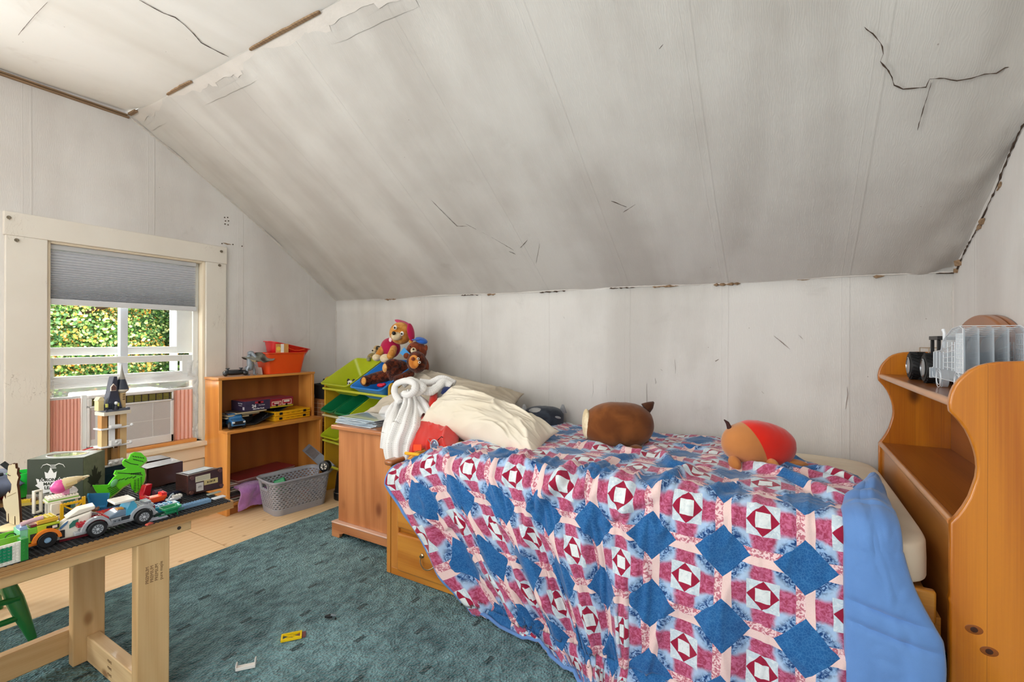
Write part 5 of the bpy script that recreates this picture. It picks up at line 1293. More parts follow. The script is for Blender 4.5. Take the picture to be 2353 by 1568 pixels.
# ================================================================ BEDDING PILE
M_PIL = fabric('#efe7d7', '#dccfb6', 5, 500, .12, .1); M_PIL2 = fabric('#d2c7b5', '#a89b86', 5, 500, .15, .1)
C = [at(962, 972, y=1.865), at(1240, 1056, y=1.80), at(1286, 992, y=2.08), at(1030, 886, y=2.17)]
mb = cushion(C, .24, .022, 100, 1, .55, 7.0, (.55, 1.2)); tag(mb.build('pillow', M_PIL, origin=True, smooth=180), 'plump creased cream pillow leaning at the foot of the bed', 'pillow')
C = [at(832, 950, y=2.05), at(1190, 975, y=2.30), at(1205, 905, y=2.62), at(960, 846, y=2.42)]
mb = cushion(C, .17, .020, 90, 4, .55, 7.0, (.5, 1.3)); tag(mb.build('pillow', M_PIL2, origin=True, smooth=180), 'flatter greyish beige pillow behind the cream one by the wall', 'pillow')
# knitted blanket
def knit():
    s = Sh('white_knit', .95, spec=.1, sheen=.4); v = s.co(); x, y, z = s.xyz(s.co('UV'))
    rib = (x * 130).sin().abs(); rows = (y * 160).sin().abs()
    hol = (x * 15).fract().lt(.30) * (y * 26).fract().lt(.45) * (x * 60).fract().lt(.5)
    c = s.mix(s.noise(v, 20, 4), L('#efece8'), L('#fbf9f6')); c = s.mix(hol * .55, c, L('#9c948c')); s.color(c); s.bump(rib * .8 + rows * .25 - hol * .8, .45, .003); return s.m
M_KNIT = knit()
kb = thing('knitted_blanket', 'white knitted blanket knotted and hanging over the dresser corner', 'blanket', (-1.95, 2.0, .66))
def ribbon(pts, wid, nv=40, nu=26, folds=3, amp=.012, seed=0):
    P = [Vector(p) for p in pts]; m = len(P) - 1
    def f(u, v):
        t = v * m; i = min(int(t), m - 1); g = t - i; g = g * g * (3 - 2 * g) if False else g
        p0, p1, p2, p3 = P[max(i - 1, 0)], P[i], P[i + 1], P[min(i + 2, m)]
        p = .5 * ((2 * p1) + (p2 - p0) * g + (2 * p0 - 5 * p1 + 4 * p2 - p3) * g * g + (3 * p1 - p0 - 3 * p2 + p3) * g ** 3)
        w = lerp(wid[i], wid[i + 1], g); d = (P[i + 1] - P[i]).normalized()
        view = (OV - p).normalized(); side = Vector((.86, .5, 0)); side = (side - d * side.dot(d)).normalized(); n = d.cross(side).normalized()
        if n.dot(Vector((.4, -.9, .3))) < 0: n = -n
        uu = u * 2 - 1
        return p + side * uu * w / 2 + n * (amp * cos(uu * folds * pi + seed) * (1 - .3 * abs(uu)) - .02 * uu * uu * (w / .1) + .006 * noise.noise(Vector((u * 4, v * 6, seed))))
    mb = MB(); mb.grid(nu, nv, f, lambda u, v: (u, v * 1.6)); return mb
def K(u, v, y): return at(u, v, y=y)
ribbon([K(938, 900, 1.96), K(942, 930, 1.90), K(930, 975, 1.78), K(915, 1020, 1.735), K(915, 1058, 1.725)], [.04, .11, .17, .17, .14], 60, 40, 3.2, .013).build('hanging_end', M_KNIT, kb, world=True, smooth=180, solid=.005)
ribbon([K(925, 905, 1.97), K(918, 930, 1.93), K(908, 965, 1.80), K(900, 1000, 1.745), K(893, 1035, 1.73)], [.04, .10, .13, .12, .10], 60, 30, 2.3, .010, 2).build('hanging_end', M_KNIT, kb, world=True, smooth=180, solid=.005)
ribbon([K(950, 905, 1.98), K(965, 925, 1.95), K(980, 950, 1.90)], [.05, .10, .08], 30, 24, 2, .01, 3).build('hanging_end', M_KNIT, kb, world=True, smooth=180, solid=.005)
def rope(pts, r, name='knot_loop'):
    P = [K(*p) for p in pts]; Q = []
    m = len(P) - 1
    for k in range(m * 8 + 1):
        t = k / 8; i = min(int(t), m - 1); g = t - i; p0, p1, p2, p3 = P[max(i - 1, 0)], P[i], P[i + 1], P[min(i + 2, m)]
        Q.append(.5 * ((2 * p1) + (p2 - p0) * g + (2 * p0 - 5 * p1 + 4 * p2 - p3) * g * g + (3 * p1 - p0 - 3 * p2 + p3) * g ** 3))
    mb = MB(); mb.tube(Q, [r * (1 + .16 * noise.noise(Vector((k * .35, r * 50, 1)))) for k in range(len(Q))], 16)
    mb.uv = {i: ((i % 16) / 16, (i // 16) / 30) for i in range(len(mb.v))}
    return mb.build(name, M_KNIT, kb, world=True, smooth=180)
rope([(920, 925, 1.90), (907, 905, 1.92), (910, 885, 1.94), (930, 876, 1.95), (950, 880, 1.92), (955, 895, 1.88), (940, 908, 1.86), (928, 905, 1.87)], .018)
rope([(925, 885, 1.97), (940, 875, 1.99), (960, 882, 1.97), (972, 892, 1.93), (955, 905, 1.92)], .022)
rope([(950, 890, 1.96), (985, 900, 1.98), (1005, 890, 2.02), (1020, 878, 2.06), (1036, 888, 2.08)], .024)
rope([(965, 878, 2.02), (990, 880, 2.05), (1015, 870, 2.09), (1045, 882, 2.12)], .02)
rope([(895, 960, 1.99), (905, 940, 1.97), (925, 925, 1.95)], .03)
# red jersey heap, blue-white cloth, backpack piping
M_RED = fabric('#e0260f', '#b51608', 9, 350, .4, .5)
rj = thing('red_sweater', 'bright orange red fleece heaped under the pillow at the bed foot', 'sweater', (-1.72, 1.98, .58))
mb = cushion([K(925, 1052, 1.76), K(1052, 1050, 1.74), K(1058, 985, 1.93), K(975, 945, 1.97)], .13, .020, 60, 7, .45, 5); mb.build('body', M_RED, rj, world=True, smooth=180)
MB().tube([K(998, 900, 2.03), K(995, 930, 1.99), K(985, 960, 1.94), K(965, 1000, 1.86)], [.020, .026, .032, .04], 16).build('sleeve', M_RED, rj, world=True, smooth=180)
MB().plate([K(950, 1022, 1.715), K(968, 1022, 1.71), K(968, 1036, 1.70), K(950, 1036, 1.705)][::-1], .004).build('patch', fabric('#f2521c', '#e03a10', 9, 200), rj, world=True)
MB().tube([K(932, 1042, 1.72), K(950, 1044, 1.71), K(965, 1046, 1.70)], .008, 8).build('yellow_band', plain('#f0b01e', .7), rj, world=True)
bwc = thing('striped_cloth', 'navy and white folded cloth behind the cream pillow', 'cloth', K(1020, 915, 2.08))
mb = cushion([K(1000, 935, 2.02), K(1040, 930, 2.06), K(1050, 893, 2.16), K(1004, 890, 2.12)], .05, .01, 20, 3); mb.build('white_half', fabric('#dcd9d6', '#bdb8b4'), bwc, world=True, smooth=180)
mb = cushion([K(1012, 905, 2.02), K(1040, 912, 2.03), K(1055, 893, 2.08), K(1015, 893, 2.06)], .04, .01, 20, 5); mb.build('navy_half', fabric('#23346b', '#182452'), bwc, world=True, smooth=180)
# duvet corner / backpack with orange piping
bp = thing('sleeping_bag', 'folded sleeping bag edge with orange piping between quilt and pillow', 'sleeping bag', (-1.4, 1.8, .6))
P = [K(936, 1062, 1.70), K(955, 1048, 1.72), K(985, 1038, 1.75), K(1020, 1032, 1.80), K(1060, 1028, 1.84), K(1100, 1030, 1.86)]
for k, (dz, r, c) in enumerate(((0, .006, '#c9821f'), (.012, .0055, '#e0a23c'), (.022, .0045, '#b56f18'), (-.010, .005, '#d9972f'))):
    MB().tube([p + Vector((0, .006 * k, dz)) for p in P], r, 8).build('piping', plain(c, .6), bp, world=True, smooth=80)
mb = cushion([P[0] + Vector((0, 0, -.02)), P[5] + Vector((0, -.06, -.03)), P[5] + Vector((0, .20, -.02)), P[1] + Vector((0, .22, -.02))], .06, .006, 20, 2); mb.build('padding', fabric('#3f3a44', '#2a2630'), bp, world=True, smooth=180)
# swimming goggles with bent wire and cable
gg = thing('swim_goggles', 'dark tinted goggles with a thin strap at the pillow corner', 'goggles', K(1010, 1035, 1.76))
M_GL = plain('#5a6a86', .08, coat=.8)
c1 = K(1000, 1024, 1.745)
MB().ell(c1, (.022, .010, .026), Matrix.Rotation(radians(18), 3, 'Y')).build('lens', M_GL, gg, world=True, smooth=180)
MB().tube([c1 + Vector((cos(a) * .024, -.006, sin(a) * .028)) for a in [i * 2 * pi / 24 for i in range(24)]], .0026, 8, closed=True).build('lens_frame', plain('#c7ccd4', .3), gg, world=True)
c2 = K(1022, 1017, 1.79); MB().ell(c2, (.024, .010, .016)).build('lens', plain('#1c2140', .1, coat=.8), gg, world=True, smooth=180)
MB().tube([K(1006, 1012, 1.74), K(1014, 1004, 1.76), K(1030, 1012, 1.80)], .0022, 6).build('strap', plain('#16161c', .4), gg, world=True)
MB().tube([K(984, 1011, 1.70), K(990, 1020, 1.69), K(992, 1034, 1.68), K(985, 1046, 1.68), K(972, 1055, 1.68), K(962, 1058, 1.68)], .0018, 6).build('wire', plain('#8c8f96', .3, .7), gg, world=True)
cb_ = K(957, 1058, 1.67); MB().beam(cb_ + Vector((.014, 0, .002)), cb_ + Vector((-.008, 0, -.004)), .012, .008).build('plug', plain('#3a3d44', .4), gg, world=True); MB().beam(cb_ + Vector((-.008, 0, -.004)), cb_ + Vector((-.022, 0, -.008)), .009, .005).build('plug_tip', plain('#b9bcc2', .2, .9), gg, world=True)
# plastic document sleeves on the dresser
M_SLV = plain('#c3d2dc', .12, coat=.8, var=.12)
random.seed(9)
for k in range(7):
    a = radians(random.uniform(-14, 10)); zc = .6535 + k * .0058
    sl_ = thing('document_sleeve', 'glossy pale blue plastic sleeve, ' + ('lowest', 'second lowest', 'third lowest', 'middle one', 'third from the top', 'second from the top', 'topmost')[k] + ' in the pile on the dresser', 'plastic sleeve', (-2.12 + random.uniform(-.012, .012), 1.935 + random.uniform(-.008, .012), zc), a, group='plastic sleeves on the dresser')
    MB().box(-.15, .15, -.10, .10, 0, .0042).build('sleeve', M_SLV, sl_, bevel=.001)
    MB().cyl((-.146, -.10, .003), (-.146, .10, .003), .0028, n=8).build('spine', plain('#dfe8ee', .15, coat=.6), sl_)
# small white cloth behind sleeves
mb = cushion([K(868, 955, 2.06), K(915, 958, 2.02), K(915, 935, 2.12), K(878, 938, 2.14)], .05, .02, 24, 8); tag(mb.build('white_cloth', M_KNIT if False else fabric('#ece9e6', '#cfcac4'), origin=True, smooth=180), 'crumpled white cloth between the sleeves and the knitted blanket', 'cloth')

# ================================================================ ROUND PLUSHES ON THE BED
def bigplush(label, u0, u1, v0, v1, y, mat, depth=.8, e=.82, name='round_plush'):
    c = at((u0 + u1) / 2, (v0 + v1) / 2, y=y); d = (c - OV).dot(FV); k = d / FOC
    t = thing(name, label, 'plush toy', c - Vector((0, 0, (v1 - v0) / 2 * k)), YAW)
    rx, rz = (u1 - u0) / 2 * k * .97, (v1 - v0) / 2 * k
    mb = MB(); mb.ell((0, 0, rz), (rx, rz * depth, rz), nu=64, nv=40, e=e)
    out = []
    for q in mb.v:
        q = Vector(q); w = .006 * noise.noise(q * 9) + .003 * abs(noise.noise(q * 26)); n = (q - Vector((0, 0, rz))).normalized(); q += n * w
        if q.z < .008: q.z = .008 - (.008 - q.z) * .4
        out.append(tuple(q))
    mb.v = out; return t, mb, rx, rz
F_BEAR = fur('plush_bear_brown', '#6b3c1c', '#8a5227', .15, 9); F_BEARD = fur('plush_dark_brown', '#3a1d10', '#54301c', .15, 12)
t, mb, rx, rz = bigplush('big brown oval plush animal lying on the quilt near the pillow', 1337, 1503, 925, 1030, 2.17, F_BEAR, 1.0, .86)
mb.build('body', F_BEAR, t, smooth=180)
MB().ell((-rx * .90, 0, rz * 1.05), (.020, rz * .52, rz * .66)).build('face_patch', F_CR, t, smooth=180)
MB().tube([(rx * .78, 0, rz * 1.72), (rx * .92, 0, rz * 1.88), (rx * 1.02, 0, rz * 2.02)], [.030, .020, .004], 12).build('ear', F_BEARD, t, smooth=180)
for (x, y_) in ((-.80, -.3), (.38, -.85), (-.3, .6), (.8, .3)): MB().ell((rx * x, rz * y_, .012), (.034, .045, .024)).build('foot', F_BEAR, t, smooth=180)
MB().ell((-rx * .86, -.02, .02), (.034, .03, .026)).build('foot', F_BEARD, t, smooth=180)
MB().plate([(rx * .62, -rz * .9, .016), (rx * .70, -rz * .9, .022), (rx * .90, -rz * 1.05, -.012), (rx * .80, -rz * 1.05, -.016)], .001).build('cloth_tag', plain('#e6ddd0', .6), t)
s = Sh('plush_two_tone', .85, spec=.15, sheen=.5); x, y, z = s.xyz(s.co()); m = (x - ((z - .12).abs() * 0 + (.155 - z) * .50 - .052) + s.noise(s.co(), 3, 1) * .02).ss(.008, .011)
s.color(s.mix(m, s.mix(s.noise(s.co(), 9, 3), L('#b5713a'), L('#d08a4e')), s.mix(s.noise(s.co(), 7, 2), L('#d81a06'), L('#ea2a10')))); s.bump(s.noise(s.co(), 70, 3), .15, .003)
t, mb, rx, rz = bigplush('big tan oval plush animal with a bright red flank near the headboard', 1657, 1828, 968, 1078, 2.11, s.m, .9, .96)
mb.v = [tuple(Matrix.Rotation(radians(9), 3, 'Y') @ (Vector(q) - Vector((0, 0, rz))) + Vector((0, 0, rz))) for q in mb.v]
mb.build('body', s.m, t, smooth=180)
F_T2 = fur('plush_tan_limb', '#b8743c', '#cf8a50', .15, 12)
for (x, y_, zz) in ((.05, -.95, .035), (-.80, -.45, .035), (-.2, .8, .02)): MB().ell((rx * x, rz * y_, zz), (.020, .036, .027), Matrix.Rotation(.3, 3, 'X')).build('foot', F_T2, t, smooth=180)
MB().ell((rx * .92, -rz * .3, .03), (.050, .028, .016), Matrix.Rotation(radians(10), 3, 'Y')).build('ear', F_T2, t, smooth=180)
MB().tube([(-rx * .80, 0, rz * 1.70), (-rx * .86, 0, rz * 1.92), (-rx * .95, 0, rz * 2.05)], [.010, .007, .002], 8).build('hair_tuft', plain('#3a1512', .6), t)
t, mb, rx, rz = bigplush('dark grey wolf-like plush cushion by the wall behind the pillow', 1196, 1298, 934, 990, 2.60, F_BLK, 1.3, .8)
F_GR = fur('plush_charcoal', '#2d323c', '#454c58', .15, 14); mb.build('body', F_GR, t, smooth=180)
F_LG = fur('plush_lightgrey', '#8f9296', '#b5b6b6', .15, 14)
MB().ell((-rx * .2, -rz * .6, rz * 1.55), (rx * .50, rz * .5, rz * .40), Matrix.Rotation(radians(8), 3, 'Y')).build('face_patch', F_LG, t, smooth=180)
MB().ell((rx * .52, -rz * .95, rz * 1.3), (rx * .28, rz * .2, rz * .14), Matrix.Rotation(radians(14), 3, 'Y')).build('face_patch', F_LG, t, smooth=180)
for x in (-.85, .92): MB().tube([(rx * x, 0, rz * 1.5), (rx * x * 1.02, 0, rz * 2.15)], [.028, .006], 10).build('ear', F_LG, t, smooth=180)

# ================================================================ HEADBOARD TOYS
HZ = .9968
mt = thing('monster_truck', 'black and white toy monster truck with big tyres on the headboard shelf', 'toy truck', (.515, 2.42, HZ), radians(0))
M_TY = plain('#121214', .6); M_RIM = plain('#a9adb3', .25, .9)
wr_ = .054
for (x, y) in ((.447, 2.405), (.457, 2.225), (.565, 2.405), (.575, 2.225)):
    c = Vector((x, y, HZ + wr_)); mb = MB(); m = Matrix.Translation(c) @ Matrix.Rotation(pi / 2, 4, 'Y')
    mb.lathe([(.030, -.020), (.032, -.026), (.048, -.026), (.052, -.020), (.052, .020), (.048, .026), (.030, .026)], 32, m, caps=False)
    mb.build('tyre', M_TY, mt, world=True)
    tr = MB()
    for k in range(22):
        a = k * 2 * pi / 22
        for sd in (-1, 1):
            m2 = m @ Matrix.Rotation(a, 4, 'Z') @ Matrix.Translation((.052, 0, sd * .012)) @ Matrix.Rotation(sd * .5, 4, 'X')
            tr.cb((0, 0, 0), (.006, .006, .022), m2)
    o = tr.build('tread_blocks', M_TY, mt, world=True, smooth=0); o['kind'] = 'stuff'
    MB().lathe([(.034, -.028), (.030, -.030), (.024, -.018), (.012, -.016), (.010, -.024), (.004, -.025)], 24, m).build('wheel_rim', M_RIM, mt, world=True)
MB().box(.47, .55, 2.15, 2.46, HZ + .055, HZ + .072).build('chassis', plain('#2c2c2f', .5), mt, world=True, bevel=.003)
MB().box(.46, .56, 2.30, 2.47, HZ + .074, HZ + .082).build('flatbed', plain('#d9c8a6', .5), mt, world=True, bevel=.002)
rl = MB()
for (x, y) in ((.465, 2.32), (.465, 2.46), (.555, 2.32), (.555, 2.46)): rl.cyl((x, y, HZ + .08), (x, y, HZ + .125), .0022, n=6)
rl.tube([(.465, 2.32, HZ + .125), (.465, 2.46, HZ + .125), (.555, 2.46, HZ + .125), (.555, 2.32, HZ + .125)], .0022, 6).tube([(.465, 2.32, HZ + .102), (.465, 2.46, HZ + .102)], .002, 6)
rl.build('railing', plain('#b59f86', .4), mt, world=True)
MB().box(.465, .565, 2.205, 2.30, HZ + .073, HZ + .10).build('cab', plain('#2b211e', .4), mt, world=True, bevel=.003)
cbx = MB()
for (x, y) in ((.47, 2.21), (.47, 2.295), (.56, 2.21), (.56, 2.295)): cbx.box(x - .005, x + .005, y - .005, y + .005, HZ + .10, HZ + .156)
cbx.box(.462, .568, 2.19, 2.305, HZ + .156, HZ + .170); cbx.build('roll_cage', plain('#1c1a1b', .4), mt, world=True, bevel=.0015)
MB().box(.475, .555, 2.30, 2.33, HZ + .083, HZ + .10).build('engine', plain('#8d7a6c', .4, .4), mt, world=True, bevel=.003)
# clear acrylic truck
M_CL = Sh('clear_acrylic', .08, spec=.7); M_CL.color(L('#c9d6e0')); M_CL.b.inputs['Alpha'].default_value = .42; M_CL = M_CL.m
M_ET = plain('#e9edf1', .35)
ct = thing('acrylic_truck', 'clear acrylic model lorry with etched white lines on the headboard shelf', 'model truck', (.49, 1.93, HZ), radians(0))
tx0, tx1, ty0, ty1 = .435, .56, 1.795, 2.115
def layer(x, prof): return MB().prism(prof, 'x', x, x + .004)
side = [(2.115, HZ + .030), (2.12, HZ + .062), (2.105, HZ + .064), (2.105, HZ + .115), (2.02, HZ + .122), (2.00, HZ + .150), (1.97, HZ + .165), (1.90, HZ + .190), (1.83, HZ + .196), (1.80, HZ + .188), (1.795, HZ + .06), (1.80, HZ + .030)]
for x in (tx0, tx0 + .03, tx0 + .06, tx0 + .09, tx1 - .004): layer(x, side).build('acrylic_layer', M_CL, ct, world=True, smooth=0)
fr_ = MB()
for (y, z1) in ((2.104, .114),): fr_.box(tx0, tx1, y, y + .004, HZ + .035, HZ + z1)
fr_.box(tx0 - .006, tx1 + .006, 2.117, 2.126, HZ + .026, HZ + .060); fr_.build('front_plate', M_CL, ct, world=True)
et = MB()
def ln(a, b, r=.0011): et.tube([a, b], r, 5)
for x in (tx0 - .0005, tx1 + .0005):
    for i in range(len(side)): a, b = side[i], side[(i + 1) % len(side)]; ln((x, a[0], a[1]), (x, b[0], b[1]))
    for k in range(9): ln((x, 1.80, HZ + .06 + k * .014), (x, 1.86 + .0 * k, HZ + .06 + k * .014)); 
    for k in range(6): ln((x, 1.80 + k * .012, HZ + .06), (x, 1.80 + k * .012, HZ + .175))
    for k in range(5): ln((x, 1.88, HZ + .07 + k * .018), (x, 1.99, HZ + .07 + k * .014))
    for y in (1.875, 1.90, 1.945, 1.99, 2.03, 2.07): ln((x, y, HZ + .062), (x, y, HZ + (.15 if y < 1.96 else .118)))
    for cy in (2.045, 1.85):
        for r in (.022, .030): et.tube([(x, cy + r * cos(a), HZ + .030 + r * sin(a)) for a in [i * 2 * pi / 20 for i in range(20)]], .0011, 5, closed=True)
for k in range(9): ln((tx0 + .01 + k * .013, 2.109, HZ + .064), (tx0 + .01 + k * .013, 2.109, HZ + .113))
for z in (.064, .113, .090): ln((tx0, 2.109, HZ + z), (tx1, 2.109, HZ + z))
for z in (.026, .060): ln((tx0 - .006, 2.127, HZ + z), (tx1 + .006, 2.127, HZ + z))
for x in (tx0 - .006, tx0 + .03, tx1 - .03, tx1 + .006): ln((x, 2.127, HZ + .026), (x, 2.127, HZ + .060))
for k in range(7): ln((tx0, 1.83 + .02 * k, HZ + .1965 - .005 * k), (tx1, 1.83 + .02 * k, HZ + .1965 - .005 * k))
o = et.build('etched_lines', M_ET, ct, world=True); o['kind'] = 'stuff'
for x in (tx0 + .006, tx1 - .018):
    for cy in (2.045, 1.85): MB().cyl((x, cy, HZ + .030), (x + .014, cy, HZ + .030), .030, n=28).build('wheel', M_CL, ct, world=True)
MB().tube([(tx0 + .004, 2.0, HZ + .13), (tx0 + .004, 2.0, HZ + .178), (tx0 + .002, 2.006, HZ + .190)], .0045, 8).build('exhaust_stack', M_ET, ct, world=True)

# ================================================================ BITS ON THE CARPET
yg = thing('toy_fence', 'yellow toy lattice piece lying on the green carpet', 'toy piece', (-1.622, 1.105, RZ + .002), radians(52))
M_Y = plain('#f0cc12', .35)
g = MB().box(-.036, .036, -.021, -.015, 0, .008).box(-.036, .036, .015, .021, 0, .008).box(-.036, -.030, -.015, .015, 0, .008).box(.030, .036, -.015, .015, 0, .008)
g.beam((-.031, -.016, .005), (.031, .016, .005), .003, .005).beam((-.031, .016, .005), (.031, -.016, .005), .003, .004); g.build('lattice', M_Y, yg)
MB().box(.020, .050, -.018, .018, 0, .003).build('underlying_plate', plain('#7a4a4a', .4), yg)
wp = thing('toy_tray', 'small white toy trough piece lying on the green carpet', 'toy piece', (-1.61, .925, RZ + .002), radians(50))
MB().box(-.030, .030, -.014, .014, 0, .003).box(-.030, .030, -.014, -.011, .003, .010).prism([(-.014, .003), (.014, .003), (.014, .020), (.008, .026), (-.008, .026), (-.014, .018)], 'x', .0275, .0305).prism([(-.014, .003), (.014, .003), (.014, .014), (.008, .020), (-.008, .020), (-.014, .014)], 'x', -.0305, -.0275).build('tray', plain('#ece8e2', .35), wp, bevel=.0006)
for x in (-.012, 0, .012): MB().cyl((x, 0, .003), (x, 0, .0045), .0022, n=10).build('stud', plain('#ece8e2', .35), wp)
bp_ = thing('toy_gun', 'tiny black and grey toy accessory on the green carpet', 'toy piece', (-1.598, 1.262, RZ + .002), radians(35))
MB().tube([(-.022, 0, .006), (-.005, 0, .008), (.008, 0, .008)], [.004, .008, .006], 10).build('body', plain('#15181b', .4), bp_)
MB().tube([(.002, 0, .012), (.022, .002, .008)], [.006, .003], 10).build('nozzle', plain('#8f9aa2', .3, .5), bp_)
MB().cb((.024, -.012, .004), (.006, .006, .006)).build('crumb', plain('#15181b', .4), bp_)
# ================================================================ TOYS ON THE TABLE
P_ = lambda h, **k: plain(h, .25, coat=.3, var=.03, **k)
def studs(mb, x0, x1, y0, y1, z, p=.008, r=.0024, h=.0018, n=8):
    nx = max(1, round((x1 - x0) / p)); ny = max(1, round((y1 - y0) / p))
    for i in range(nx):
        for j in range(ny):
            mb.lathe([(r, 0), (r, h)], n, Matrix.Translation((x0 + (i + .5) * (x1 - x0) / nx, y0 + (j + .5) * (y1 - y0) / ny, z)))
    return mb
def brick(x0, x1, y0, y1, z0, z1, top=True):
    mb = MB().box(x0, x1, y0, y1, z0, z1)
    if top: studs(mb, x0, x1, y0, y1, z1)
    return mb
def wheel(parent, c, r, w, ax='x', rim='#c9ccd0', tyre='#151517', rr=.62, spokes=0, face=1):
    R = Matrix.Rotation(pi / 2 * face, 4, 'Y') if ax == 'x' else Matrix.Rotation(pi / 2 * face, 4, 'X'); m = Matrix.Translation(c) @ R
    MB().lathe([(r * rr, -w / 2), (r * .92, -w / 2), (r, -w * .32), (r, w * .32), (r * .92, w / 2), (r * rr, w / 2), (r * rr, w * .3)], 32, m, caps=False).build('tyre', plain(tyre, .55), parent)
    MB().lathe([(r * rr, w * .40), (r * rr * .86, w * .40), (r * rr * .82, w * .30), (r * .25, w * .34), (r * .22, w * .46), (.001, w * .46)], 28, m).build('rim', P_(rim), parent)
    if spokes:
        mb = MB()
        for k in range(spokes): mb.cb((r * rr * .55, 0, w * .37), (r * rr * .55, .0022, .003), m @ Matrix.Rotation(k * 2 * pi / spokes, 4, 'Z'))
        mb.build('spokes', plain('#54575c', .4), parent)
TP = lambda u, v, z=None: at(u, v, z=TT if z is None else z)
AY = radians(90)   # local +x along world +y (to the right in view), local -y faces the camera side (+x world)
# local frame for things aligned with the table edge: x -> world +y, y -> world -x
def tt(name, label, cat, u, v, rz=0, group=None, dz=0):
    p = TP(u, v); return thing(name, label, cat, (p.x, p.y, TT + dz), AY + radians(rz), group)

# ---- grey and red racing car
car = tt('toy_car', 'grey toy car with red studded bonnet and white roof at the table edge', 'toy car', 278, 1215, -2)
G = P_('#a7a9ae'); DGm = P_('#6d747d')
MB().box(-.105, .095, -.002, .050, .014, .022).build('chassis', G, car, bevel=.001)
def archp(cx, r0, r1, n=12): return [(cx + r1 * cos(pi * i / n), .022 + r1 * sin(pi * i / n)) for i in range(n + 1)] + [(cx + r0 * cos(pi * i / n), .022 + r0 * sin(pi * i / n)) for i in range(n, -1, -1)]
for cx in (-.060, .052):
    for y in (-.012, .047): MB().prism(archp(cx, .026, .034), 'y', y, y + .013).build('wheel_arch', G, car)
    wheel(car, (cx, -.012, .0225), .0225, .016, 'y', '#c2c6cb', spokes=10, face=1); wheel(car, (cx, .060, .0225), .0225, .016, 'y', '#c2c6cb', face=-1)
MB().box(-.026, .020, -.008, .056, .022, .036).build('side_sill', G, car, bevel=.001)
MB().box(-.022, -.002, -.0085, -.008, .024, .034).build('side_vent', P_('#7d8187'), car)
for x in (-.017, -.007): MB().cyl((x, -.009, .029), (x, -.0082, .029), .0022, n=10).build('peg_hole', P_('#46494f'), car)
MB().box(-.002, .022, -.0086, -.006, .026, .036).build('side_vent', plain('#26282c', .4), car)
brick(-.10, -.03, -.004, .052, .036, .046).build('bonnet', P_('#b3202f'), car, label='dark red studded bonnet')
MB().prism([(-.034, .036), (.018, .036), (.018, .052), (-.002, .056), (-.034, .042)], 'y', 0, .050).build('windscreen', P_('#6f8296'), car, bevel=.003)
MB().prism([(.012, .036), (.038, .036), (.038, .062), (.030, .076), (.024, .076), (.012, .050)], 'y', -.004, .054).build('cockpit_glass', P_('#4fb3d8', alpha=.8), car)
MB().box(-.018, .034, -.008, .052, .077, .084).build('roof', P_('#e2dcd2'), car, bevel=.0015, label='white roof plate')
brick(.038, .082, -.004, .054, .036, .054).build('rear_deck', G, car)
for k in range(4): MB().box(.060, .078, .004 + .010 * k, .010 + .010 * k, .056, .062).build('engine_block', P_('#8c9096'), car)
MB().box(.080, .086, -.004, .006, .030, .046).build('tail_lamp', P_('#7c2430'), car)
MB().box(-.005, .01, .01, .03, .053, .058).build('flame_decal', P_('#e0962a'), car)
# ---- white shuttle nose
sh = tt('toy_shuttle', 'white toy shuttle nose with teal windows in front of the grey car', 'toy spacecraft', 170, 1240, -10)
MB().prism([(-.062, .006), (.030, .006), (.038, .050), (.040, .072), (-.010, .060), (-.030, .046)], 'y', -.0, .046).build('fuselage', P_('#e3dccf'), sh, bevel=.006, seg=3)
MB().prism([(-.028, .036), (-.014, .050), (-.012, .058), (-.020, .052), (-.031, .042)], 'y', -.0012, .0).build('window', P_('#4a6f96'), sh)
MB().prism([(-.010, .034), (.006, .040), (.010, .056), (-.002, .054), (-.010, .044)], 'y', -.0012, .0).build('window', P_('#2f6d5f'), sh)
MB().box(-.030, .036, .004, .042, 0, .006).build('underside', P_('#7c1f2c'), sh)
for k in range(4): MB().beam((.004 + .002 * k, -.0008, .012 + .006 * k), (.028, -.0008, .016 + .006 * k), .0008, .0028).build('grey_stripe', P_('#8a8f96'), sh)
MB().prism([(-.018, .062), (.046, .074), (.046, .084), (.010, .082)], 'y', .002, .044).build('canopy_plate', P_('#ded6c6'), sh, bevel=.002)
# ---- orange and lime truck
tr_ = tt('toy_truck', 'orange and lime brick-built toy truck near the left end of the table', 'toy truck', 85, 1262, 0)
OR = P_('#ef8124'); LI = P_('#b7c62a'); LI2 = P_('#76bb35')
MB().box(-.060, .040, .0, .050, .010, .018).build('chassis', OR, tr_, bevel=.001)
MB().prism([(x - 0, z) for x, z in [(.018 + .030 * cos(pi * i / 12), .020 + .030 * sin(pi * i / 12)) for i in range(13)] + [(.018 + .022 * cos(pi * i / 12), .020 + .022 * sin(pi * i / 12)) for i in range(12, -1, -1)]], 'y', -.012, .004).build('mudguard', OR, tr_)
wheel(tr_, (.018, -.008, .020), .020, .014, 'y', '#8fb4d6', rr=.42); wheel(tr_, (.018, .055, .020), .020, .014, 'y', '#8fb4d6', rr=.42, face=-1)
wheel(tr_, (-.10, .055, .020), .020, .014, 'y', '#8fb4d6', rr=.42, face=-1)
MB().box(.046, .056, -.004, .05, .012, .034).build('bumper', plain('#23201f', .4), tr_)
MB().box(.0, .046, -.002, .050, .040, .062).build('cab', LI, tr_, bevel=.001)
MB().box(.0, .044, .0, .048, .064, .075).build('cab_roof', P_('#d6a72c'), tr_, bevel=.002)
brick(.004, .040, .004, .044, .075, .078).build('roof_studs', P_('#cdb62c'), tr_)
MB().box(.018, .044, -.0035, -.002, .044, .056).build('windscreen', plain('#1a1614', .2), tr_); MB().box(.030, .040, -.0045, -.0034, .047, .054).build('headlamp', P_('#e6ddd0'), tr_)
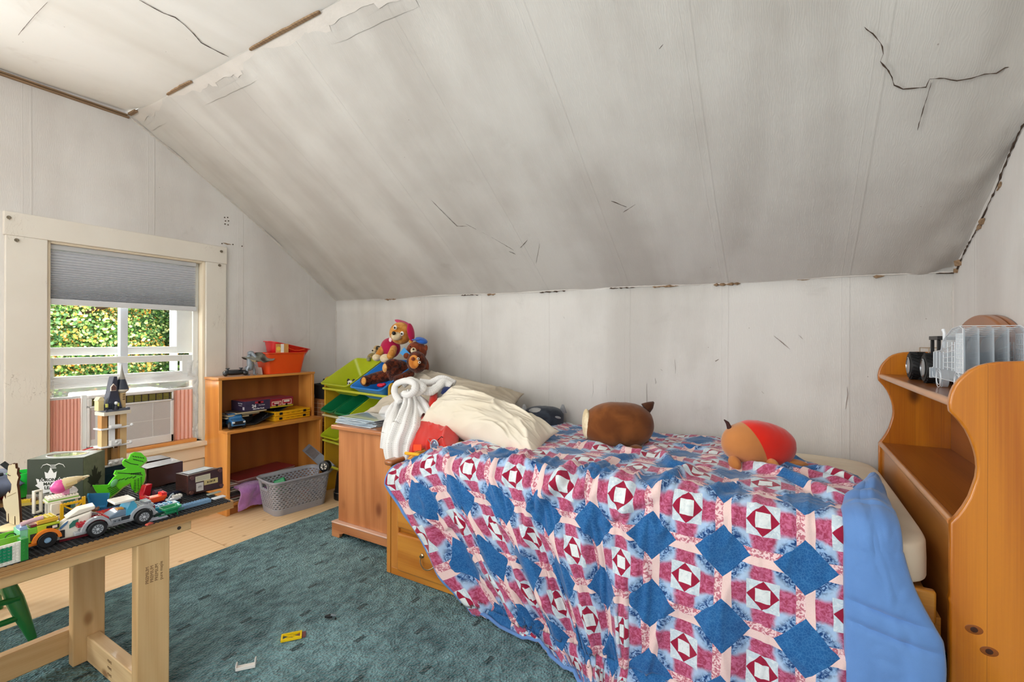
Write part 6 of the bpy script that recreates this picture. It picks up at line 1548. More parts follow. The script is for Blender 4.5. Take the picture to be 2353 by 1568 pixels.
MB().box(-.018, .0, -.002, .050, .022, .060).build('cab_side', LI2, tr_, bevel=.001); MB().box(-.034, -.018, -.002, .05, .020, .062).build('cab_side', P_('#84c8a0'), tr_, bevel=.001)
MB().box(-.034, -.020, -.0035, .03, .062, .070).build('roof_block', P_('#8aa6c6'), tr_); MB().tube([(-.030, .01, .074), (-.010, .01, .078), (.014, .008, .080)], .006, 10).build('siren', P_('#c9a3a8'), tr_)
MB().box(-.012, .006, .002, .04, .062, .068).build('roof_plate', P_('#7c2430'), tr_)
MB().box(-.014, -.002, -.0042, -.002, .026, .044).build('door_panel', plain('#2a2420', .4), tr_)
MB().box(-.110, -.034, -.004, -.0, .018, .052).box(-.110, -.034, .046, .050, .018, .052).box(-.114, -.110, -.004, .050, .018, .052).box(-.110, -.034, 0, .046, .018, .022).build('skip', LI2, tr_, bevel=.001)
MB().box(-.062, -.026, -.012, .0, .0, .018).build('orange_step', OR, tr_, bevel=.002); MB().prism([(-.100, .022), (-.06, .022), (-.09, .060)], 'y', .01, .014).build('lime_lever', P_('#c9d64a'), tr_)
MB().lathe([(.010, 0), (.011, .006), (.007, .012)], 14, Matrix.Translation((-.044, .02, .024))).build('lime_barrel', P_('#b7d67a'), tr_); MB().tube([(-.046 + .010 * cos(a), .02, .046 + .008 * sin(a)) for a in [i * pi / 8 for i in range(9)]], .0012, 6).build('wire', plain('#1a1a1a', .4), tr_)
# ---- white and green studded plate standing in front
pp = tt('toy_billboard', 'white and green studded brick billboard standing at the left front table edge', 'toy panel', 18, 1298, 2)
mb = MB().box(-.075, .022, -.004, .0, 0, .052)
for i in range(12):
    for j in range(6): mb.lathe([(.0027, 0), (.0027, .0016)], 10, Matrix.Translation((-.071 + i * .008, -.004, .006 + j * .008)) @ Matrix.Rotation(pi / 2, 4, 'X'))
mb.build('white_plate', P_('#ece7db'), pp)
mb = MB().box(-.075, .006, -.0056, -.0045, .010, .046)
for i in range(10):
    for j in range(4): mb.lathe([(.0027, 0), (.0027, .0014)], 10, Matrix.Translation((-.071 + i * .008, -.0056, .016 + j * .008)) @ Matrix.Rotation(pi / 2, 4, 'X'))
mb.build('green_plate', P_('#0f8a5c'), pp)
mb = MB().box(.022, .036, -.006, .02, 0, .056)
for j in range(6): mb.lathe([(.0030, 0), (.0030, .0016)], 10, Matrix.Translation((.029, -.006, .007 + j * .009)) @ Matrix.Rotation(pi / 2, 4, 'X'))
mb.build('green_column', P_('#2c8a34'), pp)
# ---- wooden llama
ll = tt('wooden_llama', 'flat plywood llama figure standing on a round plywood base', 'wooden figure', 36, 1212, -38)
lz = lambda pts: [((u - 36) * .00100, (1214 - v) * .00128) for u, v in pts]
out = lz([(18, 1073), (20, 1069), (26, 1069), (27, 1067), (30, 1068), (34, 1068), (35, 1078), (39, 1080), (38, 1092), (42, 1100), (39, 1110), (38, 1118), (40, 1130), (42, 1150), (44, 1180), (46, 1214), (39, 1214), (36, 1212), (35, 1192), (33, 1192), (33, 1212), (24, 1208), (21, 1206), (20, 1184), (18, 1184), (18, 1204), (15, 1201), (14, 1180), (8, 1168), (6, 1150), (9, 1141), (13, 1150), (14, 1138), (18, 1132), (22, 1137), (25, 1128), (26, 1115), (21, 1106), (17, 1100), (16, 1090)])
MB().prism(out, 'y', 0, .012).build('body', plain('#e3d3ae', .6), ll, smooth=0)
ed = [(a * 1.0, b) for a, b in out]
mbb = MB()
for i in range(len(out) - 1): mbb.beam((out[i][0], .006, out[i][1]), (out[i + 1][0], .006, out[i + 1][1]), .0115, .0012)
mbb.build('burnt_edge', plain('#5c3217', .6), ll, smooth=0)
MB().tube([(-.0185, -.0006, .158), (-.016, -.0006, .154), (-.012, -.0006, .153)], .0010, 6).build('eyelash', plain('#3a2212', .6), ll)
MB().tube([(.0, -.0006, .10), (-.02, -.0006, .09)], .0006, 6).build('engraved_line', plain('#a88a5c', .6), ll)
MB().lathe([(.042, -.0 ), (.042, .004), (.040, .005)], 32, Matrix.Translation((.0, .004, -.0055))).build('base_disc', plain('#dcc997', .6), ll)
ll.location.z = TT + .0056
# ---- olive gift box with window and maple leaf
M_OLV = plain('#3b4233', .45, var=.05); M_OLT = plain('#59614e', .4)
q0, q1 = TP(62, 1157), TP(185, 1163)
bx_c = Vector((q0.x, q0.y)); BW = .168; ang = radians(42)
gb = thing('gift_box', 'dark olive display box with an oval window on top and a white maple leaf', 'box', (q0.x, q0.y, TT), ang)
BD, BH = .118, .152
MB().box(0, BW, 0, BD, 0, .0012).build('base', M_OLV, gb)
MB().box(0, BW, 0, .0016, 0, BH).build('front_panel', M_OLV, gb); MB().box(0, .0016, .0016, BD, 0, BH).build('side_panel', M_OLV, gb)
MB().box(BW - .0016, BW, .0016, BD, 0, BH).build('side_panel', plain('#7f8772', .35, var=.25, nsc=30), gb, label='side panel with a paler leafy print'); MB().box(.0016, BW - .0016, BD - .0016, BD, 0, BH).build('back_panel', M_OLV, gb)
# top with oval hole: ring of quads
mb = MB(); n = 48; vs = []; fs = []
for i in range(n):
    a = 2 * pi * i / n; hx, hy = BW / 2, BD / 2; c_, s_ = cos(a), sin(a); k = min(hx / max(abs(c_), 1e-6), hy / max(abs(s_), 1e-6))
    vs.append((hx + c_ * k, hy + s_ * k, BH)); vs.append((hx + c_ * .060, hy + s_ * .044, BH + .0006))
for i in range(n): j = (i + 1) % n; fs.append((2 * i, 2 * j, 2 * j + 1, 2 * i + 1))
mb.add(vs, fs).build('lid', M_OLT, gb, smooth=0)
MB().tube([(BW / 2 + .060 * cos(2 * pi * i / 40), BD / 2 + .044 * sin(2 * pi * i / 40), BH + .001) for i in range(40)], .0014, 6, closed=True).build('window_rim', plain('#ece9e2', .3), gb)
MB().lathe([(.059, 0), (.059, .0005)], 36, Matrix.Translation((BW / 2, BD / 2, BH - .0008)), sy=.73).build('film_window', Sh('clear_film', .05, spec=.6).color(L('#e8e4dc')).m if False else plain('#c9bfae', .08, alpha=.5, coat=.8), gb)
MB().ell((BW / 2, BD / 2, .055), (.06, .045, .045)).build('inner_contents', plain('#cfc7b8', .6), gb)
# leaf + lettering + moustache crest
half = [(0, -.050), (.004, -.048), (.003, -.028), (.024, -.033), (.020, -.024), (.040, -.006), (.034, -.002), (.038, .014), (.026, .010), (.023, .016), (.012, .004), (.016, .034), (.008, .029), (0, .046)]
leaf = half + [(-a, b) for a, b in half[::-1][1:-1]]
lf = [(BW * .42 + a * 1.15, .068 + b * 1.15) for a, b in leaf]
MB().prism(lf, 'y', -.0010, -.0002).build('leaf_emblem', plain('#e9e7e2', .5), gb, smooth=0)
for k, w in enumerate(('TORONTO', 'MAPLE', 'LEAFS')): text(w, .0145, gb.matrix_basis @ frame((BW * .42, -.0014, .078 - .014 * k), (1, 0, 0), (0, -1, 0)), plain('#33392c', .5), gb, bold=.0004)
cx_ = BW * .46
for sgn in (-1, 1): MB().tube([(cx_ + sgn * .006, -.0008, .128), (cx_ + sgn * .018, -.0008, .134), (cx_ + sgn * .03, -.0008, .130), (cx_ + sgn * .036, -.0008, .120)], [.0016, .0016, .0012, .0006], 6).build('crest_line', plain('#dfddd6', .5), gb)
for k in range(3): MB().box(cx_ - .010 + .002 * k, cx_ + .010 - .002 * k, -.001, -.0002, .118 + .005 * k, .120 + .005 * k).build('crest_line', plain('#dfddd6', .5), gb)
lf2 = [(.060 + a * .95, .065 + b * .95) for a, b in leaf]
MB().prism(lf2, 'x', BW + .0002, BW + .001).build('leaf_emblem', plain('#30372b', .5), gb, smooth=0, label='dark leaf emblem')
MB().box(-.001, .075, -.0012, -.0002, .002, .030).build('patterned_strip', plain('#9a978e', .6, var=.5, nsc=200), gb)
# ---- bright green cup and black stick, grey bag, red hoop
cup = tt('green_tumbler', 'bright neon green tumbler standing beside the olive box', 'cup', 50, 1140, 0)
MB().lathe([(.030, 0), (.032, .004), (.036, .045), (.040, .088), (.038, .088), (.034, .045), (.028, .006)], 32).build('cup', P_('#2fe052'), cup)
st = thing('black_stick', 'black round stick leaning in the green tumbler', 'stick', tuple(TP(50, 1140)))
c0 = cup.location
MB().cyl(c0 + Vector((.005, .010, .055)), c0 + Vector((-.02, -.045, .128)), .0085, n=14).build('shaft', plain('#2c2e2b', .4), st, world=True)
bag = thing('grey_bag', 'grey blue patterned bag at the far left of the table', 'bag', (-2.52, .42, TT))
mb = cushion([(-2.58, .33, TT + .03), (-2.36, .26, TT + .03), (-2.33, .55, TT + .06), (-2.57, .60, TT + .06)], .10, .012, 24, 3); mb.v = [(a, b, max(c, TT + .002)) for a, b, c in mb.v]
mb.build('body', plain('#6f7890', .6, var=.35, nsc=22), bag, world=True, smooth=180)
MB().tube([(-2.36, .30, TT + .095), (-2.34, .40, TT + .10), (-2.36, .50, TT + .10)], .006, 8).build('strap', plain('#2e3238', .6), bag, world=True)
bk2 = thing('grey_basket', 'dark woven tray standing at the left edge of the table top', 'tray', (-2.27, .33, TT))
tub(MB(), .16, .22, .07, .85, .85, .03, .006).build('tray', plain('#3e4a4c', .6, bump=.8, bs=120), bk2)
for k, (c, x, y) in enumerate((('#b8c7cc', 0, 0), ('#7c8f98', .03, .04), ('#d0d4d2', -.03, -.05))):
    MB().ell((x, y, .052), (.045, .05, .028), bump=.3, bs=30).build('crumpled_foil', plain(c, .15, .8, .2), bk2)
hp = thing('red_hoop', 'red and white curved toy track piece behind the olive box', 'toy track', tuple(TP(210, 1075)))
hc = at(212, 1056, x=-2.57)
pts = [hc + Vector((0, .085 * cos(a), .085 * sin(a) - .04)) for a in [radians(20 + 140 * i / 16) for i in range(17)]]
MB().tube(pts, .008, 8).build('red_band', P_('#b02a2a'), hp, world=True); MB().tube([p + Vector((.012, 0, .002)) for p in pts], .003, 8).build('white_band', P_('#e8e2dc'), hp, world=True)
MB().box(hc.x - .02, hc.x + .02, hc.y - .10, hc.y + .10, TFX * 0 + TT - .0, TT + .010).build('foot', P_('#e8e2dc'), hp, world=True)
hp.location.x = hp.location.x
# ---- kiosk building with rocket
ki = tt('toy_kiosk', 'white toy kiosk with teal windows and green trimmed roof before the olive box', 'toy building', 142, 1196, -4)
CRm = P_('#e8e0cd'); TE = P_('#6fb0ab', alpha=.75)
MB().box(-.035, .045, .0, .055, 0, .004).build('floor_plate', P_('#4a4854'), ki)
for (x, y) in ((-.035, 0), (.037, 0), (-.035, .047), (.037, .047), (-.004, 0)): MB().box(x, x + .008, y, y + .008, .004, .066).build('pillar', CRm, ki)
MB().box(-.027, -.004, .002, .006, .036, .064).box(.004, .037, .002, .006, .034, .064).build('glass', TE, ki); MB().box(-.027, .037, .050, .054, .03, .064).build('glass', TE, ki)
MB().box(-.040, .050, -.006, .060, .066, .071).build('roof_edge', CRm, ki); MB().box(-.037, .047, -.003, .057, .071, .075).build('roof_trim', P_('#7aa63c'), ki)
brick(-.036, .046, -.002, .056, .075, .081).build('roof', CRm, ki)
MB().tube([(-.032, -.006, .040), (.0, -.010, .042), (.012, -.012, .040)], .005, 10).build('teal_pipe', P_('#4c7f86'), ki)
MB().box(.008, .022, -.008, .0, .040, .052).build('counter_figure', plain('#1e2226', .4), ki)
for k in range(3): MB().tube([(-.04 + .008 * k, -.012 + .004 * k, .004), (-.042 + .012 * k, -.012, .026), (-.02 + .006 * k, -.012, .028)], .006, 10).build('dark_hose', P_('#453a4c'), ki)
rk = thing('toy_rocket', 'pink nosed cream toy rocket lying on the kiosk roof', 'toy rocket', ki.location + Vector((0, 0, .083)), AY)
MB().ell((-.022, .02, .036), (.031, .026, .028), Matrix.Rotation(radians(-12), 3, 'Y')).build('nose', P_('#e5549c'), rk, smooth=180, label='glossy pink egg-shaped nose')
MB().tube([(-.014, .02, .038), (.010, .02, .046), (.040, .02, .052), (.058, .02, .054)], [.026, .023, .014, .008], 16).build('fuselage', P_('#dcc79a'), rk, smooth=40)
MB().prism([(.050, .046), (.080, .056), (.078, .060), (.052, .060)], 'y', .014, .026).build('tail', P_('#e0cda3'), rk)
MB().box(.0, .036, -.006, -.002, .036, .048, Matrix.Rotation(radians(-8), 4, 'Y')).build('side_pod', P_('#d9bd80'), rk); MB().cyl((.052, -.001, .054), (.052, .006, .054), .006, n=12).build('hinge', P_('#a88f60'), rk)
MB().box(-.012, .008, .006, .034, .0, .022).build('stand', P_('#d88fb0'), rk, bevel=.002); MB().prism([(.008, 0), (.034, 0), (.038, .010), (.030, .024), (.008, .024)], 'y', .006, .034).build('stand', P_('#d9d2cc'), rk, bevel=.002)
ki.scale = (.86, .86, .92); rk.scale = (.72, .72, .78); rk.location = ki.location + Vector((0, .014, .0765))
# ---- tall white frame piece, yellow base, white block, yellow gate
def single(name, label, cat, mb, mat, t): pass
wf = tt('toy_doorway', 'tall narrow white frame brick standing left of the kiosk', 'toy piece', 88, 1180, 12)
MB().box(-.010, -.006, 0, .014, 0, .075).box(.008, .012, 0, .014, 0, .075).box(-.006, .008, 0, .014, .070, .075).box(-.006, .008, 0, .014, 0, .005).build('frame', P_('#e6ddcb'), wf, bevel=.0008)
yb = tt('yellow_girder', 'long yellow brick strip running behind the kiosk', 'toy piece', 72, 1160, -28)
brick(-.045, .075, -.006, .010, 0, .010).build('strip', P_('#d9bd62'), yb); brick(-.045, .0, -.006, .010, .0101, .018).build('upper_brick', P_('#e8c23a'), yb); MB().box(.0, .012, -.008, .010, .0101, .022).build('brown_block', P_('#8a5a38'), yb)
wbk = tt('white_block', 'plain white upright block beside the yellow gate', 'toy piece', 130, 1202, 0)
MB().box(-.012, .012, 0, .014, .012, .060).build('block', P_('#e9decc'), wbk, bevel=.0008); MB().box(-.013, .022, -.001, .020, 0, .0119).build('purple_base', P_('#7d7496'), wbk)
yg2 = tt('yellow_gate', 'yellow toy gate with crossed bars standing behind the shuttle', 'toy piece', 168, 1195, -4)
g = MB().box(-.030, -.022, 0, .008, 0, .056).box(.022, .030, 0, .008, 0, .066).box(-.022, .022, .001, .007, .050, .056).box(-.022, .022, .001, .007, .006, .010)
g.beam((-.022, .004, .010), (.022, .004, .050), .004, .004).beam((-.022, .004, .050), (.022, .004, .012), .004, .0038); studs(g, -.03, .03, 0, .008, .056, .008); g.build('gate', P_('#ecb51d'), yg2)
for (u, v, w, d, h, rz, c, lb) in ((75, 1215, .05, .018, .014, 10, '#6b2630', 'dark red flat brick left of the white block'), (98, 1208, .055, .018, .018, 14, '#7a2c34', 'maroon brick row beside the white block'), (252, 1188, .055, .05, .012, -6, '#b81c2c', 'bright red studded plate behind the grey car'), (226, 1195, .05, .04, .008, -10, '#a01824', 'darker red plate behind the shuttle'), (262, 1178, .06, .05, .007, -4, '#26365a', 'navy blue studded plate behind the grey car'), (205, 1180, .05, .03, .008, -20, '#8c5a34', 'brown toy ladder plate near the yellow gate')):
    t = tt('brick_plate', lb, 'toy brick', u, v, rz)
    brick(-w / 2, w / 2, 0, d, 0, h).build('plate', P_(c), t)
# ---- transparent blue scoop
bs3 = tt('blue_scoop', 'transparent blue scoop piece behind the red plate', 'toy piece', 225, 1170, -20)
MB().prism([(-.028, .050), (-.020, .0), (.022, .0), (.030, .040), (.026, .040), (.018, .004), (-.016, .004), (-.024, .050)], 'y', 0, .03).build('scoop', P_('#3f95c8', alpha=.65), bs3); MB().prism([(-.028, .050), (-.020, .0), (.022, .0), (.030, .040)], 'y', .03, .0325).build('scoop_wall', P_('#3f95c8', alpha=.65), bs3)
# ---- lime fish-like dinosaur puzzle (two etched layers over a cream back)
dz_ = tt('dinosaur_puzzle', 'lime green etched puzzle dinosaur with rounded head lying propped up', 'puzzle toy', 285, 1150, -3)
sc_ = .00150
def FZ_(pts): return [((u - 285) * sc_ / 1.2, (1150 - v) * sc_) for u, v in pts]
body = FZ_([(217, 1100), (232, 1103), (250, 1106), (262, 1092), (272, 1086), (262, 1085), (266, 1076), (282, 1078), (292, 1076), (283, 1067), (282, 1058), (288, 1052), (295, 1055), (300, 1044), (310, 1040), (325, 1044), (337, 1058), (338, 1066), (320, 1078), (332, 1084), (335, 1098), (333, 1112), (322, 1132), (312, 1139), (304, 1128), (300, 1112), (282, 1118), (268, 1128), (250, 1138), (234, 1150), (232, 1132), (224, 1116)])
M_LG = P_('#5fd41e'); 
off = [(a + .006, b - .006) for a, b in body]
MB().prism(off, 'y', .010, .022).build('cream_back', P_('#cfe08a'), dz_, smooth=0)
MB().prism(body, 'y', 0, .008).build('lime_layer', M_LG, dz_, smooth=0)
sl2 = MB()
def slot(a, b, r=.0011): (x0, z0), (x1, z1) = FZ_([a, b]); sl2.beam((x0, -.0004, z0), (x1, -.0004, z1), .0012, r * 2)
for k in range(5): slot((304 + 6 * k, 1048 + 2 * k), (308 + 6 * k, 1051 + 2 * k)); slot((306 + 5 * k, 1056 + 2 * k), (310 + 5 * k, 1059 + 2 * k))
for k in range(6): slot((296 + k * 5, 1088 + k), (303 + k * 5, 1092 + k * 1.5)); slot((260 + 9 * k, 1100 + (k % 2) * 2), (268 + 9 * k, 1098))
for k in range(7): slot((308 - k * .3, 1108 + 4 * k), (313, 1108 + 4 * k)); slot((316, 1106 + 4 * k), (320, 1106 + 4 * k)); slot((323, 1104 + 3.6 * k), (327, 1104 + 3.6 * k))
for k in range(5): slot((248 + 2 * k, 1114 + 4 * k), (266 + 2 * k, 1110 + 3 * k))
slot((286, 1056), (300, 1066)); slot((300, 1066), (318, 1072)); slot((270, 1082), (300, 1090)); slot((300, 1090), (325, 1092))
o = sl2.build('etched_slots', plain('#123312', .5), dz_, smooth=0); o['kind'] = 'stuff'
MB().ell((FZ_([(262, 1104)])[0][0], -.002, FZ_([(262, 1104)])[0][1]), (.009, .003, .014), Matrix.Rotation(.5, 3, 'Y')).build('gem_eye', P_('#7fd08a', alpha=.8), dz_, smooth=180)
# ---- castle tower
cs = tt('castle_tower', 'tall tan toy castle tower with dark pointed roofs by the window', 'toy castle', 264, 1108, 6)
k_ = 1.78e-3
def CZ(u, v): return ((u - 265) * k_ / 1.2, (1108 - v) * k_)
TAN = P_('#d3b27c'); TAN2 = P_('#b58347'); WHT = P_('#e3e3e3'); DKB = P_('#353b49')
def cbx_(name, u0, u1, v0, v1, y0, y1, mat, top=False):
    x0, z1 = CZ(u0, v0); x1, z0 = CZ(u1, v1); return MB().box(x0, x1, y0, y1, max(0, z0), z1).build(name, mat, cs, bevel=.0008)
cbx_('base', 226, 292, 1085, 1108, -.01, .05, P_('#1f3a44')); cbx_('base_step', 230, 290, 1070, 1085, -.005, .05, P_('#2c4450')); cbx_('white_floor', 228, 296, 1067, 1070, -.012, .055, WHT)
for (v0, v1, m) in ((1027, 1067, TAN2), (987, 1024, TAN), (956, 984, TAN2)):
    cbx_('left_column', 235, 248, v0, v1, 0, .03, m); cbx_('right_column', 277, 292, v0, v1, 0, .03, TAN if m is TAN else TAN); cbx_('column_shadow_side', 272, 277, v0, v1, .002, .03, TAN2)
    cbx_('back_wall', 248, 272, v0, v1, .034, .040, plain('#a88a5e', .4) if m is TAN2 else TAN); 
for (v0, v1) in ((1024, 1027), (984, 987)): cbx_('floor_slab', 230, 296, v0, v1, -.012, .045, WHT); 
for (v0, v1) in ((1012, 1024), (978, 984), (1056, 1067)): cbx_('balcony', 250, 274, v0, v1, -.02, .0, WHT)
for (u, v, r) in ((262, 1016, .006), (268, 1020, .005), (296, 1022, .006), (298, 982, .006), (262, 1060, .008), (275, 1058, .007), (250, 1062, .006), (286, 1062, .006)):
    x, z = CZ(u, v); MB().ell((x, -.018, z), (r, r, r)).build('ornament', WHT, cs, smooth=180)
cbx_('window_wall', 250, 264, 956, 980, -.004, .0, WHT); cbx_('window_wall', 250, 264, 988, 1012, -.004, .0, WHT); cbx_('inner_stair', 262, 276, 1032, 1062, .004, .02, P_('#a37a48'))
cbx_('upper_slab', 236, 298, 948, 956, -.014, .055, P_('#d8cdb8')); cbx_('small_turret', 228, 240, 922, 944, .0, .03, P_('#d9c38c'))
x, z = CZ(234, 922); MB().prism([(x - .012, z), (x + .012, z), (x + .006, z + .014), (x - .004, z + .014)], 'y', 0, .03).build('turret_cap', P_('#e3d3a4'), cs)
cbx_('battlement', 240, 296, 942, 948, -.012, .05, P_('#545b66'))
for u in (236, 243, 255, 268): cbx_('railing_post', u, u + 2.2, 930, 944, -.014, -.010, plain('#20242c', .4)); 
for u in (239, 264): cbx_('lantern', u, u + 5, 929, 937, -.018, -.012, P_('#d8d96a'))
roof = [CZ(243, 942), CZ(282, 942), CZ(272, 905), CZ(270, 870), CZ(262, 870), CZ(259, 880), CZ(252, 912)]
MB().prism(roof, 'y', .0, .035).build('steep_roof', DKB, cs, bevel=.002)
dm = [CZ(254, 902), CZ(266, 902), CZ(266, 893), CZ(260, 886), CZ(254, 893)]
MB().prism(dm, 'y', -.005, .0).build('dormer', P_('#d9c9b8'), cs); MB().prism([(a * .86 + CZ(260, 894)[0] * .14, b * .8 + CZ(260, 896)[1] * .2) for a, b in dm], 'y', -.006, -.0051).build('dormer_window', P_('#6a4f4a'), cs)
x, z0 = CZ(286, 943); _, z1 = CZ(286, 909); _, z2 = CZ(286, 903)
MB().lathe([(.014, z0), (.014, z1)], 8, Matrix.Translation((x, .02, 0))).build('round_tower', TAN, cs, smooth=0)
MB().lathe([(.014, z1), (.024, z2 - .002), (.024, z2 + .004)], 16, Matrix.Translation((x, .02, 0))).build('tower_collar', P_('#d9cfba'), cs)
_, zb_ = CZ(0, 878); _, zt_ = CZ(0, 849)
MB().lathe([(.0245, z2 + .004), (.0125, zb_)], 24, Matrix.Translation((x, .02, 0))).build('cone_roof', DKB, cs); MB().lathe([(.0125, zb_), (.004, zt_ - .014), (.001, zt_ + .01)], 24, Matrix.Translation((x, .02, 0))).build('cone_tip', P_('#9c978c'), cs)
for k in range(6): cbx_('printed_window', 284 + 3 * (k % 2), 286 + 3 * (k % 2), 912 + 5 * (k // 2), 915 + 5 * (k // 2), .0045, .006, P_('#6a4f3a'))
# armoured figure
kn_ = thing('toy_knight', 'tiny dark and white figure on the castle upper floor', 'toy figure', cs.matrix_basis @ Vector((CZ(262, 944)[0], -.016, CZ(262, 944)[1])), AY)
MB().tube([(0, 0, 0), (0, 0, .012), (0, 0, .018)], [.007, .006, .004], 10).build('body', plain('#2a2c34', .4), kn_); MB().ell((0, 0, .026), (.006, .006, .007)).build('helmet', WHT, kn_, smooth=180)
# ---- little green cabin and plants beside the castle
gcab = tt('green_cabin', 'tiny lime green toy cabin in front of the castle base', 'toy building', 243, 1112, 0)
MB().box(-.012, .014, 0, .018, 0, .020).build('walls', P_('#a9cc6a'), gcab); MB().box(-.004, .006, -.0008, 0, .006, .016).build('window', P_('#42502c'), gcab); MB().box(-.014, .016, -.002, .02, .020, .023).build('roof', P_('#7a5236'), gcab)
fo = tt('toy_shrub', 'small green toy plant pieces behind the dinosaur puzzle', 'toy plant', 282, 1100, 0)
for k in range(9):
    a = k * .7; MB().tube([(0, 0, .01 + .003 * k), (.018 * cos(a), .01 * sin(a), .02 + .003 * k), (.030 * cos(a), .018 * sin(a), .016 + .004 * k)], [.002, .003, .001], 6).build('frond', P_(['#6f9c34', '#87b548', '#4f7a28'][k % 3]), fo)
MB().cyl((0, 0, 0), (0, 0, .045), .003, n=8).build('stem', P_('#5c4a2c'), fo)
# ---- brown plastic drawers lying on the table
BRN = P_('#3d2520')
def base(label, u, v, rz, w, h, dep, name='brown_cabinet'):
    t = tt(name, label, 'toy cabinet', u, v, rz); return t
m = Matrix.Rotation(radians(0), 4, 'Z')
S = 1.48e-3
q = lambda u, v: at(u, v, x=-1.90)
b1 = thing('brown_cabinet', 'dark brown plastic toy cabinet lying on its side with its labelled base facing out', 'toy cabinet', (-1.93, .84, TT))
pa, pb_, pc, pd = at(432, 1094, x=-1.86), at(512, 1074, x=-1.86), at(513, 1122, x=-1.86), at(432, 1140, x=-1.86)
def slab(name, parent, P, th, mat, bevel=.0, **k): return MB().plate([Vector(p) for p in P], th).build(name, mat, parent, world=True, bevel=bevel, smooth=0, **k)
slab('base_plate', b1, [pd, pc, pb_, pa], .012, BRN, .003)
bk_ = [p + Vector((-.012, 0, 0)) for p in (pa, pb_, pc, pd)]
o_ = Vector((-.10, 0, -.004)); cc = (bk_[0] + bk_[2]) / 2
inn = [cc + (p - cc) * .90 for p in bk_]; inn2 = [p + o_ for p in [cc + (p - cc) * .84 for p in bk_]]
for i in range(4): j = (i + 1) % 4; slab('case_wall', b1, [inn[i], inn[j], inn2[j], inn2[i]], .004, BRN)
slab('frosted_front', b1, [inn[0].lerp(inn2[0], .2) + Vector((0, .01, .0015)), inn[1].lerp(inn2[1], .2) + Vector((0, -.01, .0015)), inn[1].lerp(inn2[1], .8) + Vector((0, -.01, .0015)), inn[0].lerp(inn2[0], .8) + Vector((0, .01, .0015))][::-1], .001, P_('#aab6bd'))
for (fu, fv) in ((.10, .16), (.90, .12), (.08, .88), (.93, .84)):
    c = pa.lerp(pb_, fu).lerp(pd.lerp(pc, fu), fv); MB().cyl(c, c + Vector((.006, 0, 0)), .007, n=14).build('rubber_foot', P_('#5c3b34'), b1, world=True)
def lab(f0, f1, g0, g1, col, name='sticker', k=.0006): 
    P = [pa.lerp(pb_, f).lerp(pd.lerp(pc, f), g) + Vector((k + .0006, 0, 0)) for f, g in ((f0, g1), (f1, g1), (f1, g0), (f0, g0))]; return slab(name, b1, P, .0006, plain(col, .5))
lab(.20, .62, .14, .42, '#cfc8ac'); lab(.22, .42, .48, .88, '#cdc8c2'); lab(.44, .84, .42, .66, '#c5b37c')
c = pa.lerp(pb_, .64).lerp(pd.lerp(pc, .64), .54) + Vector((.0016, 0, 0)); text('BANDAI', .010, frame(c, pb_ - pa, (1, 0, 0)), plain('#4a3a22', .5), b1) if False else text('II I II I II', .009, frame(c, pb_ - pa, (1, 0, 0)), plain('#4a3a22', .5), b1, 'print', bold=.0004)
c = pa.lerp(pb_, .32).lerp(pd.lerp(pc, .32), .68) + Vector((.0016, 0, 0)); text('ITI', .010, frame(c, pb_ - pa, (1, 0, 0)), plain('#4a4a4a', .5), b1, 'print')
for k in range(3): c0_ = pa.lerp(pb_, .23).lerp(pd.lerp(pc, .23), .20 + .07 * k) + Vector((.0016, 0, 0)); c1_ = pa.lerp(pb_, .59).lerp(pd.lerp(pc, .59), .20 + .07 * k) + Vector((.0016, 0, 0)); MB().beam(c0_, c1_, .0004, .0008).build('print', plain('#7a7466', .5), b1, world=True)
# support legs under the cabinet
MB().box(-1.885, -1.875, .875, .885, TT, pd.z + .012).box(-1.97, -1.96, .80, .95, TT, pd.z - .002).build('support', P_('#33384a'), b1, world=True)
# open drawer shells behind
for (u0, u1, va0, va1, vb, x, lb) in ((338, 420, 1078, 1060, 1128, -2.10, 'open dark brown toy drawer shell behind the labelled cabinet'), (336, 392, 1062, 1052, 1100, -2.26, 'farthest dark brown toy drawer shell near the castle')):
    a, b, c, d = at(u0, va0, x=x), at(u1, va1, x=x), at(u1, vb - 14, x=x), at(u0, vb, x=x); c.z = d.z = max(TT, min(c.z, d.z))
    t = thing('toy_chest', lb, 'toy cabinet', ((a.x), (a.y + b.y) / 2, TT))
    dpt = Vector((-.09, 0, 0))
    for i in range(5): f = i / 5; slab('stepped_frame', t, [p + Vector((-.006 * i, 0, 0)) + (((a + b + c + d) / 4) - p) * .05 * i for p in (d, c, b, a)], .004, P_('#3a2724' if i % 2 else '#4c332e'))
    for p, r_ in ((a, b), (b, c), (c, d), (d, a)): slab('case_wall', t, [p, r_, r_ + dpt, p + dpt], .004, BRN)
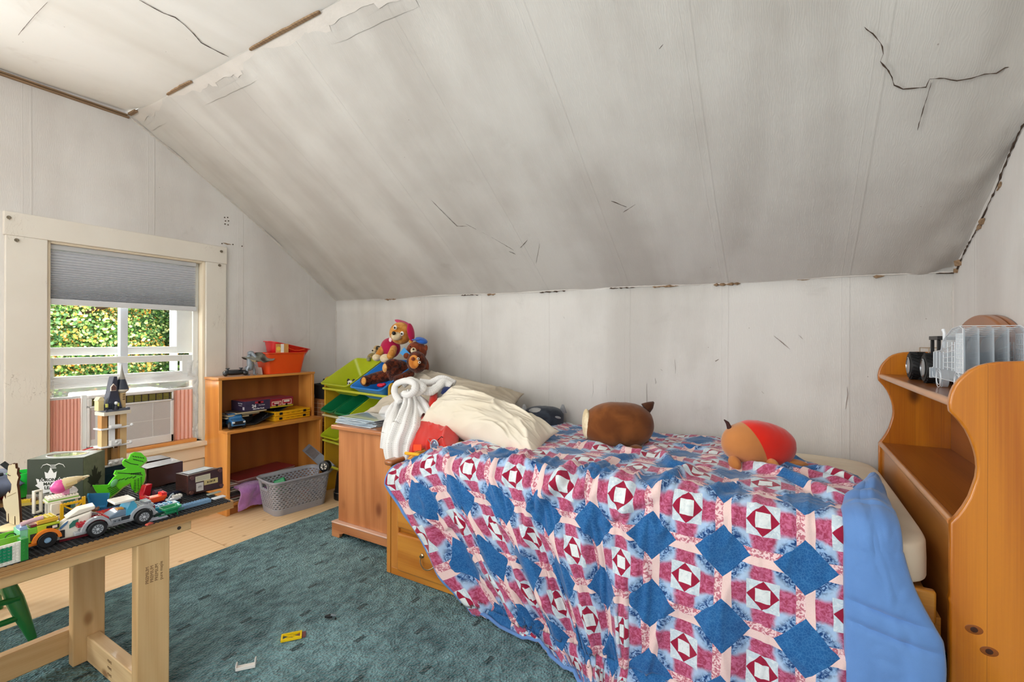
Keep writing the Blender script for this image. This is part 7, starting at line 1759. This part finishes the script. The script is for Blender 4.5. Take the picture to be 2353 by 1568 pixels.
# ---- red funnel, orange boat, clear bits, teal boat, wheelbarrow, blue plate
rf = tt('red_scoop', 'bright red scoop standing beside the dinosaur puzzle', 'toy piece', 338, 1142, 15)
MB().prism([(-.012, .0), (.012, .0), (.020, .042), (-.004, .042), (-.014, .012)], 'y', 0, .022).build('scoop', P_('#c9202c'), rf, bevel=.002)
dk = tt('dark_cylinder', 'small dark purple drum beside the red scoop', 'toy piece', 362, 1140, 0)
MB().cyl((-.012, 0, .012), (.012, 0, .012), .012, n=18).build('drum', P_('#4a3442'), dk)
obt = tt('orange_boat', 'orange toy boat hull with red bow behind the car', 'toy boat', 358, 1162, -2, dz=.010)
MB().prism([(-.030, .004), (-.020, 0), (.024, 0), (.034, .012), (.034, .018), (-.034, .018)], 'y', 0, .034).build('hull', P_('#f0501c'), obt, bevel=.0015); MB().box(-.024, .022, .006, .028, .018, .0186).build('deck', P_('#f07c3c'), obt); brick(.018, .034, .002, .032, .018, .026).build('bow', P_('#d81e1e'), obt); brick(-.036, -.018, .002, .032, .018, .024).build('stern', P_('#b51c28'), obt)
brick(-.05, .03, .0, .036, -.0098, -.001).build('purple_plate', P_('#3e2c5a'), obt)
tb_ = tt('teal_boat', 'teal toy dinghy with white deck near the table front', 'toy boat', 383, 1175, -3)
MB().prism([(-.050, .018), (-.030, 0), (.030, 0), (.040, .018)], 'y', 0, .040).build('hull', P_('#3aa3bf'), tb_, bevel=.0015); MB().prism([(-.030, .0185), (.030, .0185), (.034, .020), (-.034, .020)], 'y', .006, .034).build('deck', P_('#d5dfe6'), tb_)
for k in range(4): MB().box(-.030 + .014 * k, -.022 + .014 * k, .008, .032, .0201, .023).build('seat_slat', P_('#2a86ac'), tb_)
gw = tt('green_wheelbarrow', 'dark green toy wheelbarrow at the front of the table top', 'toy wheelbarrow', 392, 1188, 0)
tub(MB(), .050, .034, .018, .7, .7, .006, .002, .0012, Matrix.Translation((.006, .015, .012))).build('tray', P_('#1c8f58'), gw)
MB().lathe([(.009, -.003), (.009, .003)], 16, Matrix.Translation((-.030, .015, .009)) @ Matrix.Rotation(pi / 2, 4, 'X')).build('wheel', P_('#1e3b30'), gw); MB().tube([(-.032, .004, .010), (.02, .002, .010), (.040, .002, .016)], .0018, 6).tube([(-.032, .026, .010), (.02, .028, .010), (.040, .028, .016)], .0018, 6).tube([(.022, .004, 0), (.020, .004, .012)], .002, 6).tube([(.022, .026, 0), (.020, .026, .012)], .002, 6).build('frame', P_('#17704a'), gw)
pl2 = tt('grey_slab', 'pale grey ramp tile leaning behind the car rear wheel', 'toy piece', 358, 1196, -3)
MB().prism([(-.028, 0), (.034, 0), (.030, .008), (-.024, .010)], 'y', 0, .030).build('tile', P_('#b9bcc8'), pl2)
bpn = tt('blue_plate', 'long slate blue studded plate near the right end of the table', 'toy brick', 442, 1166, -1)
brick(-.060, .060, 0, .024, 0, .011).build('plate', P_('#7396b4'), bpn)
mc = tt('toy_buggy', 'tiny white and grey toy vehicle on the teal dinghy side', 'toy vehicle', 402, 1158, 0, dz=.0)
MB().box(-.020, .018, 0, .02, .012, .018).build('body', P_('#c8ccd0'), mc); brick(-.002, .024, .002, .018, .018, .026).build('engine', P_('#d9d5cc'), mc); MB().tube([(-.016, .01, .018), (-.008, .01, .030), (.0, .01, .034)], .003, 8).build('windscreen', P_('#8e9aa3'), mc)
for (x, y) in ((-.014, 0), (.014, 0), (-.014, .02), (.014, .02)): MB().cyl((x, y - .003, .007), (x, y + .003, .007), .007, n=14).build('wheel', plain('#1c1c1e', .5), mc)
MB().box(-.022, .022, -.002, .022, .0, .0015).build('sled', P_('#8a3030'), mc)
wt = tt('white_tile', 'small white flat tile at the right corner of the table mat', 'toy brick', 506, 1146, 0)
MB().box(-.020, .020, 0, .022, 0, .004).build('tile', P_('#d6d8dc'), wt, bevel=.0006)
wt = tt('grey_strip', 'thin grey green strip at the back right of the mat', 'toy brick', 492, 1136, 3)
MB().box(-.020, .026, 0, .014, 0, .004).build('tile', P_('#a8b0a4'), wt, bevel=.0006)
rp = tt('red_fragment', 'small translucent red piece on the mat behind the front wheel', 'toy piece', 346, 1206, 20)
MB().prism([(-.010, 0), (.012, 0), (.006, .005), (-.008, .004)], 'y', 0, .010).build('piece', P_('#d8614f', alpha=.8), rp)
rw = tt('red_net', 'small red and silver foil wrapper at the left edge of the table', 'wrapper', 4, 1150, 0)
MB().ell((0, 0, .020), (.022, .02, .020), bump=.4, bs=60).build('wrapper', plain('#a32424', .2, .3), rw, smooth=180); MB().ell((-.005, .0, .048), (.028, .02, .014), bump=.5, bs=60).build('foil', plain('#a8b8b4', .15, .8), rw, smooth=180)
